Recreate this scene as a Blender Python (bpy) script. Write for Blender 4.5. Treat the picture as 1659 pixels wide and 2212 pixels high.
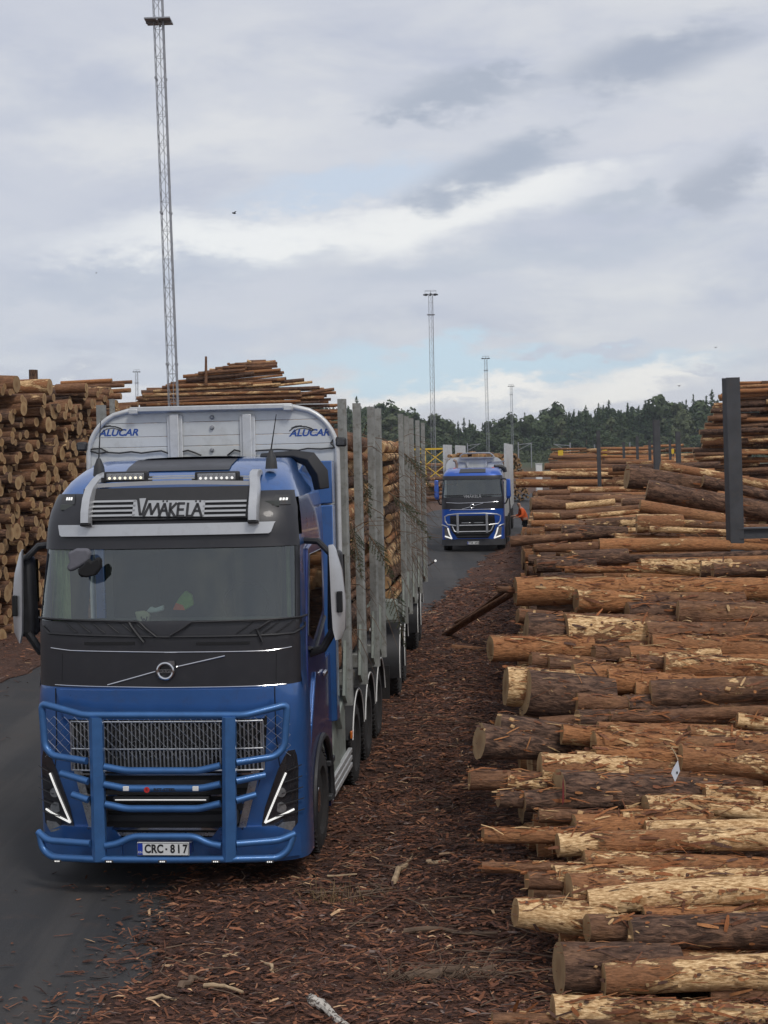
import bpy, math, random
import numpy as np
from mathutils import Matrix, Vector

scene = bpy.context.scene
for _o in list(bpy.data.objects):
    bpy.data.objects.remove(_o)
COL = scene.collection
R = math.radians
rng = random.Random(11)
nrg = np.random.default_rng(5)

# ------------------------------------------------------------------ camera
FPX, ROLL, CAMZ = 3300.0, 0.022, 4.0            # photo measured on a 1659 x 2212 grid
PITCH = math.atan((1106 - 978) / FPX)
cam = bpy.data.cameras.new('camera')
cam.sensor_fit = 'VERTICAL'
cam.sensor_height = 24.0
cam.lens = 24.0 * FPX / 2212.0
cam.clip_start, cam.clip_end = 0.1, 9000
camo = bpy.data.objects.new('camera', cam)
COL.objects.link(camo)
camo.matrix_world = Matrix.Translation((0, 0, CAMZ)) @ Matrix.Rotation(R(90) - PITCH, 4, 'X') @ Matrix.Rotation(-ROLL, 4, 'Z')
scene.camera = camo


def ray(px, py):
    u, v = (px - 829.5) / FPX, (1106 - py) / FPX
    X = u * math.cos(ROLL) + v * math.sin(ROLL)
    V = -u * math.sin(ROLL) + v * math.cos(ROLL)
    return np.array([X, math.cos(PITCH) + V * math.sin(PITCH), V * math.cos(PITCH) - math.sin(PITCH)])


def at(px, py, Y):
    """the world point seen at a photo position, a given distance down the yard"""
    d = ray(px, py)
    return np.array([0, 0, CAMZ]) + d * (Y / d[1])


def proj(p):
    x, y, z = p[0], p[1], p[2] - CAMZ
    f = y * math.cos(PITCH) - z * math.sin(PITCH)
    V = (y * math.sin(PITCH) + z * math.cos(PITCH)) / f
    X = x / f
    return 829.5 + (X * math.cos(ROLL) - V * math.sin(ROLL)) * FPX, 1106 - (X * math.sin(ROLL) + V * math.cos(ROLL)) * FPX


# ------------------------------------------------------------------ light
SUN_EL, SUN_AZ = R(50), R(152)                  # azimuth clockwise from +Y: behind the camera, to the right
sun = bpy.data.lights.new('sun', 'SUN')
sun.energy, sun.angle, sun.color = 1.5, R(12), (1.0, 0.95, 0.88)
suno = bpy.data.objects.new('sun', sun)
COL.objects.link(suno)
sd = Vector((math.sin(SUN_AZ) * math.cos(SUN_EL), math.cos(SUN_AZ) * math.cos(SUN_EL), math.sin(SUN_EL)))
suno.rotation_euler = sd.to_track_quat('Z', 'Y').to_euler()
suno.location = sd * 60

scene.view_settings.view_transform = 'Standard'
scene.view_settings.look = 'None'
scene.view_settings.gamma = 1.0
scene.view_settings.use_curve_mapping = False
scene.view_settings.exposure = 0.0


class NT:
    """small node graph writer"""
    def __init__(s, tree):
        s.t = tree
        tree.nodes.clear()

    def n(s, typ, ins=None, **kw):
        nd = s.t.nodes.new(typ)
        for k, v in kw.items():
            setattr(nd, k, v)
        for k, v in (ins or {}).items():
            sock = nd.inputs[k]
            if isinstance(v, bpy.types.NodeSocket):
                s.t.links.new(v, sock)
            else:
                sock.default_value = v
        return nd

    def math(s, op, a, b=0.0, c=None, clamp=False):
        ins = {0: a, 1: b}
        if c is not None:
            ins[2] = c
        return s.n('ShaderNodeMath', ins, operation=op, use_clamp=clamp).outputs[0]

    def vmath(s, op, a, b=(0, 0, 0)):
        nd = s.n('ShaderNodeVectorMath', {0: a, 1: b}, operation=op)
        return nd.outputs['Value'] if op in ('LENGTH', 'DOT_PRODUCT') else nd.outputs[0]

    def mix(s, f, a, b, mode='MIX'):
        nd = s.n('ShaderNodeMix', data_type='RGBA', blend_type=mode)
        for sock, v in ((nd.inputs[0], f), (nd.inputs[6], a), (nd.inputs[7], b)):
            if isinstance(v, bpy.types.NodeSocket):
                s.t.links.new(v, sock)
            else:
                sock.default_value = v if not isinstance(v, tuple) or len(v) == 4 else (*v, 1)
        return nd.outputs[2]

    def ramp(s, f, *stops):
        nd = s.n('ShaderNodeMapRange', {0: f, 1: stops[0], 2: stops[1], 3: stops[2] if len(stops) > 2 else 0.0,
                                        4: stops[3] if len(stops) > 2 else 1.0}, interpolation_type='SMOOTHSTEP')
        return nd.outputs[0]

    def noise(s, vec, scale, detail=4.0, rough=0.55, dist=0.0):
        nd = s.n('ShaderNodeTexNoise', {'Vector': vec, 'Scale': scale, 'Detail': detail, 'Roughness': rough, 'Distortion': dist})
        return nd.outputs[0]


world = bpy.data.worlds.new('World')
scene.world = world
world.use_nodes = True
w = NT(world.node_tree)
geo = w.n('ShaderNodeTexCoord').outputs['Generated']
sep = w.n('ShaderNodeSeparateXYZ', {0: geo})
dx, dy, dz = sep.outputs
sky = w.n('ShaderNodeTexSky', sky_type='NISHITA', sun_disc=False, sun_elevation=SUN_EL, sun_rotation=SUN_AZ)
up = w.math('MAXIMUM', dz, 0.0)
# cloud sheet seen in perspective: direction laid onto a high plane
inv = w.math('DIVIDE', 1.0, w.math('ADD', up, 0.13))
pl = w.n('ShaderNodeCombineXYZ', {0: w.math('MULTIPLY', dx, inv), 1: w.math('MULTIPLY', dy, inv), 2: 0.0}).outputs[0]
n_big = w.noise(pl, 0.9, 6.0, 0.55, 0.3)
n_mid = w.noise(w.vmath('MULTIPLY', geo, (5.0, 5.0, 16.0)), 1.3, 6.0, 0.58, 0.25)
n_fin = w.noise(w.vmath('MULTIPLY', geo, (12.0, 12.0, 30.0)), 1.6, 5.0, 0.6)
cl = w.mix(w.ramp(n_mid, 0.36, 0.66), (4.75, 5.05, 5.95), (6.5, 6.6, 6.85))
cl = w.mix(w.ramp(n_big, 0.38, 0.62), cl, (5.6, 5.8, 6.45))
# single clouds stand in fixed directions: (azimuth tangent, elevation tangent, half sizes, colour, strength)
yy = w.math('MAXIMUM', dy, 0.02)
az = w.math('DIVIDE', dx, yy)
el = w.math('DIVIDE', dz, yy)
wob = w.math('MULTIPLY', w.math('SUBTRACT', n_fin, 0.5), 0.12)
wob2 = w.math('MULTIPLY', w.math('SUBTRACT', n_mid, 0.5), 0.09)
azw = w.math('ADD', az, w.math('ADD', wob, wob2))
elw = w.math('ADD', el, w.math('ADD', w.math('MULTIPLY', wob, 0.55), w.math('MULTIPLY', wob2, 0.4)))
front = w.ramp(dy, 0.02, 0.2)
for px, py, sx, sy, tilt, colr, st in [
        (1000, 790, 640, 58, -0.02, (4.9, 6.4, 7.5), 0.85), (300, 760, 520, 60, 0.0, (4.9, 5.3, 6.3), 0.6),
        (760, 392, 300, 50, 0.10, (5.2, 6.1, 7.3), 0.75),
        (520, 520, 560, 85, 0.06, (8.1, 8.15, 8.1), 0.95), (1000, 450, 420, 62, 0.18, (8.1, 8.1, 8.0), 0.95),
        (300, 610, 520, 50, 0.12, (4.5, 4.9, 5.8), 0.65), (1150, 555, 560, 45, 0.1, (4.7, 5.1, 5.9), 0.6),
        (400, 290, 520, 70, 0.05, (7.2, 7.2, 7.2), 0.6), (150, 240, 330, 60, 0, (4.9, 5.2, 6.0), 0.4),
        (1400, 130, 270, 80, 0.25, (3.75, 4.1, 4.9), 1.0), (990, 205, 190, 48, 0.05, (4.0, 4.35, 5.1), 1.0),
        (1090, 355, 220, 58, 0.3, (3.85, 4.25, 5.05), 1.0), (1550, 405, 110, 80, 0.3, (3.9, 4.2, 4.95), 0.9),
        (1330, 440, 130, 35, 0.1, (4.5, 4.9, 5.6), 0.7), (1500, 280, 300, 50, 0.1, (6.6, 6.6, 6.9), 0.5),
        (1030, 850, 300, 42, 0.0, (8.2, 8.1, 7.9), 0.95), (1370, 832, 190, 40, 0.1, (8.0, 7.9, 7.7), 0.9),
        (950, 880, 300, 24, 0.0, (5.4, 5.9, 6.7), 0.6), (1300, 756, 120, 17, 0.0, (5.0, 5.3, 6.2), 0.8),
        (1170, 760, 45, 14, 0.2, (5.0, 5.3, 6.2), 0.8), (1500, 820, 90, 18, 0.0, (5.0, 5.3, 6.1), 0.8),
        (120, 790, 260, 30, 0.0, (4.6, 4.9, 5.8), 0.7), (230, 830, 160, 30, 0.0, (7.0, 7.1, 7.3), 0.6)]:
    d = ray(px, py)
    a0, e0 = float(d[0] / d[1]), float(d[2] / d[1])
    da, de = w.math('SUBTRACT', azw, a0), w.math('SUBTRACT', elw, e0)
    de2 = w.math('SUBTRACT', de, w.math('MULTIPLY', da, tilt))
    v = w.n('ShaderNodeCombineXYZ', {0: w.math('MULTIPLY', da, FPX / sx), 1: w.math('MULTIPLY', de2, FPX / sy), 2: 0.0}).outputs[0]
    m = w.ramp(w.vmath('LENGTH', v), 1.15, 0.15, 0.0, st)
    # MapRange wants from-min < from-max for smoothstep: flip by hand
    nd = m.node
    nd.inputs[1].default_value, nd.inputs[2].default_value = 0.22, 1.15
    nd.inputs[3].default_value, nd.inputs[4].default_value = st, 0.0
    cl = w.mix(w.math('MULTIPLY', m, front), cl, colr)
final = w.mix(0.9, sky.outputs[0], cl)
final = w.mix(w.ramp(dz, -0.02, 0.0), (1.2, 1.05, 0.95), final)
bg = w.n('ShaderNodeBackground', {'Color': final, 'Strength': 0.113})
out = w.n('ShaderNodeOutputWorld', {'Surface': bg.outputs[0]})


# ------------------------------------------------------------------ mesh builder
class MB:
    def __init__(s):
        s.v, s.f, s.m = [], [], []

    def add(s, verts, faces, m=0):
        b = len(s.v)
        s.v.extend([tuple(map(float, p)) for p in verts])
        s.f.extend([tuple(i + b for i in f) for f in faces])
        s.m.extend([m] * len(faces))
        return s

    def box(s, c, size, m=0, rot=None, taper=1.0):
        hx, hy, hz = size[0] / 2, size[1] / 2, size[2] / 2
        P = [(x * hx * (taper if z > 0 else 1), y * hy * (taper if z > 0 else 1), z * hz) for z in (-1, 1) for y in (-1, 1) for x in (-1, 1)]
        if rot is not None:
            P = [rot @ Vector(p) for p in P]
        P = [(p[0] + c[0], p[1] + c[1], p[2] + c[2]) for p in P]
        return s.add(P, [(0, 2, 3, 1), (4, 5, 7, 6), (0, 1, 5, 4), (2, 6, 7, 3), (0, 4, 6, 2), (1, 3, 7, 5)], m)

    def tube(s, pts, r, n=10, m=0, cap=True):
        pts = [Vector(p) for p in pts]
        k = len(pts)
        rs = r if hasattr(r, '__len__') else [r] * k
        t0 = (pts[1] - pts[0]).normalized()
        ref = Vector((0, 0, 1)) if abs(t0.z) < 0.9 else Vector((1, 0, 0))
        a = t0.cross(ref).normalized()
        V, F = [], []
        for i in range(k):
            t = (pts[min(i + 1, k - 1)] - pts[max(i - 1, 0)]).normalized()
            a = (a - t * a.dot(t)).normalized()
            b = t.cross(a)
            for j in range(n):
                an = 2 * math.pi * j / n
                V.append(pts[i] + (a * math.cos(an) + b * math.sin(an)) * rs[i])
        for i in range(k - 1):
            for j in range(n):
                F.append((i * n + j, i * n + (j + 1) % n, (i + 1) * n + (j + 1) % n, (i + 1) * n + j))
        if cap:
            F.append(tuple(reversed(range(n))))
            F.append(tuple(range((k - 1) * n, k * n)))
        return s.add(V, F, m)

    def lathe(s, prof, c, axis='x', n=24, m=0):
        """profile of (along axis, radius)"""
        V, F = [], []
        for (u, r) in prof:
            for j in range(n):
                an = 2 * math.pi * j / n
                p = (u, r * math.cos(an), r * math.sin(an))
                if axis == 'y':
                    p = (p[1], u, p[2])
                elif axis == 'z':
                    p = (p[1], p[2], u)
                V.append((p[0] + c[0], p[1] + c[1], p[2] + c[2]))
        for i in range(len(prof) - 1):
            for j in range(n):
                F.append((i * n + j, (i + 1) * n + j, (i + 1) * n + (j + 1) % n, i * n + (j + 1) % n))
        F.append(tuple(range(n)))
        F.append(tuple(reversed(range((len(prof) - 1) * n, len(prof) * n))))
        return s.add(V, F, m)

    def prism(s, poly, a0, a1, plane='xz', m=0):
        """a polygon drawn in a plane, given thickness along the third axis"""
        def P(p, a):
            return (p[0], a, p[1]) if plane == 'xz' else (a, p[0], p[1]) if plane == 'yz' else (p[0], p[1], a)
        n = len(poly)
        V = [P(p, a0) for p in poly] + [P(p, a1) for p in poly]
        F = [tuple(range(n)), tuple(reversed(range(n, 2 * n)))]
        F += [(i, i + n, (i + 1) % n + n, (i + 1) % n) for i in range(n)]
        return s.add(V, F, m)

    def grid(s, G, m=0):
        h, k = len(G), len(G[0])
        V = [p for row in G for p in row]
        F = [(i * k + j, i * k + j + 1, (i + 1) * k + j + 1, (i + 1) * k + j) for i in range(h - 1) for j in range(k - 1)]
        return s.add(V, F, m)

    def stroke(s, pts, wd, y0, y1, m=0):
        """flat ribbon through (x, z) points, for lettering"""
        for a, b in zip(pts, pts[1:]):
            d = Vector((b[0] - a[0], b[1] - a[1]))
            d.normalize()
            e = Vector((-d.y, d.x)) * wd / 2
            A, B = Vector(a) - d * wd * 0.2, Vector(b) + d * wd * 0.2
            s.prism([tuple(A + e), tuple(A - e), tuple(B - e), tuple(B + e)], y0, y1, 'xz', m)
        return s

    def build(s, name, mat, parent=None, smooth=True, ang=35, bevel=0.0, seg=2):
        me = bpy.data.meshes.new(name)
        me.from_pydata(s.v, [], s.f)
        mats = mat if isinstance(mat, (list, tuple)) else [mat]
        for q in mats:
            me.materials.append(q)
        if len(mats) > 1:
            me.polygons.foreach_set('material_index', s.m)
        fix_normals(me)
        if smooth:
            me.polygons.foreach_set('use_smooth', [True] * len(me.polygons))
            me.set_sharp_from_angle(angle=R(ang))
        me.update()
        o = bpy.data.objects.new(name, me)
        COL.objects.link(o)
        if parent is not None:
            o.parent = parent
        if bevel:
            b = o.modifiers.new('bevel', 'BEVEL')
            b.width, b.segments, b.limit_method, b.angle_limit = bevel, seg, 'ANGLE', R(40)
        return o


def fix_normals(me):
    import bmesh
    if len(me.polygons) > 60000:
        return
    bm = bmesh.new()
    bm.from_mesh(me)
    bmesh.ops.recalc_face_normals(bm, faces=bm.faces)
    bm.to_mesh(me)
    bm.free()


def tag(o, label=None, cat=None, group=None, kind=None):
    for k, v in (('label', label), ('category', cat), ('group', group), ('kind', kind)):
        if v:
            o[k] = v
    return o


def thing(name, label, cat, loc=(0, 0, 0), rz=0.0, group=None):
    o = bpy.data.objects.new(name, None)
    COL.objects.link(o)
    o.location = loc
    o.rotation_euler = (0, 0, rz)
    o.empty_display_size = 0.3
    return tag(o, label, cat, group)


def copy_tree(o, parent=None):
    c = o.copy()
    COL.objects.link(c)
    if parent is not None:
        c.parent = parent
    for ch in list(o.children):
        copy_tree(ch, c)
    return c


def text_mesh(txt, size, depth=0.002, shear=0.0, offset=0.0, sx=1.0, align='CENTER', space=1.0):
    cu = bpy.data.curves.new('letters', 'FONT')
    cu.body, cu.size, cu.extrude, cu.shear, cu.offset = txt, size, depth, shear, offset
    cu.align_x, cu.align_y, cu.space_character = align, 'CENTER', space
    cu.resolution_u = 4
    to = bpy.data.objects.new('letters', cu)
    COL.objects.link(to)
    bpy.context.view_layer.update()
    me = bpy.data.meshes.new_from_object(to.evaluated_get(bpy.context.evaluated_depsgraph_get()))
    bpy.data.objects.remove(to)
    bpy.data.curves.remove(cu)
    return me


def text(name, txt, size, mat, parent, loc, rot=(R(90), 0, 0), sx=1.0, **kw):
    me = text_mesh(txt, size, **kw)
    me.materials.clear()
    me.materials.append(mat)
    o = bpy.data.objects.new(name, me)
    COL.objects.link(o)
    o.parent = parent
    o.location, o.rotation_euler, o.scale = loc, rot, (sx, 1, 1)
    return o


# ------------------------------------------------------------------ materials
def base_mat(name):
    m = bpy.data.materials.new(name)
    m.use_nodes = True
    t = NT(m.node_tree)
    o = t.n('ShaderNodeOutputMaterial')
    return m, t, o


def pbr(name, col, rough=0.5, metal=0.0, coat=0.0, var=0.12, scale=6.0, bump=0.0, bscale=60.0, spec=0.5, emit=None, dirt=0.0, dirtcol=(0.09, 0.06, 0.04)):
    m, t, o = base_mat(name)
    vec = t.n('ShaderNodeTexCoord').outputs['Object']
    n1 = t.noise(vec, scale, 5.0)
    c = t.mix(t.ramp(n1, 0.25, 0.75), tuple(x * (1 - var) for x in col), tuple(min(1, x * (1 + var)) for x in col))
    rg = t.math('ADD', rough, t.math('MULTIPLY', t.math('SUBTRACT', n1, 0.5), 0.25 * min(1, rough * 2)), clamp=True)
    if dirt:
        nd = t.noise(vec, scale * 2.7, 6.0, 0.65)
        k = t.math('MULTIPLY', t.ramp(nd, 0.48, 0.75), dirt)
        c = t.mix(k, c, dirtcol)
        rg = t.math('ADD', rg, t.math('MULTIPLY', k, 0.4), clamp=True)
    b = t.n('ShaderNodeBsdfPrincipled', {'Base Color': c, 'Roughness': rg, 'Metallic': metal, 'Coat Weight': coat, 'Coat Roughness': 0.06, 'Specular IOR Level': spec})
    if emit:
        b.inputs['Emission Color'].default_value = (*emit[0], 1)
        b.inputs['Emission Strength'].default_value = emit[1]
    if bump:
        bn = t.n('ShaderNodeBump', {'Height': t.noise(vec, bscale, 4.0), 'Strength': bump, 'Distance': 0.02})
        t.t.links.new(bn.outputs[0], b.inputs['Normal'])
    t.t.links.new(b.outputs[0], o.inputs[0])
    return m


M = {}
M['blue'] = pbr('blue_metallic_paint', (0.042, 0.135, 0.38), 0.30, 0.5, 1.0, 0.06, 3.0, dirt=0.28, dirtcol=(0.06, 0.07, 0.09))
M['blue_shaded'] = pbr('shaded_blue_paint', (0.014, 0.035, 0.17), 0.3, 0.35, 0.9, 0.06, 3.0, dirt=0.15, dirtcol=(0.05, 0.04, 0.04))  # the cab's own blue, with flank shade and dark reflections put into the colour
M['blue_tube'] = pbr('blue_powder_coat', (0.05, 0.15, 0.36), 0.42, 0.45, 0.2, 0.06, 9.0, dirt=0.15, dirtcol=(0.05, 0.06, 0.08))
M['blue2'] = pbr('bright_blue_paint', (0.012, 0.085, 0.42), 0.32, 0.2, 0.7, 0.05, 3.0)
M['black_gloss'] = pbr('black_paint', (0.016, 0.016, 0.02), 0.42, 0.0, 0.12, 0.1, 4.0, dirt=0.2, dirtcol=(0.05, 0.045, 0.045))
M['black'] = pbr('black_plastic', (0.018, 0.018, 0.02), 0.55, 0.0, 0.0, 0.15, 14.0, bump=0.05)
M['rubber'] = pbr('tyre_rubber', (0.018, 0.017, 0.017), 0.85, 0, 0, 0.2, 16.0, bump=0.15, dirt=0.6, dirtcol=(0.06, 0.045, 0.038))
M['dark'] = pbr('dark_void', (0.006, 0.006, 0.007), 0.8, 0, 0, 0.1)
M['silver'] = pbr('silver_paint', (0.50, 0.51, 0.52), 0.34, 0.55, 0.3, 0.04, 5.0, dirt=0.12)
M['chrome'] = pbr('chrome', (0.62, 0.62, 0.63), 0.16, 1.0, 0.0, 0.05, 8.0, dirt=0.15)
M['grille'] = pbr('grille_steel', (0.52, 0.53, 0.54), 0.28, 0.9, 0.0, 0.15, 18.0, dirt=0.4)
M['alu'] = pbr('aluminium_board', (0.60, 0.62, 0.62), 0.48, 0.25, 0.0, 0.06, 2.5, bump=0.04, bscale=25, dirt=0.25, dirtcol=(0.28, 0.27, 0.25))
M['alu_edge'] = pbr('aluminium_profile', (0.58, 0.59, 0.59), 0.42, 0.35, 0.0, 0.07, 9.0, dirt=0.25, dirtcol=(0.25, 0.24, 0.22))
M['stake'] = pbr('weathered_stake', (0.255, 0.26, 0.245), 0.62, 0.2, 0.0, 0.22, 5.0, bump=0.12, bscale=30, dirt=0.75, dirtcol=(0.12, 0.105, 0.08))
M['greygreen'] = pbr('grey_green_paint', (0.26, 0.29, 0.26), 0.5, 0.1, 0.0, 0.12, 4.0, dirt=0.4)
M['chassis'] = pbr('chassis_paint', (0.04, 0.042, 0.045), 0.6, 0.1, 0.0, 0.2, 7.0, dirt=0.6, dirtcol=(0.08, 0.06, 0.05))
M['white'] = pbr('white_paint', (0.72, 0.72, 0.70), 0.5, 0, 0, 0.05, 6.0, dirt=0.15)
M['plate'] = pbr('plate_white', (0.66, 0.67, 0.66), 0.4, 0, 0, 0.03)
M['ink'] = pbr('black_ink', (0.012, 0.012, 0.014), 0.5, 0, 0, 0.05)
M['inkblue'] = pbr('blue_ink', (0.02, 0.075, 0.30), 0.45, 0, 0, 0.05)
M['darkred'] = pbr('red_forest_paint', (0.16, 0.02, 0.02), 0.7)
M['red'] = pbr('red_ink', (0.45, 0.02, 0.02), 0.5, 0, 0, 0.05)
M['euro'] = pbr('plate_blue', (0.01, 0.04, 0.33), 0.4, 0, 0, 0.03)
M['sign'] = pbr('sign_grey', (0.40, 0.41, 0.42), 0.4, 0.3, 0, 0.05, 4.0)
M['lamp'] = pbr('lit_led', (0.7, 0.7, 0.7), 0.3, emit=((1.0, 0.98, 0.92), 0.55), var=0.0)
M['lamp_warm'] = pbr('warm_led', (0.9, 0.85, 0.7), 0.3, emit=((1.0, 0.9, 0.65), 0.75), var=0.0)
M['lens'] = pbr('lamp_lens', (0.32, 0.33, 0.34), 0.12, 0.6, 0.5, 0.2, 40.0)
M['housing'] = pbr('headlamp_housing', (0.02, 0.02, 0.024), 0.12, 0.0, 0.8, 0.3, 12.0)
M['orange_lamp'] = pbr('orange_lens', (0.55, 0.14, 0.02), 0.25, 0, 0.5, 0.05)
M['red_lamp'] = pbr('beacon_lens', (0.45, 0.07, 0.03), 0.25, 0, 0.5, 0.05)
M['steel_post'] = pbr('black_steel', (0.060, 0.062, 0.068), 0.6, 0.25, 0, 0.2, 4.0, bump=0.08, bscale=30, dirt=0.5, dirtcol=(0.10, 0.085, 0.075))
M['galv'] = pbr('galvanised_steel', (0.30, 0.31, 0.33), 0.5, 0.35, 0, 0.12, 5.0)
M['yellow'] = pbr('yellow_paint', (0.66, 0.43, 0.02), 0.5, 0, 0.1, 0.08, 3.0, dirt=0.2)
M['curtain'] = pbr('curtain_cloth', (0.42, 0.50, 0.27), 0.9, 0, 0, 0.15, 8.0)
M['interior'] = pbr('cab_interior', (0.085, 0.095, 0.09), 0.8, 0, 0, 0.15, 5.0)
M['seat'] = pbr('seat_cloth', (0.05, 0.055, 0.06), 0.9, 0, 0, 0.15, 9.0)
M['hivis'] = pbr('orange_hivis', (0.75, 0.13, 0.03), 0.8, 0, 0, 0.1, 30.0, bump=0.2, bscale=40)
M['hivis_green'] = pbr('green_hivis', (0.25, 0.42, 0.10), 0.8, 0, 0, 0.12, 20.0)
M['trouser'] = pbr('dark_work_cloth', (0.02, 0.022, 0.026), 0.85, 0, 0, 0.15, 20.0)
M['skin'] = pbr('skin', (0.42, 0.24, 0.17), 0.55, 0, 0, 0.06, 20.0)
M['hair'] = pbr('dark_hair', (0.03, 0.02, 0.015), 0.7, 0, 0, 0.2, 40.0)
M['capcloth'] = pbr('grey_cloth', (0.13, 0.13, 0.15), 0.9, 0, 0, 0.1, 20.0)
M['cream'] = pbr('cream_cloth', (0.55, 0.52, 0.38), 0.85, 0, 0, 0.06, 20.0)
M['twig'] = pbr('dry_twig', (0.13, 0.085, 0.055), 0.85, 0, 0, 0.35, 9.0)
M['palewood'] = pbr('pale_bare_wood', (0.42, 0.30, 0.18), 0.8, 0, 0, 0.25, 12.0, bump=0.2)
M['needle'] = pbr('spruce_needles', (0.035, 0.06, 0.025), 0.8, 0, 0, 0.4, 9.0)
M['drygrass'] = pbr('dry_grass', (0.26, 0.18, 0.09), 0.85, 0, 0, 0.25, 9.0)
M['greyliner'] = pbr('pale_paper', (0.58, 0.62, 0.68), 0.7, 0, 0, 0.06, 9.0)
M['bird'] = pbr('dark_feathers', (0.025, 0.025, 0.03), 0.8)
M['rustpipe'] = pbr('exhaust_pipe', (0.30, 0.22, 0.17), 0.45, 0.6, 0, 0.2)


def glass_mat(name, tint, refl=1.0):
    m, t, o = base_mat(name)
    lw = t.n('ShaderNodeFresnel', {'IOR': 1.5}).outputs[0]
    f = t.math('MULTIPLY', t.math('ADD', lw, 0.055), refl, clamp=True)
    tr = t.n('ShaderNodeBsdfTransparent', {'Color': (*tint, 1)})
    gl = t.n('ShaderNodeBsdfGlossy', {'Color': (0.95, 1.0, 0.98, 1), 'Roughness': 0.03})
    mx = t.n('ShaderNodeMixShader', {0: f, 1: tr.outputs[0], 2: gl.outputs[0]})
    t.t.links.new(mx.outputs[0], o.inputs[0])
    return m


M['glass'] = glass_mat('windscreen_glass', (0.60, 0.70, 0.64), 1.25)
M['sideglass'] = glass_mat('tinted_side_glass', (0.12, 0.13, 0.13), 1.2)


def bark_mat():
    m, t, o = base_mat('pine_bark')
    lc = t.n('ShaderNodeAttribute', attribute_name='lc').outputs['Vector']
    tn = t.n('ShaderNodeSeparateColor', {0: t.n('ShaderNodeAttribute', attribute_name='tone').outputs['Color']})
    peel, drk, hue = tn.outputs
    s1 = t.vmath('MULTIPLY', lc, (4.5, 15.0, 15.0))
    n_pl = t.noise(s1, 1.5, 6.0, 0.62, 0.7)
    n_lo = t.noise(t.vmath('MULTIPLY', lc, (1.3, 4.2, 4.2)), 1.3, 4.0, 0.55, 0.3)
    n_fi = t.noise(t.vmath('MULTIPLY', lc, (14.0, 60.0, 60.0)), 1.2, 4.0, 0.65)
    base = t.mix(hue, (0.175, 0.092, 0.055), (0.40, 0.175, 0.070))
    base = t.mix(t.math('MULTIPLY', t.ramp(n_lo, 0.42, 0.68), 0.75), base, (0.34, 0.17, 0.074))
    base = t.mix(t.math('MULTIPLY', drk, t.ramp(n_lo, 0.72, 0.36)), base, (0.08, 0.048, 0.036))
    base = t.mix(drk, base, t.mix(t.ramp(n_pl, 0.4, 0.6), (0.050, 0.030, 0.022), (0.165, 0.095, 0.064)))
    # plates and furrows
    base = t.mix(t.ramp(n_pl, 0.44, 0.30), base, t.mix(0.5, base, (0.03, 0.018, 0.014)))
    base = t.mix(t.math('MULTIPLY', t.ramp(n_pl, 0.56, 0.74), 0.6), base, (0.34, 0.19, 0.105))
    # bare peeled wood in ragged patches
    pm = t.math('ADD', t.math('MULTIPLY', n_lo, 0.72), t.math('MULTIPLY', n_pl, 0.42))
    pk = t.math('SUBTRACT', pm, t.math('SUBTRACT', 0.83, t.math('MULTIPLY', peel, 0.45)))
    pk = t.ramp(pk, 0.0, 0.035)
    wood = t.mix(t.ramp(n_fi, 0.3, 0.7), (0.46, 0.25, 0.10), (0.70, 0.50, 0.275))
    wood = t.mix(t.ramp(t.noise(t.vmath('MULTIPLY', lc, (9, 30, 30)), 1.3, 5.0, 0.7), 0.62, 0.72), wood, (0.10, 0.075, 0.055))
    col = t.mix(pk, base, wood)
    col = t.mix(1.0, col, t.n('ShaderNodeCombineColor', {0: t.ramp(n_fi, 0.15, 0.85, 0.5, 1.45), 1: t.ramp(n_fi, 0.15, 0.85, 0.5, 1.45), 2: t.ramp(n_fi, 0.15, 0.85, 0.5, 1.45)}).outputs[0], 'MULTIPLY')
    hgt = t.math('ADD', t.math('MULTIPLY', n_pl, 1.0), t.math('MULTIPLY', n_fi, 0.35))
    hgt = t.math('MULTIPLY', hgt, t.math('SUBTRACT', 1.0, t.math('MULTIPLY', pk, 0.75)))
    bn = t.n('ShaderNodeBump', {'Height': hgt, 'Strength': 0.9, 'Distance': 0.03})
    b = t.n('ShaderNodeBsdfPrincipled', {'Base Color': col, 'Roughness': 0.85, 'Specular IOR Level': 0.25, 'Normal': bn.outputs[0]})
    t.t.links.new(b.outputs[0], o.inputs[0])
    return m


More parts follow.
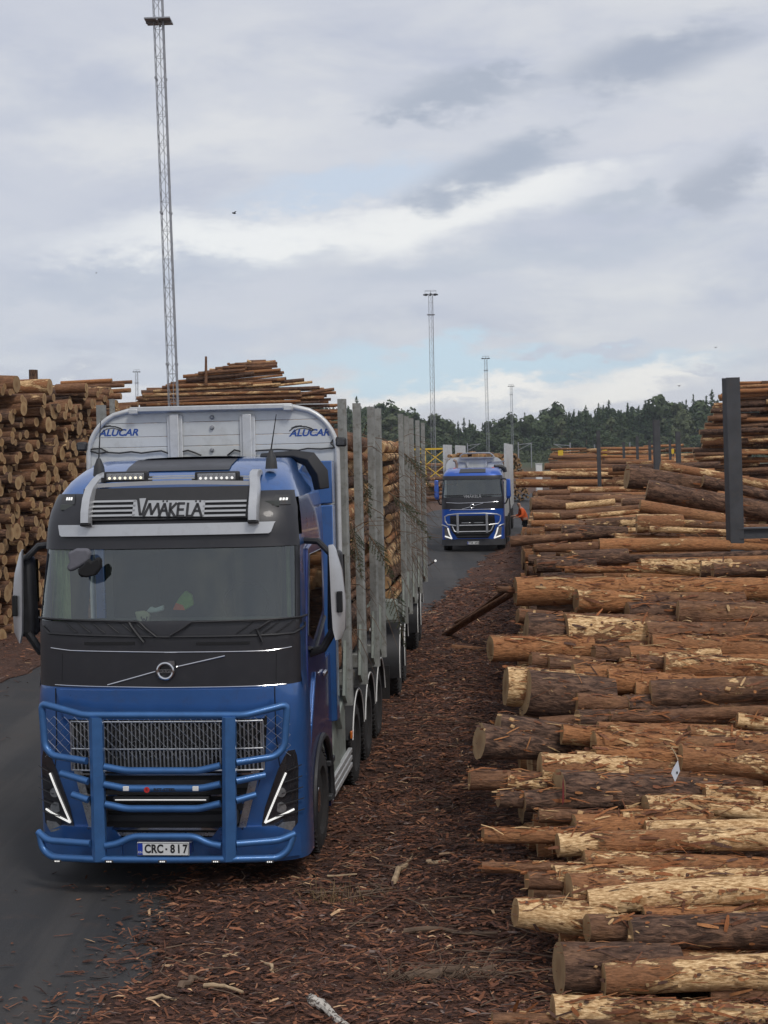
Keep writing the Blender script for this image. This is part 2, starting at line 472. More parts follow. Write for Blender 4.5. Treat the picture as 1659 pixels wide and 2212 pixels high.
def cut_mat():
    m, t, o = base_mat('cut_wood')
    lc = t.n('ShaderNodeAttribute', attribute_name='lc').outputs['Vector']
    tn = t.n('ShaderNodeSeparateColor', {0: t.n('ShaderNodeAttribute', attribute_name='tone').outputs['Color']})
    sx = t.n('ShaderNodeSeparateXYZ', {0: lc})
    yz = t.n('ShaderNodeCombineXYZ', {0: 0.0, 1: sx.outputs[1], 2: sx.outputs[2]}).outputs[0]
    r = t.vmath('LENGTH', t.vmath('ADD', yz, (0, 0.012, 0.006)))
    nz = t.noise(t.vmath('ADD', t.vmath('MULTIPLY', yz, (1, 14, 14)), t.n('ShaderNodeCombineXYZ', {0: sx.outputs[0], 1: 0.0, 2: 0.0}).outputs[0]), 1.0, 5.0, 0.6)
    ring = t.math('SINE', t.math('ADD', t.math('MULTIPLY', r, 520.0), t.math('MULTIPLY', nz, 6.0)))
    c = t.mix(t.ramp(r, 0.03, 0.12), (0.34, 0.19, 0.082), (0.52, 0.34, 0.165))
    c = t.mix(t.ramp(ring, -0.5, 1.0, 0.0, 0.22), c, (0.30, 0.165, 0.07))
    c = t.mix(t.ramp(nz, 0.42, 0.75, 0.0, 0.6), c, (0.26, 0.165, 0.09))
    c = t.mix(t.math('MULTIPLY', tn.outputs[1], 0.35), c, (0.25, 0.18, 0.115))
    each = t.noise(t.n('ShaderNodeCombineXYZ', {0: t.math('MULTIPLY', sx.outputs[0], 0.9), 1: 0.0, 2: 0.0}).outputs[0], 1.0, 2.0)
    c = t.mix(t.ramp(each, 0.36, 0.58, 0.45, 0.0), c, (0.20, 0.125, 0.07))
    crack = t.ramp(t.noise(t.vmath('MULTIPLY', yz, (1, 7, 26)), 1.5, 3.0, 0.6), 0.64, 0.70, 0.0, 0.6)
    c = t.mix(crack, c, (0.11, 0.065, 0.04))
    bn = t.n('ShaderNodeBump', {'Height': nz, 'Strength': 0.35, 'Distance': 0.01})
    b = t.n('ShaderNodeBsdfPrincipled', {'Base Color': c, 'Roughness': 0.8, 'Specular IOR Level': 0.2, 'Normal': bn.outputs[0]})
    t.t.links.new(b.outputs[0], o.inputs[0])
    return m


M['bark'], M['cut'] = bark_mat(), cut_mat()


def asphalt_mat():
    m, t, o = base_mat('asphalt')
    p = t.n('ShaderNodeNewGeometry').outputs['Position']
    n1 = t.noise(p, 0.35, 5.0, 0.6, 0.4)
    n2 = t.noise(p, 60.0, 3.0, 0.7)
    n3 = t.noise(p, 1.6, 6.0, 0.65)
    lane = t.noise(t.vmath('MULTIPLY', p, (1.6, 0.09, 1.0)), 1.0, 5.0, 0.6)
    c = t.mix(t.ramp(n1, 0.3, 0.7), (0.029, 0.029, 0.030), (0.043, 0.041, 0.041))
    c = t.mix(t.ramp(lane, 0.46, 0.60, 0.0, 0.7), c, (0.058, 0.054, 0.051))
    c = t.mix(t.ramp(n3, 0.55, 0.75, 0.0, 0.75), c, (0.068, 0.048, 0.038))
    c = t.mix(t.ramp(n2, 0.66, 0.8, 0.0, 0.55), c, (0.14, 0.13, 0.125))
    bn = t.n('ShaderNodeBump', {'Height': n2, 'Strength': 0.35, 'Distance': 0.008})
    b = t.n('ShaderNodeBsdfPrincipled', {'Base Color': c, 'Roughness': t.ramp(n1, 0.3, 0.7, 0.72, 0.92), 'Normal': bn.outputs[0], 'Specular IOR Level': 0.35})
    t.t.links.new(b.outputs[0], o.inputs[0])
    return m


def litter_mat(name, far=False):
    m, t, o = base_mat(name)
    p = t.n('ShaderNodeNewGeometry').outputs['Position']
    n1 = t.noise(p, 0.5, 5.0, 0.6, 0.4)
    v = t.n('ShaderNodeTexVoronoi', {'Vector': t.vmath('MULTIPLY', p, (1.0, 1.6, 1.0)), 'Scale': 22.0, 'Randomness': 1.0})
    n2 = t.noise(p, 30.0, 5.0, 0.7, 0.6)
    c = t.mix(t.ramp(n2, 0.35, 0.65), (0.040, 0.022, 0.017), (0.150, 0.076, 0.052))
    c = t.mix(0.35, c, t.mix(t.n('ShaderNodeSeparateColor', {0: v.outputs['Color']}).outputs[0], (0.035, 0.018, 0.013), (0.20, 0.098, 0.064)))
    c = t.mix(t.ramp(n1, 0.35, 0.7, 0.0, 0.55), c, (0.056, 0.038, 0.031))
    if far:
        c = t.mix(0.5, c, (0.16, 0.105, 0.075))
        sy = t.n('ShaderNodeSeparateXYZ', {0: p}).outputs[1]
        c = t.mix(t.ramp(sy, 180.0, 420.0), c, (0.06, 0.072, 0.035))
    bn = t.n('ShaderNodeBump', {'Height': t.math('ADD', n2, v.outputs['Distance']), 'Strength': 0.9, 'Distance': 0.03})
    b = t.n('ShaderNodeBsdfPrincipled', {'Base Color': c, 'Roughness': 0.9, 'Normal': bn.outputs[0], 'Specular IOR Level': 0.2})
    t.t.links.new(b.outputs[0], o.inputs[0])
    return m


def attr_mat(name, rough=0.85, translucent=0.0):
    """colour from a per-face attribute, broken up by noise"""
    m, t, o = base_mat(name)
    a = t.n('ShaderNodeAttribute', attribute_name='tone').outputs['Color']
    n = t.noise(t.n('ShaderNodeTexCoord').outputs['Object'], 30.0, 4.0, 0.65)
    k = t.ramp(n, 0.2, 0.8, 0.7, 1.3)
    c = t.mix(1.0, a, t.n('ShaderNodeCombineColor', {0: k, 1: k, 2: k}).outputs[0], 'MULTIPLY')
    b = t.n('ShaderNodeBsdfPrincipled', {'Base Color': c, 'Roughness': rough, 'Specular IOR Level': 0.2})
    if translucent:
        tl = t.n('ShaderNodeBsdfTranslucent', {'Color': c})
        mx = t.n('ShaderNodeMixShader', {0: translucent, 1: b.outputs[0], 2: tl.outputs[0]})
        t.t.links.new(mx.outputs[0], o.inputs[0])
    else:
        t.t.links.new(b.outputs[0], o.inputs[0])
    return m


M['asphalt'] = asphalt_mat()
M['litter'] = litter_mat('bark_litter')
M['earth'] = litter_mat('yard_earth', True)
M['chip'] = attr_mat('bark_chip')
M['leaf'] = attr_mat('foliage', 0.7, 0.25)

# ------------------------------------------------------------------ ground, road, litter
def struct(o):
    o['kind'] = 'structure'
    return o


g = MB()
ys = [-100, -10, 5, 20, 40, 80, 160, 320, 640, 1300, 2900]
xs = [-2500, -1200, -400, -150, -60, -20, 0, 20, 60, 150, 400, 1200, 2500]
g.grid([[(x, y, -0.012) for x in xs] for y in ys])
struct(g.build('ground', M['earth'], smooth=False))

RE_Y = [-8, 0, 6, 10.8, 14.25, 25, 37.2, 50, 59.4, 72, 84, 95, 108, 125, 150]
RE_X = [-3.2, -2.75, -2.4, -2.12, -1.88, -0.62, 0.97, 2.75, 4.12, 6.3, 9.6, 15, 27, 48, 80]
LE_Y = [-8, 10, 20, 27.8, 40, 60, 80, 103, 118, 138, 158, 170]
LE_X = [-10.2, -8.6, -7.75, -7.0, -5.6, -3.1, -0.4, 3.3, 7.0, 12.6, 24, 60]


def road_right(y):
    return float(np.interp(y, RE_Y, RE_X)) + 0.10 * math.sin(y * 1.7) + 0.07 * math.sin(y * 4.3 + 1) + 0.05 * math.sin(y * 9.7 + 2)


def road_left(y):
    return float(np.interp(y, LE_Y, LE_X)) + 0.12 * math.sin(y * 1.3 + 2) + 0.06 * math.sin(y * 5.1)


g = MB()
rows = []
for y in list(np.arange(-8, 60, 0.25)) + list(np.arange(60, 150, 1.5)):
    a, b = road_left(y), road_right(y)
    rows.append([(a + (b - a) * k / 8, y, -0.004 + 0.012 * (1 - (2 * k / 8 - 1) ** 2)) for k in range(9)])
g.grid(rows)
struct(g.build('road', M['asphalt']))

def litter_h(x, y, b):
    u = np.clip((x - b) / 6.5, 0, 1)
    k = np.minimum(1, u * 8)
    return 0.004 + 0.05 * np.minimum(1, u * 12) + 0.035 * np.sin(x * 2.1 + y * 1.3) * k + 0.025 * np.sin(x * 5.3 - y * 4.1) * k


# the litter beside the road: a low bumpy bank of bark that starts at the asphalt's ragged edge
g = MB()
rows = []
for y in np.arange(2, 75, 0.22):
    b = road_right(y)
    row = []
    for k in range(36):
        u = k / 35
        x = b + 0.02 + u * 6.5
        h = litter_h(x, y, b) + nrg.normal(0, 0.006) * min(1, u * 10)
        row.append((x, y, h))
    rows.append(row)
g.grid(rows)
struct(g.build('bark_ground', M['litter']))
g = MB()
rows = []
for y in np.arange(14, 75, 0.5):
    b = road_left(y)
    rows.append([(b - 0.02 - u * 6.0, y, 0.004 + 0.06 * min(1, u * 6) + nrg.normal(0, 0.012) * min(1, u * 10)) for u in np.linspace(0, 1, 14)])
g.grid(rows)
struct(g.build('bark_ground', M['litter']))


def attr_mesh(name, V, F, cols, mat, label=None, kind='stuff', parent=None):
    """numpy mesh of equal-sized faces with one colour per face"""
    me = bpy.data.meshes.new(name)
    V, F = np.asarray(V, np.float32), np.asarray(F, np.int32)
    k = F.shape[1]
    me.vertices.add(len(V))
    me.vertices.foreach_set('co', V.ravel())
    me.loops.add(F.size)
    me.loops.foreach_set('vertex_index', F.ravel())
    me.polygons.add(len(F))
    me.polygons.foreach_set('loop_start', np.arange(0, F.size, k, dtype=np.int32))
    me.polygons.foreach_set('loop_total', np.full(len(F), k, np.int32))
    me.update(calc_edges=True)
    at_ = me.attributes.new('tone', 'FLOAT_COLOR', 'FACE')
    c = np.ones((len(F), 4), np.float32)
    c[:, :3] = cols
    at_.data.foreach_set('color', c.ravel())
    me.materials.append(mat)
    o = bpy.data.objects.new(name, me)
    COL.objects.link(o)
    if parent is not None:
        o.parent = parent
    if kind:
        o['kind'] = kind
    if label:
        o['label'] = label
    return o


def strips(P, D, Lh, Wh, Nn, bend):
    """bent two-quad flakes: centre P, direction D, half length, half width, normal N, bend height -> 6 verts, 2 quads"""
    S = np.cross(Nn, D)
    a, b, c = P - D * Lh[:, None], P + Nn * bend[:, None], P + D * Lh[:, None]
    w0 = S * Wh[:, None]
    V = np.stack([a - w0 * 0.7, a + w0 * 0.7, b - w0, b + w0, c - w0 * 0.5, c + w0 * 0.5], 1).reshape(-1, 3)
    i = np.arange(len(P))[:, None] * 6
    F = np.concatenate([i + np.array([[0, 2, 3, 1]]), i + np.array([[2, 4, 5, 3]])], 1).reshape(-1, 4)
    return V, F


CHIPC = np.array([(0.105, 0.046, 0.028), (0.062, 0.031, 0.023), (0.16, 0.066, 0.035), (0.035, 0.021, 0.018), (0.21, 0.10, 0.055), (0.36, 0.23, 0.13), (0.13, 0.095, 0.08)])
CHIPP = np.array([.30, .26, .16, .16, .07, .02, .03])


def chips(n, y0, y1, side, seed, on_road=False):
    r = np.random.default_rng(seed)
    q = r.random(n)
    y = y0 * (y1 / y0) ** (q ** 0.9)
    if side == 'r':
        b = np.array([road_right(v) for v in y])
        if on_road:
            x = b - np.abs(r.normal(0, 0.33, n)) * (0.6 + 0.6 * np.sin(y * 0.9 + 1) ** 2) * (4 if on_road == 2 else 1)
        else:
            x = b - 0.08 + r.random(n) ** 0.85 * (4.6 + 0.03 * y)
    else:
        b = np.array([road_left(v) for v in y])
        x = b + (np.abs(r.normal(0, 0.35, n)) if on_road else 0.1 - r.random(n) * 4.0)
    z = np.full(n, 0.018) if on_road else (litter_h(x, y, b) if side == 'r' else 0.06) + 0.004 + r.random(n) * 0.03
    an = r.normal(0.05, 0.55, n) + (r.random(n) < 0.25) * r.random(n) * 3.1
    D = np.stack([np.cos(an), np.sin(an), r.normal(0, 0.16, n)], 1)
    D /= np.linalg.norm(D, axis=1)[:, None]
    N = np.stack([r.normal(0, 0.28, n), r.normal(0, 0.28, n), np.ones(n)], 1)
    N -= D * (N * D).sum(1)[:, None]
    N /= np.linalg.norm(N, axis=1)[:, None]
    sc = (0.8 + y / 60.0)
    L = (0.014 + r.random(n) ** 3 * 0.075) * sc
    W = (0.004 + r.random(n) ** 2 * 0.013) * sc
    V, F = strips(np.stack([x, y, z], 1), D, L, W, N, (r.random(n) - 0.3) * L * 0.5)
    col = 1.42 * CHIPC[r.choice(len(CHIPC), n, p=CHIPP)] * (0.65 + 0.7 * r.random((n, 1)))
    return V, F, np.repeat(col, 2, 0)


parts = [chips(85000, 9.5, 45, 'r', 1), chips(9000, 32, 72, 'r', 2), chips(2600, 9.5, 40, 'r', 3, True), chips(160, 9.5, 30, 'r', 33, 2), chips(6000, 20, 60, 'l', 4), chips(250, 18, 50, 'l', 6, True)]
V, F, C, b = [], [], [], 0
for v, f, c in parts:
    V.append(v); F.append(f + b); C.append(c); b += len(v)
attr_mesh('bark_chips', np.concatenate(V), np.concatenate(F), np.concatenate(C), M['chip'], 'loose red brown bark chips strewn beside the road')


# ------------------------------------------------------------------ logs
def log_arrays(L, r0, r1, seed, n=14, m=6, amp=0.03, bend=0.0, slant=0.0):
    r = np.random.default_rng(seed)
    xs_ = np.linspace(-L / 2, L / 2, m + 1)
    an = np.linspace(0, 2 * np.pi, n, endpoint=False)
    ph = r.random((5, 3)) * 6.28
    X, A = np.meshgrid(xs_, an, indexing='ij')
    u = (X + L / 2) / L
    rad = r0 + (r1 - r0) * u
    w = np.zeros_like(X)
    for k in range(5):
        w += np.sin(A * (k + 2) + X * (1.5 + 2.2 * k) * (1 if k % 2 else -1) + ph[k, 0]) / (k + 1.5)
    if amp:
        w = w + r.normal(0, 0.55, X.shape)
    rad = rad * (1 + amp * w)
    Y, Z = rad * np.cos(A), rad * np.sin(A) + bend * np.sin(u * np.pi)
    Y = Y + bend * 0.6 * np.sin(u * 5 + ph[0, 1])
    Xs = X.copy()
    Xs[0] += Y[0] * slant
    Xs[-1] += Y[-1] * slant * 0.5
    V = np.stack([Xs, Y, Z], -1).reshape(-1, 3)
    F = [(i * n + j, i * n + (j + 1) % n, (i + 1) * n + (j + 1) % n, (i + 1) * n + j) for i in range(m) for j in range(n)]
    e0, e1 = V[:n], V[m * n:]
    return V, F, e0, e1


def put_attr(me, lc, tone):
    a = me.attributes.new('lc', 'FLOAT_VECTOR', 'POINT')
    a.data.foreach_set('vector', np.asarray(lc, np.float32).ravel())
    c = me.attributes.new('tone', 'FLOAT_COLOR', 'POINT')
    k = np.ones((len(lc), 4), np.float32)
    k[:, :3] = tone
    c.data.foreach_set('color', k.ravel())


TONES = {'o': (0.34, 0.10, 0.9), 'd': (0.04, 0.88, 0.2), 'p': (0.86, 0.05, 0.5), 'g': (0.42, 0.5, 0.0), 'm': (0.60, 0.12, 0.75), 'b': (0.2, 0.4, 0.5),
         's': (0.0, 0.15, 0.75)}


def tone_of(c, r):
    t = TONES[c]
    return tuple(min(1, max(0, v + r.uniform(-0.10, 0.10))) for v in t)


def frame_from(d, roll):
    d = Vector(d).normalized()
    a = Vector((0, 0, 1)).cross(d)
    if a.length < 1e-3:
        a = Vector((0, 1, 0))
    a.normalize()
    b = d.cross(a)
    a2 = a * math.cos(roll) + b * math.sin(roll)
    b2 = d.cross(a2)
    return Matrix((d, a2, b2)).transposed()


def mesh_of(name, V, F, lc, tone, mats, mi=None, smooth=True):
    me = bpy.data.meshes.new(name)
    me.from_pydata(V.tolist() if hasattr(V, 'tolist') else V, [], F)
    for q in mats:
        me.materials.append(q)
    if mi is not None:
        me.polygons.foreach_set('material_index', mi)
    put_attr(me, lc, tone)
    if smooth:
        me.polygons.foreach_set('use_smooth', [True] * len(me.polygons))
        me.set_sharp_from_angle(angle=R(50))
    return me


def cap_arrays(ring, out):
    n = len(ring)
    c = ring.mean(0)
    mid = c + (ring - c) * 0.55
    V = np.concatenate([ring, mid, [c]])
    V[n:, 0] += out * 0.002
    F = []
    for j in range(n):
        k = (j + 1) % n
        q, t_ = (j, k, n + k, n + j), (n + j, n + k, 2 * n)
        F += [q, t_] if out > 0 else [q[::-1], t_[::-1]]
    return V, F


def flakes_mesh(L, r0, r1, seed, count, rr):
    """bark strips and slivers lifting off the log"""
    r = np.random.default_rng(seed)
    x = (r.random(count) - 0.5) * L * 0.98
    an = r.normal(math.pi / 2, 1.0, count)
    rad = r0 + (r1 - r0) * (x / L + 0.5)
    N = np.stack([np.zeros(count), np.cos(an), np.sin(an)], 1)
    P = np.stack([x, np.cos(an) * rad * 1.01, np.sin(an) * rad * 1.01], 1) + N * 0.006
    T = np.cross(N, np.array([1.0, 0, 0]))
    th = r.normal(0, 0.2, count) + (r.random(count) < 0.12) * r.normal(0, 0.7, count)
    D = np.stack([np.ones(count), np.zeros(count), np.zeros(count)], 1) * np.cos(th)[:, None] + T * np.sin(th)[:, None]
    D += N * r.normal(0.04, 0.10, count)[:, None]
    D /= np.linalg.norm(D, axis=1)[:, None]
    N -= D * (N * D).sum(1)[:, None]
    N /= np.linalg.norm(N, axis=1)[:, None]
    Lh = 0.012 + r.random(count) ** 3 * 0.12
    Wh = 0.003 + r.random(count) ** 2.5 * 0.014
    # splinters standing out of the torn cut at both ends
    ne = min(count, 16)
    x[:ne] = np.where(np.arange(ne) % 2 == 0, -L / 2, L / 2)
    ae = r.random(ne) * 6.28
    re_ = np.where(np.arange(ne) % 2 == 0, r0, r1) * r.uniform(.8, 1.0, ne)
    P[:ne] = np.stack([x[:ne], np.cos(ae) * re_, np.sin(ae) * re_], 1)
    sg = np.where(np.arange(ne) % 2 == 0, -1.0, 1.0)
    D[:ne] = np.stack([sg, r.normal(0, .25, ne), r.normal(0, .25, ne)], 1)
    D /= np.linalg.norm(D, axis=1)[:, None]
    N -= D * (N * D).sum(1)[:, None]
    N /= np.linalg.norm(N, axis=1)[:, None]
    Lh[:ne] = 0.008 + r.random(ne) ** 2 * .05
    P = P + D * (Lh * 0.5)[:, None]
    V, F = strips(P, D, Lh, Wh, N, (r.random(count) - 0.2) * Lh * 0.25)
    # pale knots where branches were cut
    kn = max(3, int(L * 2.2))
    for q in range(kn):
        a_, x_ = r.normal(math.pi / 2, 0.8), (r.random() - .5) * L * .95
        rd = (r0 + (r1 - r0) * (x_ / L + .5)) * 1.0
        n_ = np.array([0, math.cos(a_), math.sin(a_)])
        t_ = np.cross(n_, [1.0, 0, 0])
        s_ = r.uniform(.010, .026)
        c_ = np.array([x_, 0, 0]) + n_ * (rd + .008)
        ring = [c_ + np.array([1, 0, 0]) * s_ * 1.3 * math.cos(g_) + t_ * s_ * math.sin(g_) - n_ * (.0) for g_ in np.arange(4) * math.pi / 2 + .4]
        b_ = len(V)
        low = [v - n_ * .02 + (v - c_) * .25 for v in ring]
        V = np.concatenate([V, np.array(ring + low)])
        F = np.concatenate([F, np.array([[b_, b_ + 1, b_ + 2, b_ + 3]] + [[b_ + j, b_ + 4 + j, b_ + 4 + (j + 1) % 4, b_ + (j + 1) % 4] for j in range(4)])])
    pal = np.array([(0.25, 0.095, 0.038), (0.155, 0.065, 0.035), (0.34, 0.15, 0.06), (0.46, 0.30, 0.15), (0.09, 0.05, 0.037)])
    col = pal[r.choice(5, count, p=[.32, .25, .2, .11, .12])] * (0.75 + 0.5 * r.random((count, 1)))
    kc = np.tile(np.array([(0.46, 0.29, 0.14)] + [(0.22, 0.10, 0.045)] * 4), (kn, 1))
    return V, F, np.concatenate([np.repeat(col, 2, 0), kc])


LOGN = [0]


def add_log(c, d, L, r0, r1, tone, label=None, group=None, detail=1, seed=None, flakes=0, amp=None, slant=None, paint=None):
    """one log as a thing. detail 2: own cut ends as parts and loose bark; 1: one mesh; """
    LOGN[0] += 1
    seed = LOGN[0] * 7 + 3 if seed is None else seed
    r = random.Random(seed)
    n, m = ((22, max(8, int(L * 9))) if detail == 2 else (14, max(3, int(L * 2.0))))
    if amp is None:
        amp = 0.032 if detail == 2 else 0.024
    V, F, e0, e1 = log_arrays(L, r0, r1, seed, n, m, amp, r.uniform(-0.07, 0.07) if L > 2 else 0.0, r.uniform(-0.12, 0.12) if slant is None else slant)
    off = np.array([(seed * 1.37) % 50, 0, 0])
    tn = tone_of(tone, r)
    me = mesh_of('log', V, F, V + off, tn, [M['bark']])
    o = bpy.data.objects.new('log', me)
    COL.objects.link(o)
    mw = frame_from(d, r.uniform(0, 6.28) if not flakes else r.uniform(-0.2, 0.2)).to_4x4()
    mw.translation = Vector(c)
    o.matrix_world = mw
    caps = [(e0, -1), (e1, 1)]
    for ring, s in caps:
        CV, CF = cap_arrays(ring, s)
        cm = mesh_of('cut_end', CV, CF, CV + off, tn, [M['cut']], smooth=False)
        co = bpy.data.objects.new('cut_end', cm)
        COL.objects.link(co)
        co.parent = o
    if flakes:
        fv, ff, fc = flakes_mesh(L, r0, r1, seed, flakes, r)
        fo = attr_mesh('loose_bark', fv, ff, fc, M['chip'], None, 'stuff', o)
    tag(o, label, 'log', group)
    return o


STUFF = {'V': [], 'F': [], 'M': [], 'lc': [], 'tone': [], 'n': 0, 'c': 0}


def stuff_log(c, d, L, r0, r1, tone, seed, n=9, m=2):
    r = random.Random(seed)
    V, F, e0, e1 = log_arrays(L, r0, r1, seed, n, m, 0.02, 0.0, r.uniform(-0.1, 0.1))
    off = np.array([(seed * 1.37) % 50, 0, 0])
    mw = np.array(frame_from(d, r.uniform(0, 6.28)))
    W = V @ mw.T + np.array(c)
    b = STUFF['n']
    STUFF['V'].append(W)
    STUFF['F'] += [tuple(i + b for i in f) for f in F] + [tuple(b + i for i in reversed(range(n))), tuple(b + m * n + i for i in range(n))]
    STUFF['M'] += [0] * len(F) + [1, 1]
    STUFF['lc'].append(V + off)
    STUFF['tone'].append(np.tile(np.array(tone_of(tone, r)), (len(V), 1)))
    STUFF['n'] += len(V)
    STUFF['c'] += 1


# ---------------- the roadside heap: profile of its top along the yard
def heap_top(Y):
    return min(0.2 + 0.375 * (Y - 10.5), 2.55)


def heap_depth(px, py):
    """where a sight line meets the heap's top surface"""
    d = ray(px, py)
    lo, hi = 9.0, 140.0
    for Y in np.arange(9.0, 140.0, 0.05):
        if CAMZ + d[2] / d[1] * Y <= heap_top(Y):
            return float(Y)
    return hi


def cropA(x, y): return 998.4 + .3981 * x, 1228.8 + .3981 * y
def cropB(x, y): return 967.7 + .4166 * x, 1766.4 + .4166 * y
def cropC(x, y): return 1090.6 + .3426 * x, 952.3 + .3426 * y
def cropD(x, y): return 890.9 + .463 * x, 883.2 + .463 * y


HEAP = 'logs of the heap along the right side of the road'
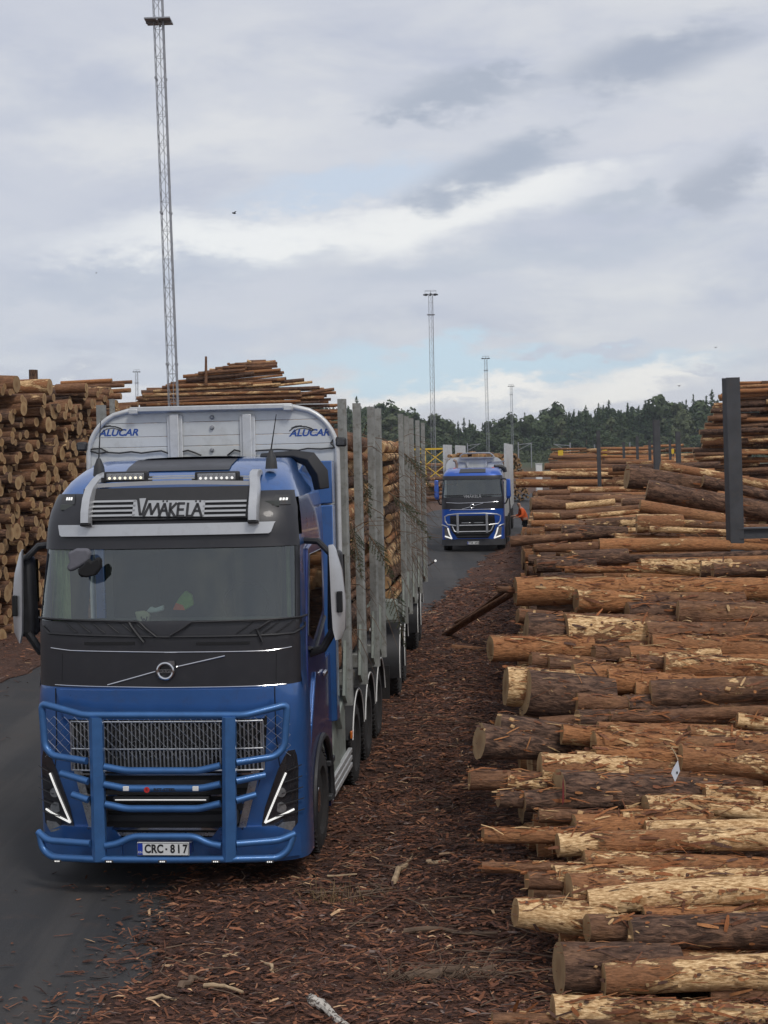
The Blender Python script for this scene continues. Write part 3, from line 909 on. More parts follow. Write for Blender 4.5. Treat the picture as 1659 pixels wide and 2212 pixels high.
# crop, left end x / top / bottom, right end x / top / bottom, bark, label
TABLE = [
 (cropA, 288, 45, 205, 1700, 60, 178, 'o', 'longest orange barked log lying clear across the crest of the roadside heap'),
 (cropA, 190, 92, 128, 430, 92, 126, 'b', 'thin brown pole end poking out towards the road beside the long crest log'),
 (cropA, 617, 108, 238, 760, 108, 240, 'o', 'short reddish log end just under the middle of the long crest log'),
 (cropA, 705, 145, 195, 1010, 150, 190, 'p', 'pale stripped log in the dark gap beneath the long crest log'),
 (cropA, 1168, 170, 315, 1700, 190, 350, 'b', 'thick brown log with one yellow peeled patch under the crest log'),
 (cropA, 300, 215, 295, 620, 220, 300, 'b', 'brown log end under the left tip of the long crest log'),
 (cropA, 345, 240, 445, 640, 240, 450, 'd', 'stout dark butt log with an orange peeled top, second row under the crest log'),
 (cropA, 555, 245, 460, 1040, 250, 400, 'm', 'brown log with a long cream bare stripe, right of the stout orange-topped butt'),
 (cropA, 152, 365, 500, 560, 355, 490, 'o', 'orange log end jutting furthest left below the stout orange-topped butt'),
 (cropA, 1000, 290, 460, 1700, 310, 360, 'b', 'weathered brown log tilted behind the two right hand upper logs'),
 (cropA, 1025, 350, 475, 1700, 360, 480, 'o', 'even orange brown log with a small round knot near its left end'),
 (cropA, 950, 465, 545, 1130, 470, 540, 'b', 'small brown log end tucked under the even orange brown log with the knot'),
 (cropA, 370, 450, 545, 560, 455, 545, 'b', 'shadowed brown stub below the stout orange-topped butt'),
 (cropA, 470, 480, 552, 660, 485, 545, 'g', 'grey stub showing between two upper butts'),
 (cropA, 712, 415, 500, 960, 420, 495, 'b', 'plain brown log deep under the cream striped log'),
 (cropA, 1095, 458, 592, 1700, 500, 618, 'm', 'log with flaking pink bark above and yellow wood below, right side of the heap'),
 (cropA, 235, 530, 738, 470, 535, 740, 'm', 'stubby log end with yellow peeled spots left of the biggest dark butt'),
 (cropA, 345, 548, 795, 700, 552, 820, 'd', 'biggest dark brown butt log with its pale oval cut face turned to the road'),
 (cropA, 600, 515, 660, 830, 510, 655, 'o', 'orange log right behind the biggest dark butt'),
 (cropA, 785, 545, 682, 1130, 550, 665, 'o', 'orange log with torn bark next to the yellow grey stripped log'),
 (cropA, 1020, 605, 770, 1700, 615, 740, 'g', 'yellow grey stripped log with a rounded pale end and green stains'),
 (cropA, 620, 670, 775, 790, 680, 770, 'b', 'short brown log with pale end right under the biggest dark butt'),
 (cropA, 800, 770, 832, 1260, 780, 832, 'b', 'slim brown log lying under the yellow grey stripped log'),
 (cropA, 190, 780, 945, 560, 820, 970, 'd', 'dark log with a cream strip along its top just below the biggest dark butt'),
 (cropA, 92, 842, 1032, 470, 920, 1050, 'd', 'black barked log turned so its tall cut face shows, lowest left of the dark trio'),
 (cropA, 540, 840, 952, 800, 850, 960, 'o', 'short orange log with ragged left end in the middle of the heap'),
 (cropA, 712, 880, 1028, 1100, 890, 1010, 'o', 'orange log under the short ragged orange log'),
 (cropA, 795, 850, 952, 1235, 850, 962, 'm', 'log with square cream peeled patch at its left end in mid heap'),
 (cropA, 1230, 850, 935, 1700, 890, 1000, 'm', 'peeling log sloping down to the right above the log with the white tag'),
 (cropA, 715, 962, 1052, 1090, 955, 1052, 'o', 'smooth tan orange log just left of the white tag'),
 (cropA, 1490, 780, 860, 1700, 822, 885, 'p', 'splintered pale log end at the right edge of the heap'),
 (cropA, 1182, 950, 1112, 1700, 1000, 1150, 'o', 'big orange log with torn pale end that carries the white tag'),
 (cropA, 420, 1000, 1190, 640, 1000, 1190, 'm', 'upright looking stub of a log with peeled lower half, left of the blackest thick log'),
 (cropA, 38, 1085, 1197, 330, 1080, 1190, 'b', 'brown log end jutting furthest towards the road at mid height'),
 (cropA, 245, 1120, 1197, 470, 1120, 1190, 'm', 'thin mustard log end between the jutting brown log and the peeled stub'),
 (cropA, 524, 1090, 1312, 1340, 1100, 1290, 'd', 'blackest thick log with deep furrowed bark and red paint at its left end'),
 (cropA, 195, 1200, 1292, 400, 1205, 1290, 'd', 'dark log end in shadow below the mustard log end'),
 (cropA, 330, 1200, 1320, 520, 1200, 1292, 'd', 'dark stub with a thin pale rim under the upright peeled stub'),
 (cropA, 1312, 1170, 1265, 1700, 1180, 1290, 'p', 'pale split log with an oval branch scar right of the blackest log'),
 (cropA, 415, 1300, 1377, 620, 1300, 1370, 'b', 'small brown log end below and left of the blackest log'),
 (cropA, 865, 1310, 1368, 1240, 1308, 1370, 'm', 'thin yellow sided log poking left under the long cream topped log'),
 (cropA, 1068, 1235, 1305, 1700, 1290, 1385, 'm', 'long log with a cream top sloping right beneath the blackest log'),
 (cropA, 112, 1400, 1487, 520, 1395, 1480, 'o', 'orange stub lying low and far left near the ground litter'),
 (cropA, 990, 1365, 1445, 1700, 1380, 1460, 'p', 'shattered pale log with lifted splinters above the knotty log'),
 (cropA, 515, 1430, 1560, 1700, 1422, 1545, 'm', 'long orange log dotted with round pale branch knots'),
 (cropB, 552, 250, 365, 1700, 265, 352, 'p', 'cream stripped log with green moss patches under the knotty log'),
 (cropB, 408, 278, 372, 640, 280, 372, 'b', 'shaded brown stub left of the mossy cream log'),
 (cropB, 348, 418, 565, 680, 415, 600, 'm', 'two toned log end with cream band and orange bark near the litter'),
 (cropB, 515, 398, 482, 700, 400, 482, 'g', 'grey green short log above the two toned log end'),
 (cropB, 622, 290, 505, 860, 295, 500, 'm', 'broad log butt with peeled face left of the cream log speckled black'),
 (cropB, 716, 362, 512, 1700, 352, 492, 'p', 'long cream log speckled with black, brown bark left on its lower half'),
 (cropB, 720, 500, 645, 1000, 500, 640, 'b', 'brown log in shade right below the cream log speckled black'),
 (cropB, 942, 520, 692, 1700, 500, 690, 'd', 'grey violet log with cracked bark low on the right'),
 (cropB, 575, 650, 912, 1000, 650, 905, 'd', 'very dark butt with a thin pale rim low in the heap'),
 (cropB, 800, 755, 922, 1700, 750, 945, 'm', 'patchwork barked log with square cream end, second from the bottom right'),
 (cropB, 545, 918, 1075, 1700, 950, 1075, 'p', 'greenish yellow stripped log lying lowest at the right bottom'),
 (cropB, 228, 1010, 1090, 540, 1010, 1085, 'b', 'rough pinkish brown log end at the very bottom'),
 (cropB, 175, 228, 288, 530, 225, 282, 'b', 'dim brown pole end sticking out above the litter left of the mossy cream log'),
 # the flat top of the heap further down the yard
 (cropC, 60, 195, 232, 775, 195, 226, 'm', 'upper of two long straight logs reaching out behind the far truck'),
 (cropC, 68, 238, 295, 775, 240, 280, 'o', 'lower red brown of the two long straight logs behind the far truck'),
 (cropC, 395, 285, 325, 890, 290, 322, 'm', 'slim peeling log below the two long straight logs'),
 (cropC, 205, 310, 347, 360, 310, 345, 'b', 'brown log end beside the asphalt under the two long straight logs'),
 (cropC, 250, 345, 387, 870, 350, 392, 'b', 'flat brown log in the row over the worker in orange'),
 (cropC, 163, 355, 435, 390, 375, 435, 'b', 'brown log with end near the road, level with the worker\'s head'),
 (cropC, 385, 393, 437, 625, 370, 412, 'p', 'pale grey stripped log tilted up to the right near the worker'),
 (cropC, 735, 363, 417, 830, 360, 414, 'g', 'short grey stub left of the two giant dark logs'),
 (cropC, 178, 450, 502, 350, 455, 495, 'o', 'orange log end nearest the worker\'s back'),
 (cropC, 350, 450, 502, 835, 402, 442, 'b', 'brown log leaning right behind the thin cream edged log'),
 (cropC, 450, 465, 498, 835, 432, 462, 'm', 'thin cream edged log tilted up over the round grey log'),
 (cropC, 508, 500, 567, 832, 478, 550, 'g', 'round grey lichen coloured log below the thin cream edged log'),
 (cropC, 358, 530, 637, 700, 540, 612, 'd', 'broad dark purple brown butt left of the round grey log'),
 (cropC, 35, 600, 670, 372, 592, 622, 'b', 'brown log reaching out to the far truck\'s front wheel'),
 (cropC, 180, 650, 702, 475, 640, 700, 'b', 'brown log right below the one reaching the far truck\'s wheel'),
 (cropC, 470, 640, 692, 640, 640, 690, 'm', 'small peeled log end left of the long flaky orange log'),
 (cropC, 595, 618, 720, 1560, 650, 702, 'o', 'long flaky orange log behind the crest log'),
 (cropC, 690, 583, 632, 1700, 590, 640, 'o', 'long log with a bright cream strip at the foot of the steel post'),
 (cropC, 910, 535, 577, 1420, 560, 587, 'p', 'cream topped log left of the steel post\'s foot'),
 (cropC, 900, 470, 542, 1430, 520, 562, 'g', 'mottled grey log beneath the smooth tan log by the steel post'),
 (cropC, 850, 370, 452, 1430, 470, 545, 's', 'smooth tan log without bark flakes sloping down to the steel post'),
 (cropC, 895, 245, 375, 1750, 405, 520, 'd', 'giant dark trunk sloping down behind the steel post'),
 (cropC, 768, 150, 302, 1250, 235, 320, 'd', 'second giant dark trunk end behind the sloping giant one'),
 (cropC, 980, 128, 185, 1750, 262, 325, 'm', 'high trunk with a long white bare strip running past the steel post'),
 (cropC, 1245, 215, 292, 1720, 335, 395, 'd', 'dark log between the giant trunk and the white striped trunk'),
 (cropC, 165, 500, 540, 360, 500, 540, 'o', 'reddish log end at the worker\'s boots'),
 (cropC, 250, 525, 570, 350, 525, 565, 'b', 'small brown stub right of the worker\'s boots'),
 (cropC, 722, 548, 580, 810, 545, 580, 'p', 'bright cream chunk under the round grey log'),
 (cropC, 830, 463, 582, 920, 460, 582, 'm', 'stout peeled butt standing out under the smooth tan log'),
 (cropC, 250, 140, 182, 960, 150, 182, 'b', 'long brown log on the far side with a white box at its left'),
 (cropC, 290, 178, 202, 770, 170, 195, 'm', 'thin far log with peeled spots behind the two long straight logs'),
 (cropD, 740, 660, 737, 880, 655, 732, 'g', 'blue grey stub end left of the long flaky orange log'),
 (cropD, 1060, 700, 762, 1420, 700, 785, 'p', 'cream peeled log directly behind the crest log'),
 (cropD, 1345, 705, 792, 1420, 715, 792, 'g', 'grey stump like log end behind the crest log'),
 (cropD, 1400, 720, 792, 1720, 715, 792, 'g', 'grey brown log at the right behind the crest log'),
 (cropD, 540, 680, 732, 745, 690, 740, 'd', 'dark log low beside the road above the thin brown pole end'),
 (cropD, 710, 735, 765, 1070, 735, 765, 'm', 'flat cream edged log just above the crest log'),
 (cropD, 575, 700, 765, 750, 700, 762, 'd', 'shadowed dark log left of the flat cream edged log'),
]
DEPTH = {'giant': 29.0}
for i, (crop, xl, tl, bl, xr, tr, br, tone, label) in enumerate(TABLE):
    a, b = crop(xl, (tl + bl) / 2), crop(xr, (tr + br) / 2)
    k = crop(0, 1)[1] - crop(0, 0)[1]
    Y = heap_depth(max(a[0], 1100), a[1])
    yl, yr = Y, Y
    if crop is cropC:
        Y = min(Y, 66.0)
        if 895 <= xl or xl in (850, 768, 830):       # the giant trunks lie across the rack by the steel post
            Y = {895: 27.0, 768: 28.6, 980: 30.0, 1245: 28.4, 850: 25.6, 900: 24.8, 910: 24.0, 830: 24.6}[xl]
        if xl in (60, 68, 250, 290) and tl < 300:
            Y = 67 if xl in (60, 68) else 72 + (xl == 290) * -3
        yl = yr = Y
    r0, r1 = (bl - tl) * k / 2 / FPX * Y, (br - tr) * k / 2 / FPX * Y
    r0, r1 = r0 * 1.02, max(r1, r0 * 0.62) * 1.02
    p, q = at(a[0], a[1], yl), at(b[0], b[1], yr)
    d = q - p
    L0 = np.linalg.norm(d)
    d /= L0
    rr_ = random.Random(i)
    d[1] += rr_.uniform(-0.04, 0.05)
    if i == 24:
        d[1] = 0.28
    d /= np.linalg.norm(d)
    full = b[0] > 1640
    if not full and crop in (cropA, cropB):
        d[1] += rr_.uniform(0.04, 0.14)
        d[2] -= rr_.uniform(0.03, 0.09)
        d /= np.linalg.norm(d)
    L = max(L0 + (rr_.uniform(0.8, 1.8) if full else rr_.uniform(0.15, 0.35)), 0.75)
    r1 = r0 + (r1 - r0) * L / L0 if L < 2.5 * L0 else r0 * 0.9
    r1 = max(r1, 0.55 * r0)
    near = Y < 30
    o = add_log(p + d * L / 2, d, L, r0, r1, tone, label, HEAP, 2 if near else 1,
                flakes=int(L * (150 if tone in 'omp' else 75)) if Y < 20 else int(L * 26) if near else 0, amp=0.006 if tone == 's' else None)
# filling: what lies beneath the top logs of the heap
cand = []
for Y in np.arange(9.9, 66, 0.30):
    top = heap_top(Y)
    layers = np.arange(0.13, top - 0.3, 0.29) if Y < 19 else np.arange(max(0.13, top - 0.95), top - 0.16, 0.29)
    for z in layers:
        r = rng.uniform(0.10, 0.175)
        x0 = (0.093 * Y - 0.08 if Y < 40 else 0.0972 * Y - 0.05) + (rng.uniform(-0.05, 0.5) if z < top - 0.5 else rng.uniform(0.05, 0.9))
        cand.append((Y + rng.uniform(-0.1, 0.1), min(z + rng.uniform(-0.05, 0.05), top - r - 0.30), x0, r))
for Y in np.arange(10.4, 30, 0.42):
    if True:
        r = rng.uniform(0.05, 0.10)
        cand.append((Y + rng.uniform(-0.15, 0.15), heap_top(Y) - r - rng.uniform(0.06, 0.2), 0.093 * Y + rng.uniform(0.0, 1.6), r))
cand.sort()
k_ind = 0
for i, (Y, z, x0, r) in enumerate(cand):
    L = rng.uniform(3.0, 4.6)
    d = np.array([1.0, rng.uniform(-0.07, 0.08), rng.uniform(-0.035, 0.03)])
    d /= np.linalg.norm(d)
    c = np.array([x0, Y, max(z, r * 0.9)]) + d * L / 2
    tone = rng.choice('obbmdogb')
    if Y < 18.2 and k_ind < 40 and (i % 2 == 0 or z > heap_top(Y) - 0.5):
        add_log(c, d, L, r, r * rng.uniform(0.8, 1.05), tone, 'brown log half hidden under the top logs of the roadside heap', 'logs packed inside the roadside heap', 2, flakes=int(L * 12))
        k_ind += 1
    else:
        stuff_log(c, d, L, r, r * rng.uniform(0.8, 1.0), tone, i + 5000)

# short log ends lying on the sloping face towards the road
for i, Y in enumerate(np.arange(10.9, 16.9, 0.23)):
    r = rng.uniform(0.095, 0.16)
    L = rng.uniform(0.9, 1.7)
    d = np.array([1.0, rng.uniform(0.0, 0.16), rng.uniform(-0.10, -0.01)])
    d /= np.linalg.norm(d)
    c = np.array([0.093 * Y + rng.uniform(0.15, 1.15), Y, heap_top(Y) - r * 0.8]) + d * L / 2
    add_log(c, d, L, r, r * rng.uniform(.85, 1.0), rng.choice('obmmdpob'), 'short log end wedged between longer logs on the sloping face of the roadside heap', 'short log ends on the heap face', 2, flakes=int(L * 110))

# ---------------- the tall wall of logs on the left of the road
th = R(5.54)
wd = np.array([math.sin(th), math.cos(th), 0])
W0 = np.array([-9.05, 34.6, 0])
ax = np.array([math.cos(R(5.54 + 8)), -math.sin(R(5.54 + 8)), 0])
wall = []
z = 0.15
row = 0
while z < 6.5:
    s = -4.0 + rng.uniform(0, 0.3)
    while s < 22:
        r = rng.uniform(0.065, 0.135) if rng.random() < 0.86 else rng.uniform(0.14, 0.205)
        s += r
        top = 5.55 + 0.03 * min(s, 9) - 0.075 * max(0, s - 9) + 0.12 * math.sin(s * 0.7 + 1) + 0.1 * math.sin(s * 2.1)
        if z < top:
            p = W0 + wd * s + np.array([0, 0, z + rng.uniform(-0.08, 0.08)]) + ax * rng.uniform(-0.6, 0.6)
            d = ax + np.array([rng.uniform(-0.02, 0.02), rng.uniform(-0.13, 0.13), rng.uniform(-0.07, 0.07)])
            d /= np.linalg.norm(d)
            wall.append((p, d, r))
        s += r * 0.92 + 0.01
    z += 0.186
    row += 1
vis = []
for i, (p, d, r) in enumerate(wall):
    px, py = proj(p)
    v = (-25 < px < 242 and 700 < py < 990 - 0 * px) or (-25 < px < 200 and py < 1080) or (-25 < px < 80 and py < 1420)
    if -40 < px < 480 and py < 1450:
        vis.append((not v, -r / p[1], i))
vis.sort()
keep = {i for bad, _s, i in vis[:78] if not bad}
for bad, _s, i in vis:
    p, d, r = wall[i]
    L = 3.2
    tone = rng.choice('bbddgbb')
    if i in keep:
        add_log(p - d * L / 2, d, L, r * rng.uniform(.9, 1.1), r, tone, 'round ended log in the tall log wall behind the blue truck\'s left side', 'logs of the tall wall left of the road', 1)
    else:
        stuff_log(p - d * L / 2, d, L, r, r, tone, 9000 + i, 10, 1)
# logs lying lengthwise on top of the wall
for xl, xr, yc, hpx, Y, tone, lab in [
        (-40, 108, 836, 35, 37.5, 'm', 'thick pale log with a big round cut end on top of the log wall'),
        (-60, 96, 862, 26, 37.0, 'g', 'grey log lying right under the thick pale log on the wall'),
        (120, 187, 838, 22, 40.5, 'b', 'brown log on the wall right of the big round cut end'),
        (128, 242, 825, 9, 45, 'o', 'thin reddish pole slanting up on the right top of the wall'),
        (150, 268, 835, 9, 46, 'b', 'thin brown pole on the right top of the wall'),
        (170, 285, 828, 8, 47, 'b', 'thin brown pole lying highest at the wall\'s right end'),
        (180, 282, 846, 10, 46, 'o', 'reddish pole near the grey stake end at the wall\'s right'),
        (165, 262, 856, 14, 44, 'b', 'brown log right beside the grey stake end on the wall')]:
    p, q = at(xl, yc + 2, Y), at(xr, yc - (3 if hpx < 12 else 0), Y)
    d = (q - p) / np.linalg.norm(q - p)
    d[1] -= 0.12
    d /= np.linalg.norm(d)
    L = np.linalg.norm(q - p)
    r = hpx / 2 / FPX * Y
    add_log(q - d * L / 2, d, L, r * 0.95, r, tone, lab, 'logs lying along the top of the left wall', 1)

# ---------------- the high far stack seen over the truck's headboard, logs lying sideways
far_n = 0
for zr in np.arange(3.6, 9.2, 0.105):
    t_ = (zr - 1.2) / 8.1
    xr = np.interp(zr, [6.5, 7.5, 7.85, 8.1, 9.3], [734, 716, 665, 624, 606]) + rng.uniform(-14, 12)
    xl = np.interp(zr, [1, 7.4, 7.9, 8.6, 9.2], [285, 296, 325, 410, 530]) + rng.uniform(-8, 12)
    if zr > 7.7:
        slope = 0.07
    else:
        slope = 0.0
    for k in range(3):
        Y = 84 + k * 0.4 + rng.uniform(-0.2, 0.2)
        a = xl + (rng.uniform(0, 12) if k == 0 else rng.uniform(0, 130 if zr < 8.5 else 20))
        b = xr - (rng.uniform(0, 10) if k == 1 else rng.uniform(0, 150))
        pa = at(a, 900, Y); pb = at(b, 900, Y)
        pa[2] = zr - slope * (pb[0] - pa[0]) * 0.5 + rng.uniform(-0.1, 0.1)
        pb[2] = zr + slope * (pb[0] - pa[0]) * 0.5 * 0.4 + rng.uniform(-0.16, 0.16) * (1 if zr < 8.3 else 0.5)
        d = pb - pa
        L = np.linalg.norm(d)
        d /= L
        r = rng.uniform(0.075, 0.13)
        tone = rng.choice('oobbmbd')
        far_n += 1
        if zr > 6.5 and far_n % 5 == 0:
            add_log((pa + pb) / 2, d, L, r, r * .8, tone, 'slim reddish pole lying sideways in the high far stack above the headboard', 'poles of the high stack seen over the headboard', 1)
        else:
            stuff_log((pa + pb) / 2, d, L, r, r * .8, tone, 12000 + far_n, 8, 2)
for a, b, tl_, lab in [((625, 853), (722, 842), 'b', 'lone pole sticking out to the right from the high far stack')]:
    pa, pb = at(*a, 84), at(*b, 84)
    d = pb - pa
    L = np.linalg.norm(d)
    add_log((pa + pb) / 2, d / L, L, 0.10, 0.09, tl_, lab, None, 1)
pa, pb = at(445, 832, 83.5), at(445, 770, 83.5)
d = pb - pa
L = np.linalg.norm(d)
add_log((pa + pb) / 2, d / L, L, 0.09, 0.06, 'b', 'thin pole standing upright on the high far stack', None, 1)

# ---------------- the big stack at the far right
n_r = 0
for zr in np.arange(0.2, 6.95, 0.178):
    xl = float(np.interp(zr, [0.2, 2.0, 4.0, 5.7, 6.9], [1478, 1490, 1508, 1542, 1585]))
    x = xl + rng.uniform(-10, 10)
    first = True
    while x < 1800:
        Lp = rng.uniform(1.5, 3.2)
        Y = 70 + rng.uniform(-0.7, 0.5)
        p = at(x, 950, Y)
        p[2] = zr + rng.uniform(-0.06, 0.06)
        d = np.array([1.0, rng.uniform(-0.05, 0.05), rng.uniform(-0.03, 0.05)])
        d /= np.linalg.norm(d)
        r = rng.uniform(0.075, 0.14)
        tone = rng.choice('bbommodg')
        n_r += 1
        if zr > 1.9 and n_r % 4 == 0 and x < 1650:
            add_log(p + d * Lp / 2, d, Lp, r, r * .9, tone, 'brown log lying sideways in the big stack behind the tall steel post', 'logs of the big stack behind the tall steel post', 1)
        else:
            stuff_log(p + d * Lp / 2, d, Lp, r, r * .9, tone, 15000 + n_r, 9, 2)
        for q in range(1):
            p2 = p + np.array([rng.uniform(0, 0.6), 0.5, rng.uniform(-.1, .1)])
            stuff_log(p2 + d * Lp / 2, d, Lp, r, r * .9, rng.choice('bdob'), 18000 + n_r, 8, 1)
        x += Lp * FPX / Y * rng.uniform(0.55, 0.95)
# base of that stack and low stacks in the distance
for (x0, x1, y0, y1, Y) in [(1180, 1480, 968, 1004, 150), (1180, 1330, 984, 1008, 110), (1330, 1500, 990, 1025, 82), (1180, 1490, 1000, 1022, 92), (1300, 1480, 1010, 1034, 62), (740, 948, 1034, 1090, 120), (880, 1000, 1005, 1035, 240)]:
    yy_ = y0
    zt = at(x0, y0, Y)[2]
    for zr in np.arange(0.15, max(zt, 0.4), 0.25):
        x = x0 + rng.uniform(0, 25)
        while x < x1:
            Lp = rng.uniform(3.0, 5.0)
            p = at(x, 950, Y + rng.uniform(-1, 1))
            p[2] = zr + rng.uniform(-.08, .08) + 0.25 * math.sin(x * 0.05)
            d = np.array([1.0, rng.uniform(-0.1, 0.1), rng.uniform(-0.03, 0.03)])
            d /= np.linalg.norm(d)
            r = rng.uniform(0.10, 0.18)
            STUFF['c'] += 0
            stuff_log(p + d * Lp / 2, d, Lp, r, r * .9, rng.choice('oobmbd'), int(21000 + x * 7 + zr * 100 + Y), 7, 1)
            x += Lp * FPX / Y * rng.uniform(0.7, 1.0)
# round stack of ends behind the far truck
for k in range(420):
    zz_ = rng.random() ** 0.8
    c0 = at(1110, 1000, 118)
    p = np.array([c0[0] + rng.uniform(-1.35, 1.3) * math.sqrt(1 - zz_ * .97), 118 + rng.uniform(-.3, .3), 0.08 + zz_ * 3.6])
    stuff_log(p + np.array([0, 1.5, 0]), np.array([0.05, 1, 0]), 3, 0.075, 0.07, 'd', 30000 + k, 6, 1)

# ------------------------------------------------------------------ the blue timber truck in front
HEAD = R(5.54)
TX, TY = -2.07, 13.95
HV, RV = np.array([math.sin(HEAD), math.cos(HEAD)]), np.array([math.cos(HEAD), -math.sin(HEAD)])


def loc(px, py, ly, T=(TX, TY), h=HV, r=RV):
    """photo position -> (x, z) in the truck's own cross plane ly metres behind its bumper"""
    d = ray(px, py)
    T = np.array(T)
    t = (ly + T @ h) / (d[:2] @ h)
    p = d[:2] * t - T
    return float(p @ r), float(CAMZ + d[2] * t)


def c1(x, y, ly): return loc(x / 2.0, 844.8 + y / 2.0, ly)
def c2(x, y, ly): return loc(x / 2.0, 1344 + y / 2.0, ly)
def c3(x, y, ly): return loc((330 + x / 2.476) * .768, (1260 + y / 2.476) * .768, ly)


class Cab:
    """outer skin of a cab: bowed front, round corners, straight sides"""
    def __init__(s, zk, yk, wz, wk, D=0.5, n=3.6, rear=2.3):
        s.zk, s.yk, s.wz, s.wk, s.D, s.n, s.rear = zk, yk, wz, wk, D, n, rear

    def W(s, z): return float(np.interp(z, s.wz, s.wk))
    def Y0(s, z): return float(np.interp(z, s.zk, s.yk))

    def raw(s, p, z):
        w, y0, e = s.W(z), s.Y0(z), 2 / s.n
        if abs(p) <= 90:
            a = R(p)
            x = w * math.copysign(abs(math.sin(a)) ** e, p)
            return Vector((x, y0 + s.D * (1 - abs(math.cos(a)) ** e), z))
        return Vector((math.copysign(w, p), y0 + s.D + (abs(p) - 90) / 100, z))

    def P(s, p, z, off=0.0):
        q = s.raw(p, z)
        if off:
            dp = s.raw(min(p + 0.7, 400), z) - s.raw(p - 0.7, z)
            dz_ = s.raw(p, z + 0.01) - s.raw(p, z - 0.01)
            nn = dp.cross(dz_).normalized()
            q = q + nn * off
        return q

    def px(s, x, z):
        """front parameter for a given x"""
        t = min(0.9999, abs(x) / s.W(z))
        return math.copysign(math.degrees(math.asin(t ** (s.n / 2))), x)

    def front(s, x, z, off=0.0):
        return s.P(s.px(x, z), z, off)

    def shell(s, mb, zs, ps, off=0.0, m=0):
        return mb.grid([[s.P(p, z, off) for p in ps] for z in zs], m)

    def panel(s, mb, rows, off, nx=8, skirt=0.03, m=0):
        """raised panel on the front: rows of (z, x left, x right)"""
        top = [[s.front(a + (b - a) * k / nx, z, off) for k in range(nx + 1)] for z, a, b in rows]
        low = [[s.front(a + (b - a) * k / nx, z, off - skirt) for k in range(nx + 1)] for z, a, b in rows]
        mb.grid(top, m)
        mb.grid([top[0], low[0]], m).grid([top[-1], low[-1]], m)
        mb.grid([[r_[0] for r_ in top], [r_[0] for r_ in low]], m)
        mb.grid([[r_[-1] for r_ in top], [r_[-1] for r_ in low]], m)
        return mb

    def line(s, pts, off, sub=6):
        o = []
        for (xa, za), (xb, zb) in zip(pts, pts[1:]):
            for k in range(sub):
                t = k / sub
                o.append(s.front(xa + (xb - xa) * t, za + (zb - za) * t, off))
        o.append(s.front(*pts[-1], off))
        return o


def frange(a, b, k):
    return [a + (b - a) * i / k for i in range(k + 1)]


def wheel_set(parent, x, y, r=0.52, w=0.30, side=1, rear=False):
    """rim with its tyre; the rim is a part, the tyre rides on it"""
    rim = MB()
    o = side
    if rear:
        rim.lathe([(-0.10 * o, 0.30), (0.02 * o, 0.30), (0.02 * o, 0.27), (-0.09 * o, 0.25), (-0.10 * o, 0.13), (-0.02 * o, 0.11), (-0.0 * o, 0.06)], (0, 0, 0), 'x', 24)
    else:
        rim.lathe([(-0.05 * o, 0.30), (0.10 * o, 0.30), (0.10 * o, 0.275), (0.05 * o, 0.25), (0.09 * o, 0.15), (0.13 * o, 0.12), (0.14 * o, 0.05)], (0, 0, 0), 'x', 24)
    for k in range(10):
        a = 2 * math.pi * k / 10
        rim.lathe([((0.06 if not rear else -0.08) * o, 0.016), ((0.11 if not rear else -0.04) * o, 0.013)], (0, 0.19 * math.cos(a), 0.19 * math.sin(a)), 'x', 6)
    ro = rim.build('wheel', M['chrome'], parent)
    ro.location = (x, y, r)
    ty = MB()
    h = w / 2
    ty.lathe([(-h * .75, 0.295), (-h, 0.34), (-h, r - .07), (-h * .82, r - .012), (-h * .4, r), (h * .4, r), (h * .82, r - .012), (h, r - .07), (h, 0.34), (h * .75, 0.295)], (0, 0, 0), 'x', 40)
    for k in range(44):
        a = 2 * math.pi * k / 44
        for q in (-1, 1):
            ty.box((q * h * .7, math.cos(a) * (r - .004), math.sin(a) * (r - .004)), (h * .5, 0.035, 0.02), 0, Matrix.Rotation(a - math.pi / 2, 3, 'X'))
    ty.build('tyre', M['rubber'], ro)
    return ro


MY = 0.40
TL = 'blue log truck in front with blue bull bar, loaded with timber, facing the camera'
truck = thing('timber_truck', TL, 'truck', (TX, TY, 0), -HEAD, None)
cab = Cab([0.25, 1.0, 1.9, 2.45, 3.17, 3.4, 3.62, 3.78, 3.9, 3.97], [0.03, 0.0, 0.0, 0.03, 0.26, 0.30, 0.44, 0.66, 0.98, 1.35],
          [0.25, 1.8, 1.9, 2.4, 3.2, 3.5, 3.68, 3.82, 3.93, 3.97], [1.285, 1.28, 1.25, 1.25, 1.225, 1.20, 1.15, 1.08, 1.0, 0.95])
FULL = frange(-90, 90, 44)
# body skin
mb = MB()
cab.shell(mb, [0.26, 0.3, 0.5, 0.8, 1.1, 1.4, 1.7, 1.86, 1.90], [-98, -94] + FULL + [94, 98])
mb.build('front_body', M['blue'], truck, ang=50)
mb = MB()
cab.shell(mb, [1.895, 1.92, 2.1, 2.3, 2.44, 2.475], frange(-84, 84, 40), 0.004)
cab.shell(mb, [2.475, 2.5], frange(-84, 84, 40), 0.004)
mb.build('front_panel', M['black_gloss'], truck, ang=50)
mb = MB()
cab.shell(mb, frange(2.47, 3.19, 8), frange(-71, 71, 30), 0.002)
mb.build('windscreen', M['glass'], truck, ang=60)
for s in (-1, 1):
    mb = MB()
    cab.shell(mb, frange(2.45, 3.2, 8), [s * v for v in frange(70, 80, 4)], 0.006)
    mb.build('window_pillar', M['black_gloss'], truck, ang=60)
    mb = MB()
    cab.shell(mb, frange(1.85, 3.25, 10), [s * v for v in (79, 82, 86, 90, 92, 95)], 0.004)
    mb.build('pillar_cover', M['blue'], truck, ang=60)
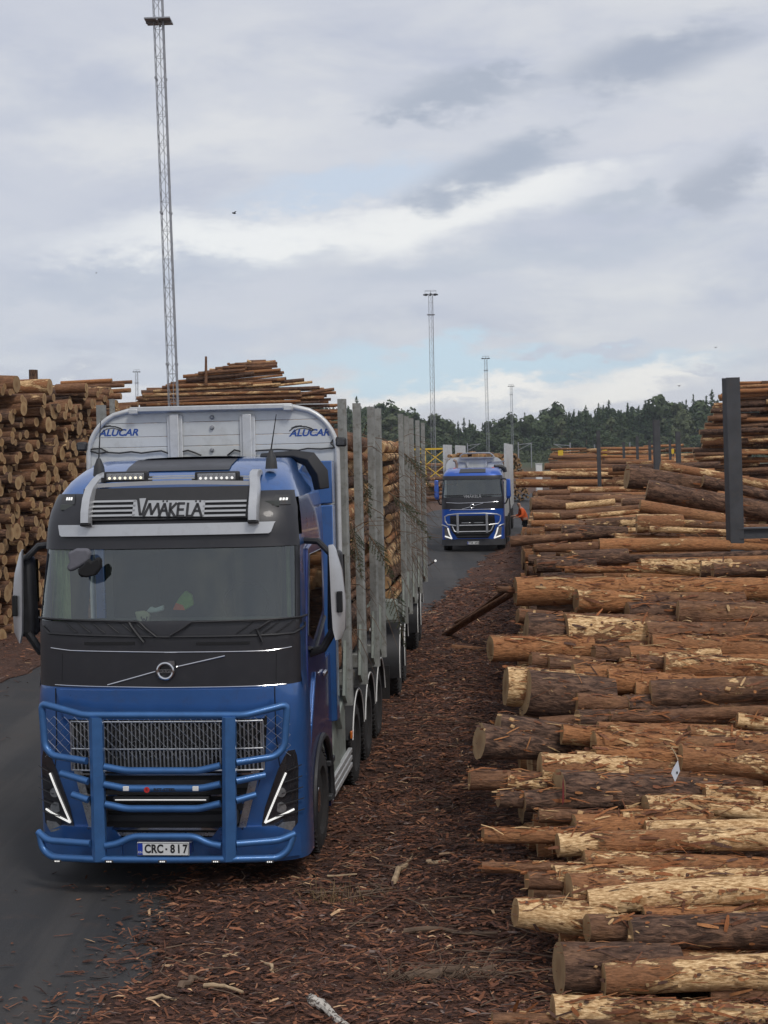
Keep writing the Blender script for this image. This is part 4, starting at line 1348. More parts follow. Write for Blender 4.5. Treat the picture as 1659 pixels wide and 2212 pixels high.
# header over the windscreen
mb = MB()
cab.shell(mb, [3.15, 3.19, 3.26, 3.4, 3.5, 3.58, 3.63, 3.655], frange(-76, 76, 40), 0.02)
cab.shell(mb, [3.15], frange(-76, 76, 40), 0.02) if False else None
mb.grid([[cab.P(p, 3.15, 0.02) for p in frange(-76, 76, 40)], [cab.P(p, 3.17, -0.06) for p in frange(-76, 76, 40)]])
mb.build('sun_header', M['black_gloss'], truck, ang=50)
# roof and sides
mb = MB()
zs = [3.6, 3.66, 3.72, 3.78, 3.84, 3.9, 3.95, 3.97]
ps = [-240, -160, -120, -100] + FULL + [100, 120, 160, 240]
cab.shell(mb, zs, ps, 0.002)
k = len(ps)
top = [cab.P(p, 3.97) for p in ps]
half = len(top)
mb.grid([[(t_.x * (1 - u), t_.y + (2.3 - t_.y) * 0 + u * 0.0 + (1.9 - t_.y) * u * 0.9, 3.97 + 0.035 * math.sin(u * 1.57)) for t_ in top] for u in (0, 0.15, 0.4, 0.7, 1.0)])
mb.build('roof', M['blue'], truck, ang=50)
for s in (-1, 1):
    mb = MB()
    cab.shell(mb, [1.89] + frange(2.0, 3.62, 8), [s * v for v in (89, 95, 120, 160, 230)], 0.0)
    mb.build('cab_side', M['blue_shaded'], truck, ang=50)
    # door and arch panel with the wheel opening cut out
    mb = MB()
    arch = [(1.45 - 0.63 * math.cos(a), 0.52 + 0.63 * math.sin(a)) for a in frange(R(-8), R(188), 16)]
    poly = [(0.42, 0.30), (0.80, 0.30)] + arch + [(2.1, 0.30), (2.3, 0.30), (2.3, 1.90), (0.42, 1.90)]
    mb.prism(poly, s * 1.215, s * 1.253, 'yz')
    mb.build('side_panel', M['blue_shaded'], truck, bevel=0.012)
    mb = MB()
    arc = [Vector((s * 1.262, 1.45 - 0.64 * math.cos(a), 0.52 + 0.64 * math.sin(a))) for a in frange(R(-12), R(192), 20)]
    mb.tube(arc, 0.035, 8)
    mb.build('wheel_arch', M['black'], truck)
    # door: proud skin, window, handle, mirror
    mb = MB()
    mb.prism([(0.62, 1.22), (1.75, 1.22), (1.75, 3.12), (1.25, 3.16), (0.80, 3.10), (0.62, 2.2)], s * 1.225, s * 1.262, 'yz')
    door = mb.build('door', M['blue_shaded'], truck, bevel=0.01)
    mb = MB()
    mb.prism([(0.70, 2.28), (0.98, 2.20), (1.68, 2.42), (1.68, 3.04), (0.88, 3.04)], s * 1.255, s * 1.268, 'yz')
    mb.build('door_window', M['sideglass'], door)
    mb = MB()
    mb.box((s * 1.285, 1.62, 1.78), (0.035, 0.20, 0.045))
    mb.build('handle', M['chrome'], door, bevel=0.008)
    mb = MB()
    mb.tube([(s * 1.27, 0.55, 1.22), (s * 1.272, 0.75, 1.55), (s * 1.272, 0.98, 1.88)], 0.014, 6)
    mb.build('trim_or_highlight', M['blue'], door)  # lighter blue tube standing for the highlight streak up the door
    mb = MB()
    mb.tube([(s * 1.275, 0.66, 2.16), (s * 1.275, 1.0, 2.08), (s * 1.275, 1.74, 2.34)], 0.02, 6)
    mb.build('sill_strip', M['black'], door)
    for zz in (0.42, 0.78):
        mb = MB()
        mb.box((s * 1.23, 2.12, zz), (0.1, 0.34, 0.06))
        mb.build('step', M['chassis'], truck, bevel=0.01)
    mb = MB()
    mb.prism([(0.30, 1.02), (0.5, 1.2), (0.52, 1.06), (0.36, 0.92)], s * 1.245, s * 1.27, 'yz')
    mb.build('side_lamp', M['lens'], truck)
    # mirrors
    mb = MB()
    mb.box((s * 1.47, 0.43 + MY, 2.68), (0.17, 0.20, 0.80), 0, None, 0.82)
    mir = mb.build('mirror_housing', M['black'], truck, bevel=0.05, seg=3)
    mir.location.x = s * 0.05
    mb = MB()
    xo, xi = s * 1.60, s * 1.44
    prof = [(2.24, 1.485, 1.53), (2.34, 1.462, 1.585), (2.6, 1.452, 1.60), (2.9, 1.446, 1.565), (3.10, 1.44, 1.50), (3.14, 1.438, 1.47)]
    f_ = [[(s * (a + (b - a) * .86 * k / 4), 0.185 + MY + 0.09 * (k / 4) ** 1.3, z) for k in range(5)] for z, a, b in prof]
    bk = [[(v[0], v[1] + 0.05, v[2]) for v in row] for row in f_]
    mb.grid(f_).grid(bk)
    mb.grid([[r_[0] for r_ in f_], [r_[0] for r_ in bk]]).grid([[r_[-1] for r_ in f_], [r_[-1] for r_ in bk]])
    mb.grid([f_[0], bk[0]]).grid([f_[-1], bk[-1]])
    mb.build('mirror_cover', M['silver'], mir, ang=40)
    mb = MB()
    mb.box((s * 1.53, 0.225 + MY, 2.60), (0.05, 0.07, 0.20))
    mb.build('mirror_slot', M['dark'], mir, bevel=0.01)
    mb = MB()
    mb.box((s * 1.47, 0.536 + MY, 2.82), (0.15, 0.012, 0.42)).box((s * 1.47, 0.536 + MY, 2.42), (0.15, 0.012, 0.22))
    mb.build('mirror_glass', M['sideglass'], mir)
    mb = MB()
    mb.tube([(s * 1.13, 0.80, 3.18), (s * 1.32, 0.74, 3.17), (s * 1.44, 0.72, 3.05)], 0.032, 8)
    mb.build('mirror_arm', M['black'], mir)
    mb = MB()
    mb.tube([(s * 1.17, 0.80, 2.08), (s * 1.34, 0.76, 2.14), (s * 1.45, 0.74, 2.32)], 0.042, 8)
    mb.build('mirror_arm', M['black'], mir)
    # flare behind the cab
    mb = MB()
    mb.prism([(s * 1.06, 2.34), (s * 1.16, 2.24), (s * 1.30, 2.40), (s * 1.30, 2.62), (s * 1.06, 2.62)], 1.15, 3.46, 'xy')
    mb.prism([(s * 1.02, 2.34), (s * 1.12, 2.24), (s * 1.30, 2.40), (s * 1.30, 2.62), (s * 1.02, 2.62)], 3.475, 3.93, 'xy')
    mb.build('wind_deflector', M['blue'], truck, bevel=0.012)

# back wall, floor and furnishings of the cab, seen through the screen
mb = MB()
mb.box((0, 2.28, 2.6), (2.3, 0.05, 2.6)).box((0, 1.2, 1.85), (2.3, 2.0, 0.06))
mb.box((0, 1.3, 3.55), (2.1, 1.7, 0.05))
mb.build('cab_interior', M['interior'], truck)
mb = MB()
mb.prism([(0.20, 2.30), (0.34, 2.46), (0.62, 2.47), (0.85, 2.36), (0.85, 2.1), (0.2, 2.1)], -1.12, 1.12, 'yz')
mb.build('dashboard', M['interior'], truck, bevel=0.02)
for s in (-0.62, 0.62):
    mb = MB()
    mb.box((s, 1.28, 2.30), (0.5, 0.5, 0.16)).box((s, 1.55, 2.72), (0.48, 0.16, 0.72)).box((s, 1.56, 3.16), (0.28, 0.12, 0.18))
    mb.build('seat', M['seat'], truck, bevel=0.05, seg=3)
mb = MB()
mb.tube([(0.62 + 0.22 * math.cos(a), 0.92 + 0.08 * math.sin(a), 2.56 + 0.20 * math.sin(a)) for a in frange(0, 6.2832, 24)], 0.016, 8, cap=False)
mb.build('steering_wheel', M['black'], truck)
mb = MB()
mb.grid([[(-1.18 + 0.20 * k / 8, 0.50 - 0.04 * k / 8 + 0.014 * math.cos(k * 3), z) for k in range(9)] for z in frange(2.45, 3.2, 6)])
mb.build('window_curtain', M['curtain'], truck, ang=60)
mb = MB()
mb.grid([[(1.13 - 0.06 * k / 6 + 0.012 * math.sin(k * 2.4), 0.52 + 0.12 * k / 6, z) for k in range(7)] for z in frange(2.45, 3.2, 6)])
mb.build('window_curtain', M['curtain'], truck, ang=60)
# front mirror hanging outside from the header on its grey arm
mb = MB()
mb.prism([c1(*q, 0.08) for q in ((338, 770), (365, 748), (385, 722), (398, 738), (425, 715), (438, 725), (440, 760), (415, 795), (375, 805), (345, 795))], 0.04, 0.12, 'xz')
fm = mb.build('front_mirror', M['dark'], truck, bevel=0.02, seg=3)
mb = MB()
pa_, pb_, pc_ = c1(330, 690, 0.12), c1(372, 712, 0.1), c1(305, 768, 0.1)
mb.prism([c1(*q, 0.10) for q in ((286, 765), (300, 738), (292, 700), (330, 680), (380, 680), (392, 700), (382, 738), (345, 762), (302, 782))], 0.08, 0.16, 'xz')
mb.build('mirror_arm', M['capcloth'], fm, bevel=0.03, seg=3)
for nm, poly, y0, mt, lab, ct in [
        ('pennant', [(580, 955), (620, 950), (645, 965), (640, 1000), (615, 1008), (590, 990)], 0.40, 'cream', 'cream pennant with a black mark on the front truck\'s dashboard', 'pennant'),
        ('paper_napkin', [(628, 955), (650, 930), (665, 940), (705, 925), (705, 950), (655, 960)], 0.45, 'greyliner', 'crumpled pale paper on the front truck\'s dashboard', 'paper'),
        ('safety_vest', [(745, 945), (760, 915), (775, 890), (800, 862), (828, 880), (835, 925), (800, 948)], 0.62, 'hivis_green', 'green safety vest lying over the front truck\'s dashboard', 'vest')]:
    mb = MB()
    mb.prism([c1(*q, y0) for q in poly], y0, y0 + 0.06, 'xz')
    o = mb.build(nm, M[mt], None, bevel=0.015, seg=3)
    o.matrix_world = Matrix.Translation((TX, TY, 0)) @ Matrix.Rotation(-HEAD, 4, 'Z')
    tag(o, lab, ct)
    if nm == 'safety_vest':
        mb = MB()
        mb.prism([c1(*q, y0) for q in ((748, 945), (760, 915), (790, 925), (800, 946))], y0 - 0.006, y0, 'xz')
        mb.build('orange_panel', M['hivis'], o)
    if nm == 'pennant':
        mb = MB()
        mb.stroke([c1(*q, y0) for q in ((610, 975), (618, 995), (622, 982), (630, 995), (636, 975))], 0.012, y0 - 0.005, y0)
        mb.build('mark', M['ink'], o)

# wipers along the foot of the screen
for pts in ([(150, 992), (600, 1000)], [(740, 1055), (830, 1002), (1320, 990)]):
    mb = MB()
    q = [c1(*p, 0.03) for p in pts]
    mb.tube(cab.line(q, 0.035, 10), 0.011, 6)
    w_ = mb.build('wiper', M['black'], truck)
    mb = MB()
    if pts[0][0] < 300:
        mb.tube(cab.line([c1(625, 1085, .03), c1(560, 1004, .03)], 0.03, 5), 0.014, 6)
        mb.tube(cab.line([c1(680, 1062, .03), c1(600, 1000, .03)], 0.03, 5), 0.010, 6)
    else:
        mb.tube(cab.line([c1(1130, 1085, .03), c1(1105, 1030, .03), c1(1160, 1000, .03)], 0.03, 5), 0.014, 6)
    mb.build('wiper_arm', M['black'], w_)
mb = MB()
for xx in range(6):
    a, b = 270 + xx * 62, 1002
    mb.tube(cab.line([c1(a, b, .03), c1(a + 60, b + 42, .03)], 0.016, 3), 0.005, 5)
for xx in range(4):
    a, b = 1090 + xx * 55, 1000
    mb.tube(cab.line([c1(a, b, .03), c1(a - 70, b + 48, .03)], 0.016, 3), 0.005, 5)
mb.tube(cab.line([c1(165, 1025, .03), c1(200, 1052, .03), c1(720, 1062, .03), c1(1250, 1055, .03), c1(1315, 1020, .03)], 0.014, 8), 0.012, 6)
mb.build('screen_guard', M['black'], truck)
mb = MB()
mb.tube(cab.line([c2(205, 118, 0), c2(300, 126, 0), c2(720, 131, 0), c2(1150, 128, 0), c2(1243, 118, 0)], 0.008, 6), 0.006, 6)
mb.tube(cab.line([c2(228, 276, 0), c2(720, 282, 0), c2(1225, 277, 0)], 0.008, 8), 0.005, 6)
mb.tube(cab.line([c2(465, 272, 0), c2(672, 214, 0)], 0.008, 4), 0.008, 6)
mb.tube(cab.line([c2(762, 194, 0), c2(970, 147, 0)], 0.008, 4), 0.008, 6)
mb.build('trim_or_highlight', M['chrome'], truck)
ex, ez = c2(717, 210, 0)
mb = MB()
mb.tube([(ex + 0.072 * math.cos(a), -0.018, ez + 0.072 * math.sin(a)) for a in frange(0, 6.2832, 32)], 0.017, 8, cap=False)
mb.prism([(ex + 0.04, ez + 0.055), (ex + 0.09, ez + 0.05), (ex + 0.088, ez + 0.095), (ex + 0.028, ez + 0.095)], -0.03, -0.012, 'xz')
mb.box((ex, -0.016, ez), (0.16, 0.014, 0.036))
emb = mb.build('emblem', M['chrome'], truck)
text('emblem_lettering', 'VOLVO', 0.036, M['ink'], emb, (ex, -0.0245, ez), depth=0.001, offset=0.001)
# panel gaps of the black front
mb = MB()
for xx in (260, 1185):
    mb.tube(cab.line([c2(xx, 140, 0), c2(xx, 262, 0)], 0.0045, 4), 0.003, 4)
for a, b in ((360, 580), (845, 1075)):
    cab.panel(mb, [(c2(a, 88, 0)[1], c2(a, 88, 0)[0], c2(b, 88, 0)[0]), (c2(a, 100, 0)[1], c2(a, 100, 0)[0], c2(b, 100, 0)[0])], 0.012, 6, 0.012)
mb.build('panel_gap', M['dark'], truck)

# silver visor bar, sign and frame over the screen
q = [c1(267, 572, 0.2), c1(1187, 568, 0.2), c1(1170, 627, 0.2), c1(280, 627, 0.2)]
mb = MB()
zt, zb = 3.405, 3.268
def dep(z): return 0.21 + (z - 3.27) * 0.35
rows = []
for z, a, b in ((zb, -0.985, 0.955), (zb + 0.015, -1.0, 0.975), (zt - 0.045, -1.015, 1.0), (zt - 0.03, -1.015, 1.01)):
    rows.append((z, a, b))
cab.panel(mb, rows, 0.06, 16, 0.03)
mb.build('visor_bar', M['silver'], truck, ang=40)
mb = MB()
sy0 = 0.30
q0, q1 = c1(402, 412, 0.45), c1(1068, 560, 0.32)
mb.grid([[(x, y, z) for x in (-0.80, 0.80)] for z, y in ((3.425, 0.26), (3.72, 0.395))])
mb.grid([[(x, y + 0.03, z) for x in (-0.80, 0.80)] for z, y in ((3.425, 0.26), (3.72, 0.395))])
mb.build('sign_board', M['black'], truck)


def sgn(x, z): return x, z


# name sign: stripes and letters lie in the sloped board's plane (built flat, then tilted)
sroot = MB()
cx_, zc_ = -0.03, 3.545
def s3(x, y):
    a, b = c3(x, y, 0.31)
    return a - cx_, b - zc_
xl_, xr_ = s3(-170, 420)[0], s3(900, 420)[0]
ya = [368, 405, 440, 475]
for yv in ya:
    for a, b in ((-172, 130), (600, 900)):
        (x0, z0), (x1, z1) = s3(a, yv), s3(b, yv)
        sroot.box(((x0 + x1) / 2, 0, (z0 + z1) / 2), (x1 - x0, 0.008, 0.020))
sroot.prism([s3(*p) for p in ((112, 362), (138, 362), (135, 348), (205, 345), (212, 362), (612, 362), (612, 482), (112, 482))], -0.004, 0.004, 'xz')
so = sroot.build('name_sign', M['sign'], truck, smooth=False)
tilt = math.atan2(0.135, 0.295)
so.matrix_local = Matrix.Translation((cx_, 0.309 - 0.012, zc_)) @ Matrix.Rotation(-tilt, 4, 'X')
mb = MB()
for pts in [[(142, 350), (168, 468), (184, 468), (206, 350)], [(196, 482), (228, 388), (248, 468), (284, 386), (306, 482)], [(300, 482), (331, 388), (362, 482)], [(318, 440), (348, 440)],
            [(372, 384), (372, 482)], [(414, 384), (376, 432), (410, 482)], [(470, 386), (428, 386), (428, 480), (474, 480)], [(428, 432), (466, 432)],
            [(494, 384), (494, 480), (526, 480)], [(528, 482), (560, 388), (596, 482)], [(544, 442), (580, 442)]]:
    mb.stroke([s3(*p) for p in pts], 0.024, -0.008, -0.0045)
for x, y in ((320, 370), (346, 370), (548, 370), (577, 370)):
    a, b = s3(x, y)
    mb.box((a, -0.0055, b), (0.016, 0.004, 0.016))
mb.build('name_lettering', M['ink'], so, smooth=False)
# silver hoops and rail
for s, xx in ((-1, 378), (1, 1098)):
    xa = c1(xx, 470, 0.3)[0]
    mb = MB()
    path = [(3.40, 0.22), (3.50, 0.235), (3.62, 0.30), (3.72, 0.39), (3.80, 0.52), (3.84, 0.64), (3.86, 0.80)]
    W2 = 0.052
    L_, R_ = [], []
    for z, y in path:
        e = max(0, (z - 3.7)) * 0.35 * -s
        L_.append([(xa - W2 + e, y, z), (xa - W2 * .7 + e, y - 0.05, z + 0.01), (xa + W2 * .7 + e, y - 0.05, z + 0.01), (xa + W2 + e, y, z), (xa + W2 + e, y + .03, z - .03), (xa - W2 + e, y + .03, z - .03), (xa - W2 + e, y, z)])
    mb.grid(L_)
    mb.add(L_[0][:-1], [(0, 1, 2, 3, 4, 5)])
    mb.build('roof_hoop', M['silver'], truck, ang=40)
    mb = MB()
    mb.box((xa, 0.215, 3.392), (0.095, 0.07, 0.03))
    mb.build('hoop_foot', M['black'], truck, bevel=0.01)
mb = MB()
xa, xb = c1(398, 400, 0.45)[0], c1(1080, 400, 0.45)[0]
for z, y, h, dd in ((3.745, 0.42, 0.038, 0.05), (3.785, 0.46, 0.016, 0.10), (3.805, 0.53, 0.012, 0.06)):
    mb.grid([[(xa + (xb - xa) * k / 10, y - 0.02 * math.sin(k / 10 * 3.14159) + dy_, z + 0.02 * math.sin(k / 10 * 3.14159) + dz_) for k in range(11)] for dy_, dz_ in ((0, -h / 2), (0, h / 2), (dd, h / 2), (dd, -h / 2), (0, -h / 2))])
mb.build('roof_rail', M['silver'], truck, ang=40)
for xx, m_ in ((540, 'lamp_warm'), (934, 'lamp')):
    xc, zc = c1(xx, 370, 0.40)
    mb = MB()
    mb.box((xc, 0.46, zc), (0.42, 0.09, 0.098))
    lb = mb.build('light_bar', M['black'], truck, bevel=0.014)
    mb = MB()
    mb.box((xc, 0.412, zc), (0.36, 0.012, 0.064))
    mb.build('lens', M['lens'], lb, bevel=0.004)
    for k in range(7):
        mb = MB()
        a = xc + (k - 3) * 0.05
        mb.lathe([(0.400, 0.013), (0.408, 0.012)], (a, 0, zc - 0.012), 'y', 10)
        mb.build('led', M[m_], lb)
        mb = MB()
        mb.box((a + 0.012, 0.403, zc + 0.014), (0.006, 0.006, 0.030), 0, Matrix.Rotation(0.5, 3, 'Y'))
        mb.build('reflector', M['chrome'], lb)
    for s in (-1, 1):
        mb = MB()
        mb.box((xc + s * 0.225, 0.46, zc - 0.03), (0.04, 0.03, 0.05))
        mb.build('bracket', M['black'], lb, bevel=0.005)
for xx in (280, 1200):
    xc, zc = c1(xx, 478, 0.36)
    mb = MB()
    cab.panel(mb, [(zc - 0.045, xc - 0.075, xc + 0.075), (zc + 0.01, xc - 0.075, xc + 0.068), (zc + 0.045, xc - 0.055 , xc + 0.052)], 0.028, 4, 0.02)
    pl_ = mb.build('position_lamp', M['chassis'], truck)
    mb = MB()
    for k in range(3):
        cab.panel(mb, [(zc - 0.008, xc - 0.02 + k * 0.024, xc - 0.004 + k * 0.024), (zc + 0.014, xc - 0.02 + k * 0.024, xc - 0.004 + k * 0.024)], 0.034, 2, 0.004)
    mb.build('led', M['lamp'], pl_)
# dark hatch on the roof, antennas, air intake
mb = MB()
mb.grid([[cab.front(x, z, 0.012) for x in frange(-0.52, 0.5, 8)] for z in frange(3.86, 3.968, 5)])
mb.grid([[(x, y, 4.003) for x in frange(-0.52, 0.5, 4)] for y in (1.36, 1.9)])
mb.build('roof_hatch', M['black_gloss'], truck, ang=60)
for xx, base, tip, tx in ((428, 335, 130, 432), (1172, 300, 100, 1192)):
    xa, za = c1(xx, base, 0.9)
    xb, zb_ = c1(tx, tip, 0.9)
    za = min(za, 3.97)
    mb = MB()
    mb.tube([(xa, 0.9, za - .08), (xa, 0.9, za + .02), (xa, 0.9, za + 0.10)], [0.06, 0.05, 0.018], 10)
    an_ = mb.build('antenna', M['chassis'], truck)
    mb = MB()
    mb.tube([(xa, 0.9, za + .1), (xb, 0.92, zb_)], [0.008, 0.004], 6)
    mb.build('whip', M['black'], an_)
mb = MB()
mb.tube([(0.62, 1.95, 3.99), (0.98, 1.9, 3.99), (1.14, 1.88, 3.95), (1.24, 1.88, 3.80), (1.26, 1.88, 3.64)], [0.035, 0.06, 0.09, 0.10, 0.085], 4)
mb.build('air_intake', M['black'], truck, bevel=0.01)

# ---- grille and lower front
mb = MB()
q0, q1, q2, q3 = c2(292, 412, 0), c2(1150, 412, 0), c2(1040, 930, 0), c2(395, 930, 0)
cab.panel(mb, [(q3[1], q3[0], q2[0]), (q0[1] - 0.46, q0[0] + 0.03, q1[0] - 0.03), (q0[1], q0[0], q1[0])], 0.006, 14, 0.004)
mb.build('grille_recess', M['dark'], truck)
# upper radiator guard: upright pressed bars
xa, zt = c2(306, 430, 0)
xb, zb = c2(1136, 638, 0)
zm = c2(700, 546, 0)[1]
mb = MB()
for z in (zt, zm, zb):
    mb.tube(cab.line([(xa, z), (xb, z)], 0.03, 14), 0.009, 6)
for x in (xa, xb):
    mb.tube(cab.line([(x, zb), (x, zt)], 0.03, 3), 0.009, 6)
guard = mb.build('radiator_guard', M['grille'], truck)
nb = 48
for k in range(nb):
    x = xa + (xb - xa) * (k + 0.5) / nb
    mb = MB()
    cab.panel(mb, [(zm + 0.01, x - 0.0055, x + 0.0055), (zt - 0.012, x - 0.0055, x + 0.0055)], 0.026, 1, 0.016)
    cab.panel(mb, [(zb, x - 0.004, x + 0.010), (zm - 0.012, x - 0.007, x + 0.007)], 0.026, 1, 0.016)
    mb.build('guard_bar', M['grille'], guard, smooth=False)
# chain-link net in front, hung inside the bull bar
mb = MB()
q0, q1 = c2(190, 400, -.1), c2(1225, 590, -.1)
netx = frange(q0[0], q1[0], 46)
st = netx[1] - netx[0]
nz_ = int((q0[1] - q1[1]) / st)
for i in range(46):
    for j in range(nz_):
        x, z = netx[i], q1[1] + j * st
        a = cab.front(x, z, 0.085 + 0.03 * math.cos(x * 1.2))
        b = cab.front(x + st, z + st, 0.085 + 0.03 * math.cos(x * 1.2))
        c = cab.front(x + st, z, 0.085 + 0.03 * math.cos(x * 1.2))
        d = cab.front(x, z + st, 0.085 + 0.03 * math.cos(x * 1.2))
        if (i + j) % 2 == 0:
            mb.tube([a, b], 0.0016, 3, cap=False)
        else:
            mb.tube([d, c], 0.0016, 3, cap=False)
net = mb.build('guard_net', M['grille'], truck, smooth=False)
net['kind'] = 'stuff'
# lower slats between the headlamps
for (ya_, xl_, xr_, hh, mt) in ((655, 350, 1090, .018, 'chrome'), (700, 345, 1100, .07, 'black'), (745, 365, 1080, .014, 'chrome'), (800, 375, 1075, .06, 'black'), (845, 385, 1060, .06, 'black'), (890, 378, 1050, .022, 'chrome'), (915, 395, 1045, .03, 'grille')):
    (x0, z0), (x1, _z) = c2(xl_, ya_, 0), c2(xr_, ya_, 0)
    mb = MB()
    cab.panel(mb, [(z0 - hh / 2, x0, x1), (z0 + hh / 2, x0, x1)], 0.035 if mt == 'chrome' else 0.02, 12, 0.02)
    mb.build('grille_slat', M[mt], truck)
for s, (a, b, c_, d) in ((-1, ((320, 640), (355, 640), (425, 930), (395, 930))), (1, ((1085, 640), (1120, 640), (1050, 930), (1020, 930)))):
    mb = MB()
    P_ = [c2(*v, 0) for v in (a, b, c_, d)]
    cab.panel(mb, [(P_[3][1], min(P_[3][0], P_[2][0]), max(P_[3][0], P_[2][0])), (P_[0][1], min(P_[0][0], P_[1][0]), max(P_[0][0], P_[1][0]))], 0.03, 2, 0.02)
    mb.build('grille_frame', M['grille'], truck)
(x0, z0), (x1, _z) = c2(502, 760, -.05), c2(902, 760, -.05)
mb = MB()
mb.box(((x0 + x1) / 2, -0.09, z0), (x1 - x0 + .02, 0.06, 0.05))
wl = mb.build('work_light', M['black'], truck, bevel=0.008)
mb = MB()
mb.box(((x0 + x1) / 2, -0.122, z0), (x1 - x0 - .02, 0.006, 0.009))
mb.build('led_strip', M['lamp'], wl)

# headlamps: dark housings in the corners with white light blades
for s in (-1, 1):
    def hl(x, y):
        """left lamp measured; the right one is its mirror picture"""
        a, b = c2(x, y, 0.03)
        return (a if s < 0 else -a), b
    mb = MB()
    rows = []
    for yv, xo, xi in ((905, 200, 300), (880, 178, 318), (800, 172, 300), (700, 166, 262), (640, 163, 238), (590, 166, 212), (565, 172, 196)):
        a, z = hl(xo, yv)
        b, _z = hl(xi, yv)
        a = math.copysign(min(abs(a), 1.215), a)
        rows.append((z, min(a, b), max(a, b)))
    cab.panel(mb, rows, 0.012, 6, 0.02)
    lamp = mb.build('headlamp', M['housing'], truck, ang=40)
    for pts in ([(211, 658), (305, 866)], [(190, 818), (305, 866)]):
        mb = MB()
        q = [hl(*p) for p in pts]
        q = [(math.copysign(min(abs(v[0]), 1.2), v[0]), v[1]) for v in q]
        mb.tube(cab.line(q, 0.022, 8), 0.0095, 6)
        mb.build('light_blade', M['lamp'], lamp)
    for yv, xv, rr_ in ((740, 232, .045), (805, 236, .05)):
        mb = MB()
        a, b = hl(xv, yv)
        p_ = cab.front(a, b, 0.012)
        mb.lathe([(p_.y - 0.012, rr_), (p_.y + 0.02, rr_ * .9)], (p_.x, 0, p_.z), 'y', 14)
        mb.build('lens', M['lens'], lamp)
    mb = MB()
    rows = []
    for yv, xo, xi in ((925, 215, 275), (890, 190, 262), (870, 188, 235)):
        a, z = hl(xo, yv)
        b, _z = hl(xi, yv)
        rows.append((z, min(a, b), max(a, b)))
    cab.panel(mb, rows, 0.018, 4, 0.02)
    mb.build('fog_lamp', M['lens'], lamp)
    mb = MB()
    for k in range(5):
        yv = 640 + k * 48
        mb.tube(cab.line([hl(158 , yv - 8), hl(205 + k * 14, yv + 8)], 0.035, 4), 0.005, 5)
    mb.build('lamp_guard', M['black'], lamp)

# ---- bull bar
BY = -0.27
def bb(x, y):
    a, b = c2(x, y, BY)
    return c2(x, y, BY + max(0.0, (abs(a) - 0.72)) * 0.42)
def curve(pts, r=0.06):
    """rounded polyline in the bull bar's plane, bent back at the outer ends"""
    P_ = [Vector((p[0], BY + max(0.0, (abs(p[0]) - 0.72)) * 0.42, p[1])) for p in pts]
    o = [P_[0]]
    for a, b, c in zip(P_, P_[1:], P_[2:]):
        u, v = (a - b), (c - b)
        l = min(r, u.length * .45, v.length * .45)
        s_, e_ = b + u.normalized() * l, b + v.normalized() * l
        for k in range(6):
            t = k / 5
            o.append(s_ * (1 - t) ** 2 + b * 2 * t * (1 - t) + e_ * t ** 2)
    o.append(P_[-1])
    return o
bar = MB()
TR = 0.033
bar.tube(curve([bb(*p) for p in ((375, 600), (225, 578), (192, 540), (176, 352), (362, 402), (1058, 402), (1242, 354), (1230, 540), (1188, 580), (1020, 606))]), TR, 12)
bull = bar.build('bull_bar', M['blue_tube'], truck, ang=60)
for pts in ([(450, 624), (545, 642), (860, 642), (952, 620)], [(262, 654), (382, 688)], [(450, 700), (540, 718), (870, 718), (952, 700)], [(1020, 686), (1146, 660)],
            [(312, 745), (382, 768)], [(455, 786), (545, 806), (860, 806), (952, 784)], [(1020, 770), (1106, 745)],
            [(160, 908), (205, 946), (392, 956)], [(455, 966), (505, 958), (575, 926), (838, 926), (905, 958), (955, 966)], [(1020, 958), (1205, 942), (1276, 912)],
            [(168, 918), (182, 985), (225, 1018), (400, 1024), (700, 1026), (1010, 1024), (1200, 1018), (1246, 985), (1268, 922)]):
    mb = MB()
    mb.tube(curve([bb(*p) for p in pts]), TR, 12)
    mb.build('cross_tube', M['blue_tube'], bull, ang=60)
for xs_ in ((385, 442, 400, 458), (960, 1018, 966, 1016)):
    P_ = [bb(xs_[0], 410), bb(xs_[1], 410), bb(xs_[3], 1030), bb(xs_[2], 1030)]
    mb = MB()
    hw = (P_[1][0] - P_[0][0]) / 2
    cx0, cx1 = (P_[0][0] + P_[1][0]) / 2, (P_[2][0] + P_[3][0]) / 2
    for z0, z1 in ((P_[3][1], P_[0][1]),):
        prof = [(-hw, 0.05), (-hw, -0.01), (-hw * .35, -0.05), (hw, -0.01), (hw, 0.05)]
        mb.grid([[(cx + a, BY - 0.005 + b, z) for a, b in prof + [prof[0]]] for z, cx in ((z0, cx1), (z1, cx0))])
        mb.add([(cx0 + a, BY - 0.005 + b, z1) for a, b in prof], [(0, 1, 2, 3, 4)])
        mb.add([(cx1 + a, BY - 0.005 + b, z0) for a, b in prof], [(0, 1, 2, 3, 4)])
    mb.build('upright', M['blue_tube'], bull, ang=25)
for xx in (412, 988):
    x, z = bb(xx, 700)
    mb = MB()
    mb.box((x, BY / 2 + 0.03, z - 0.35), (0.06, 0.26, 0.12))
    mb.build('bracket', M['chassis'], bull)
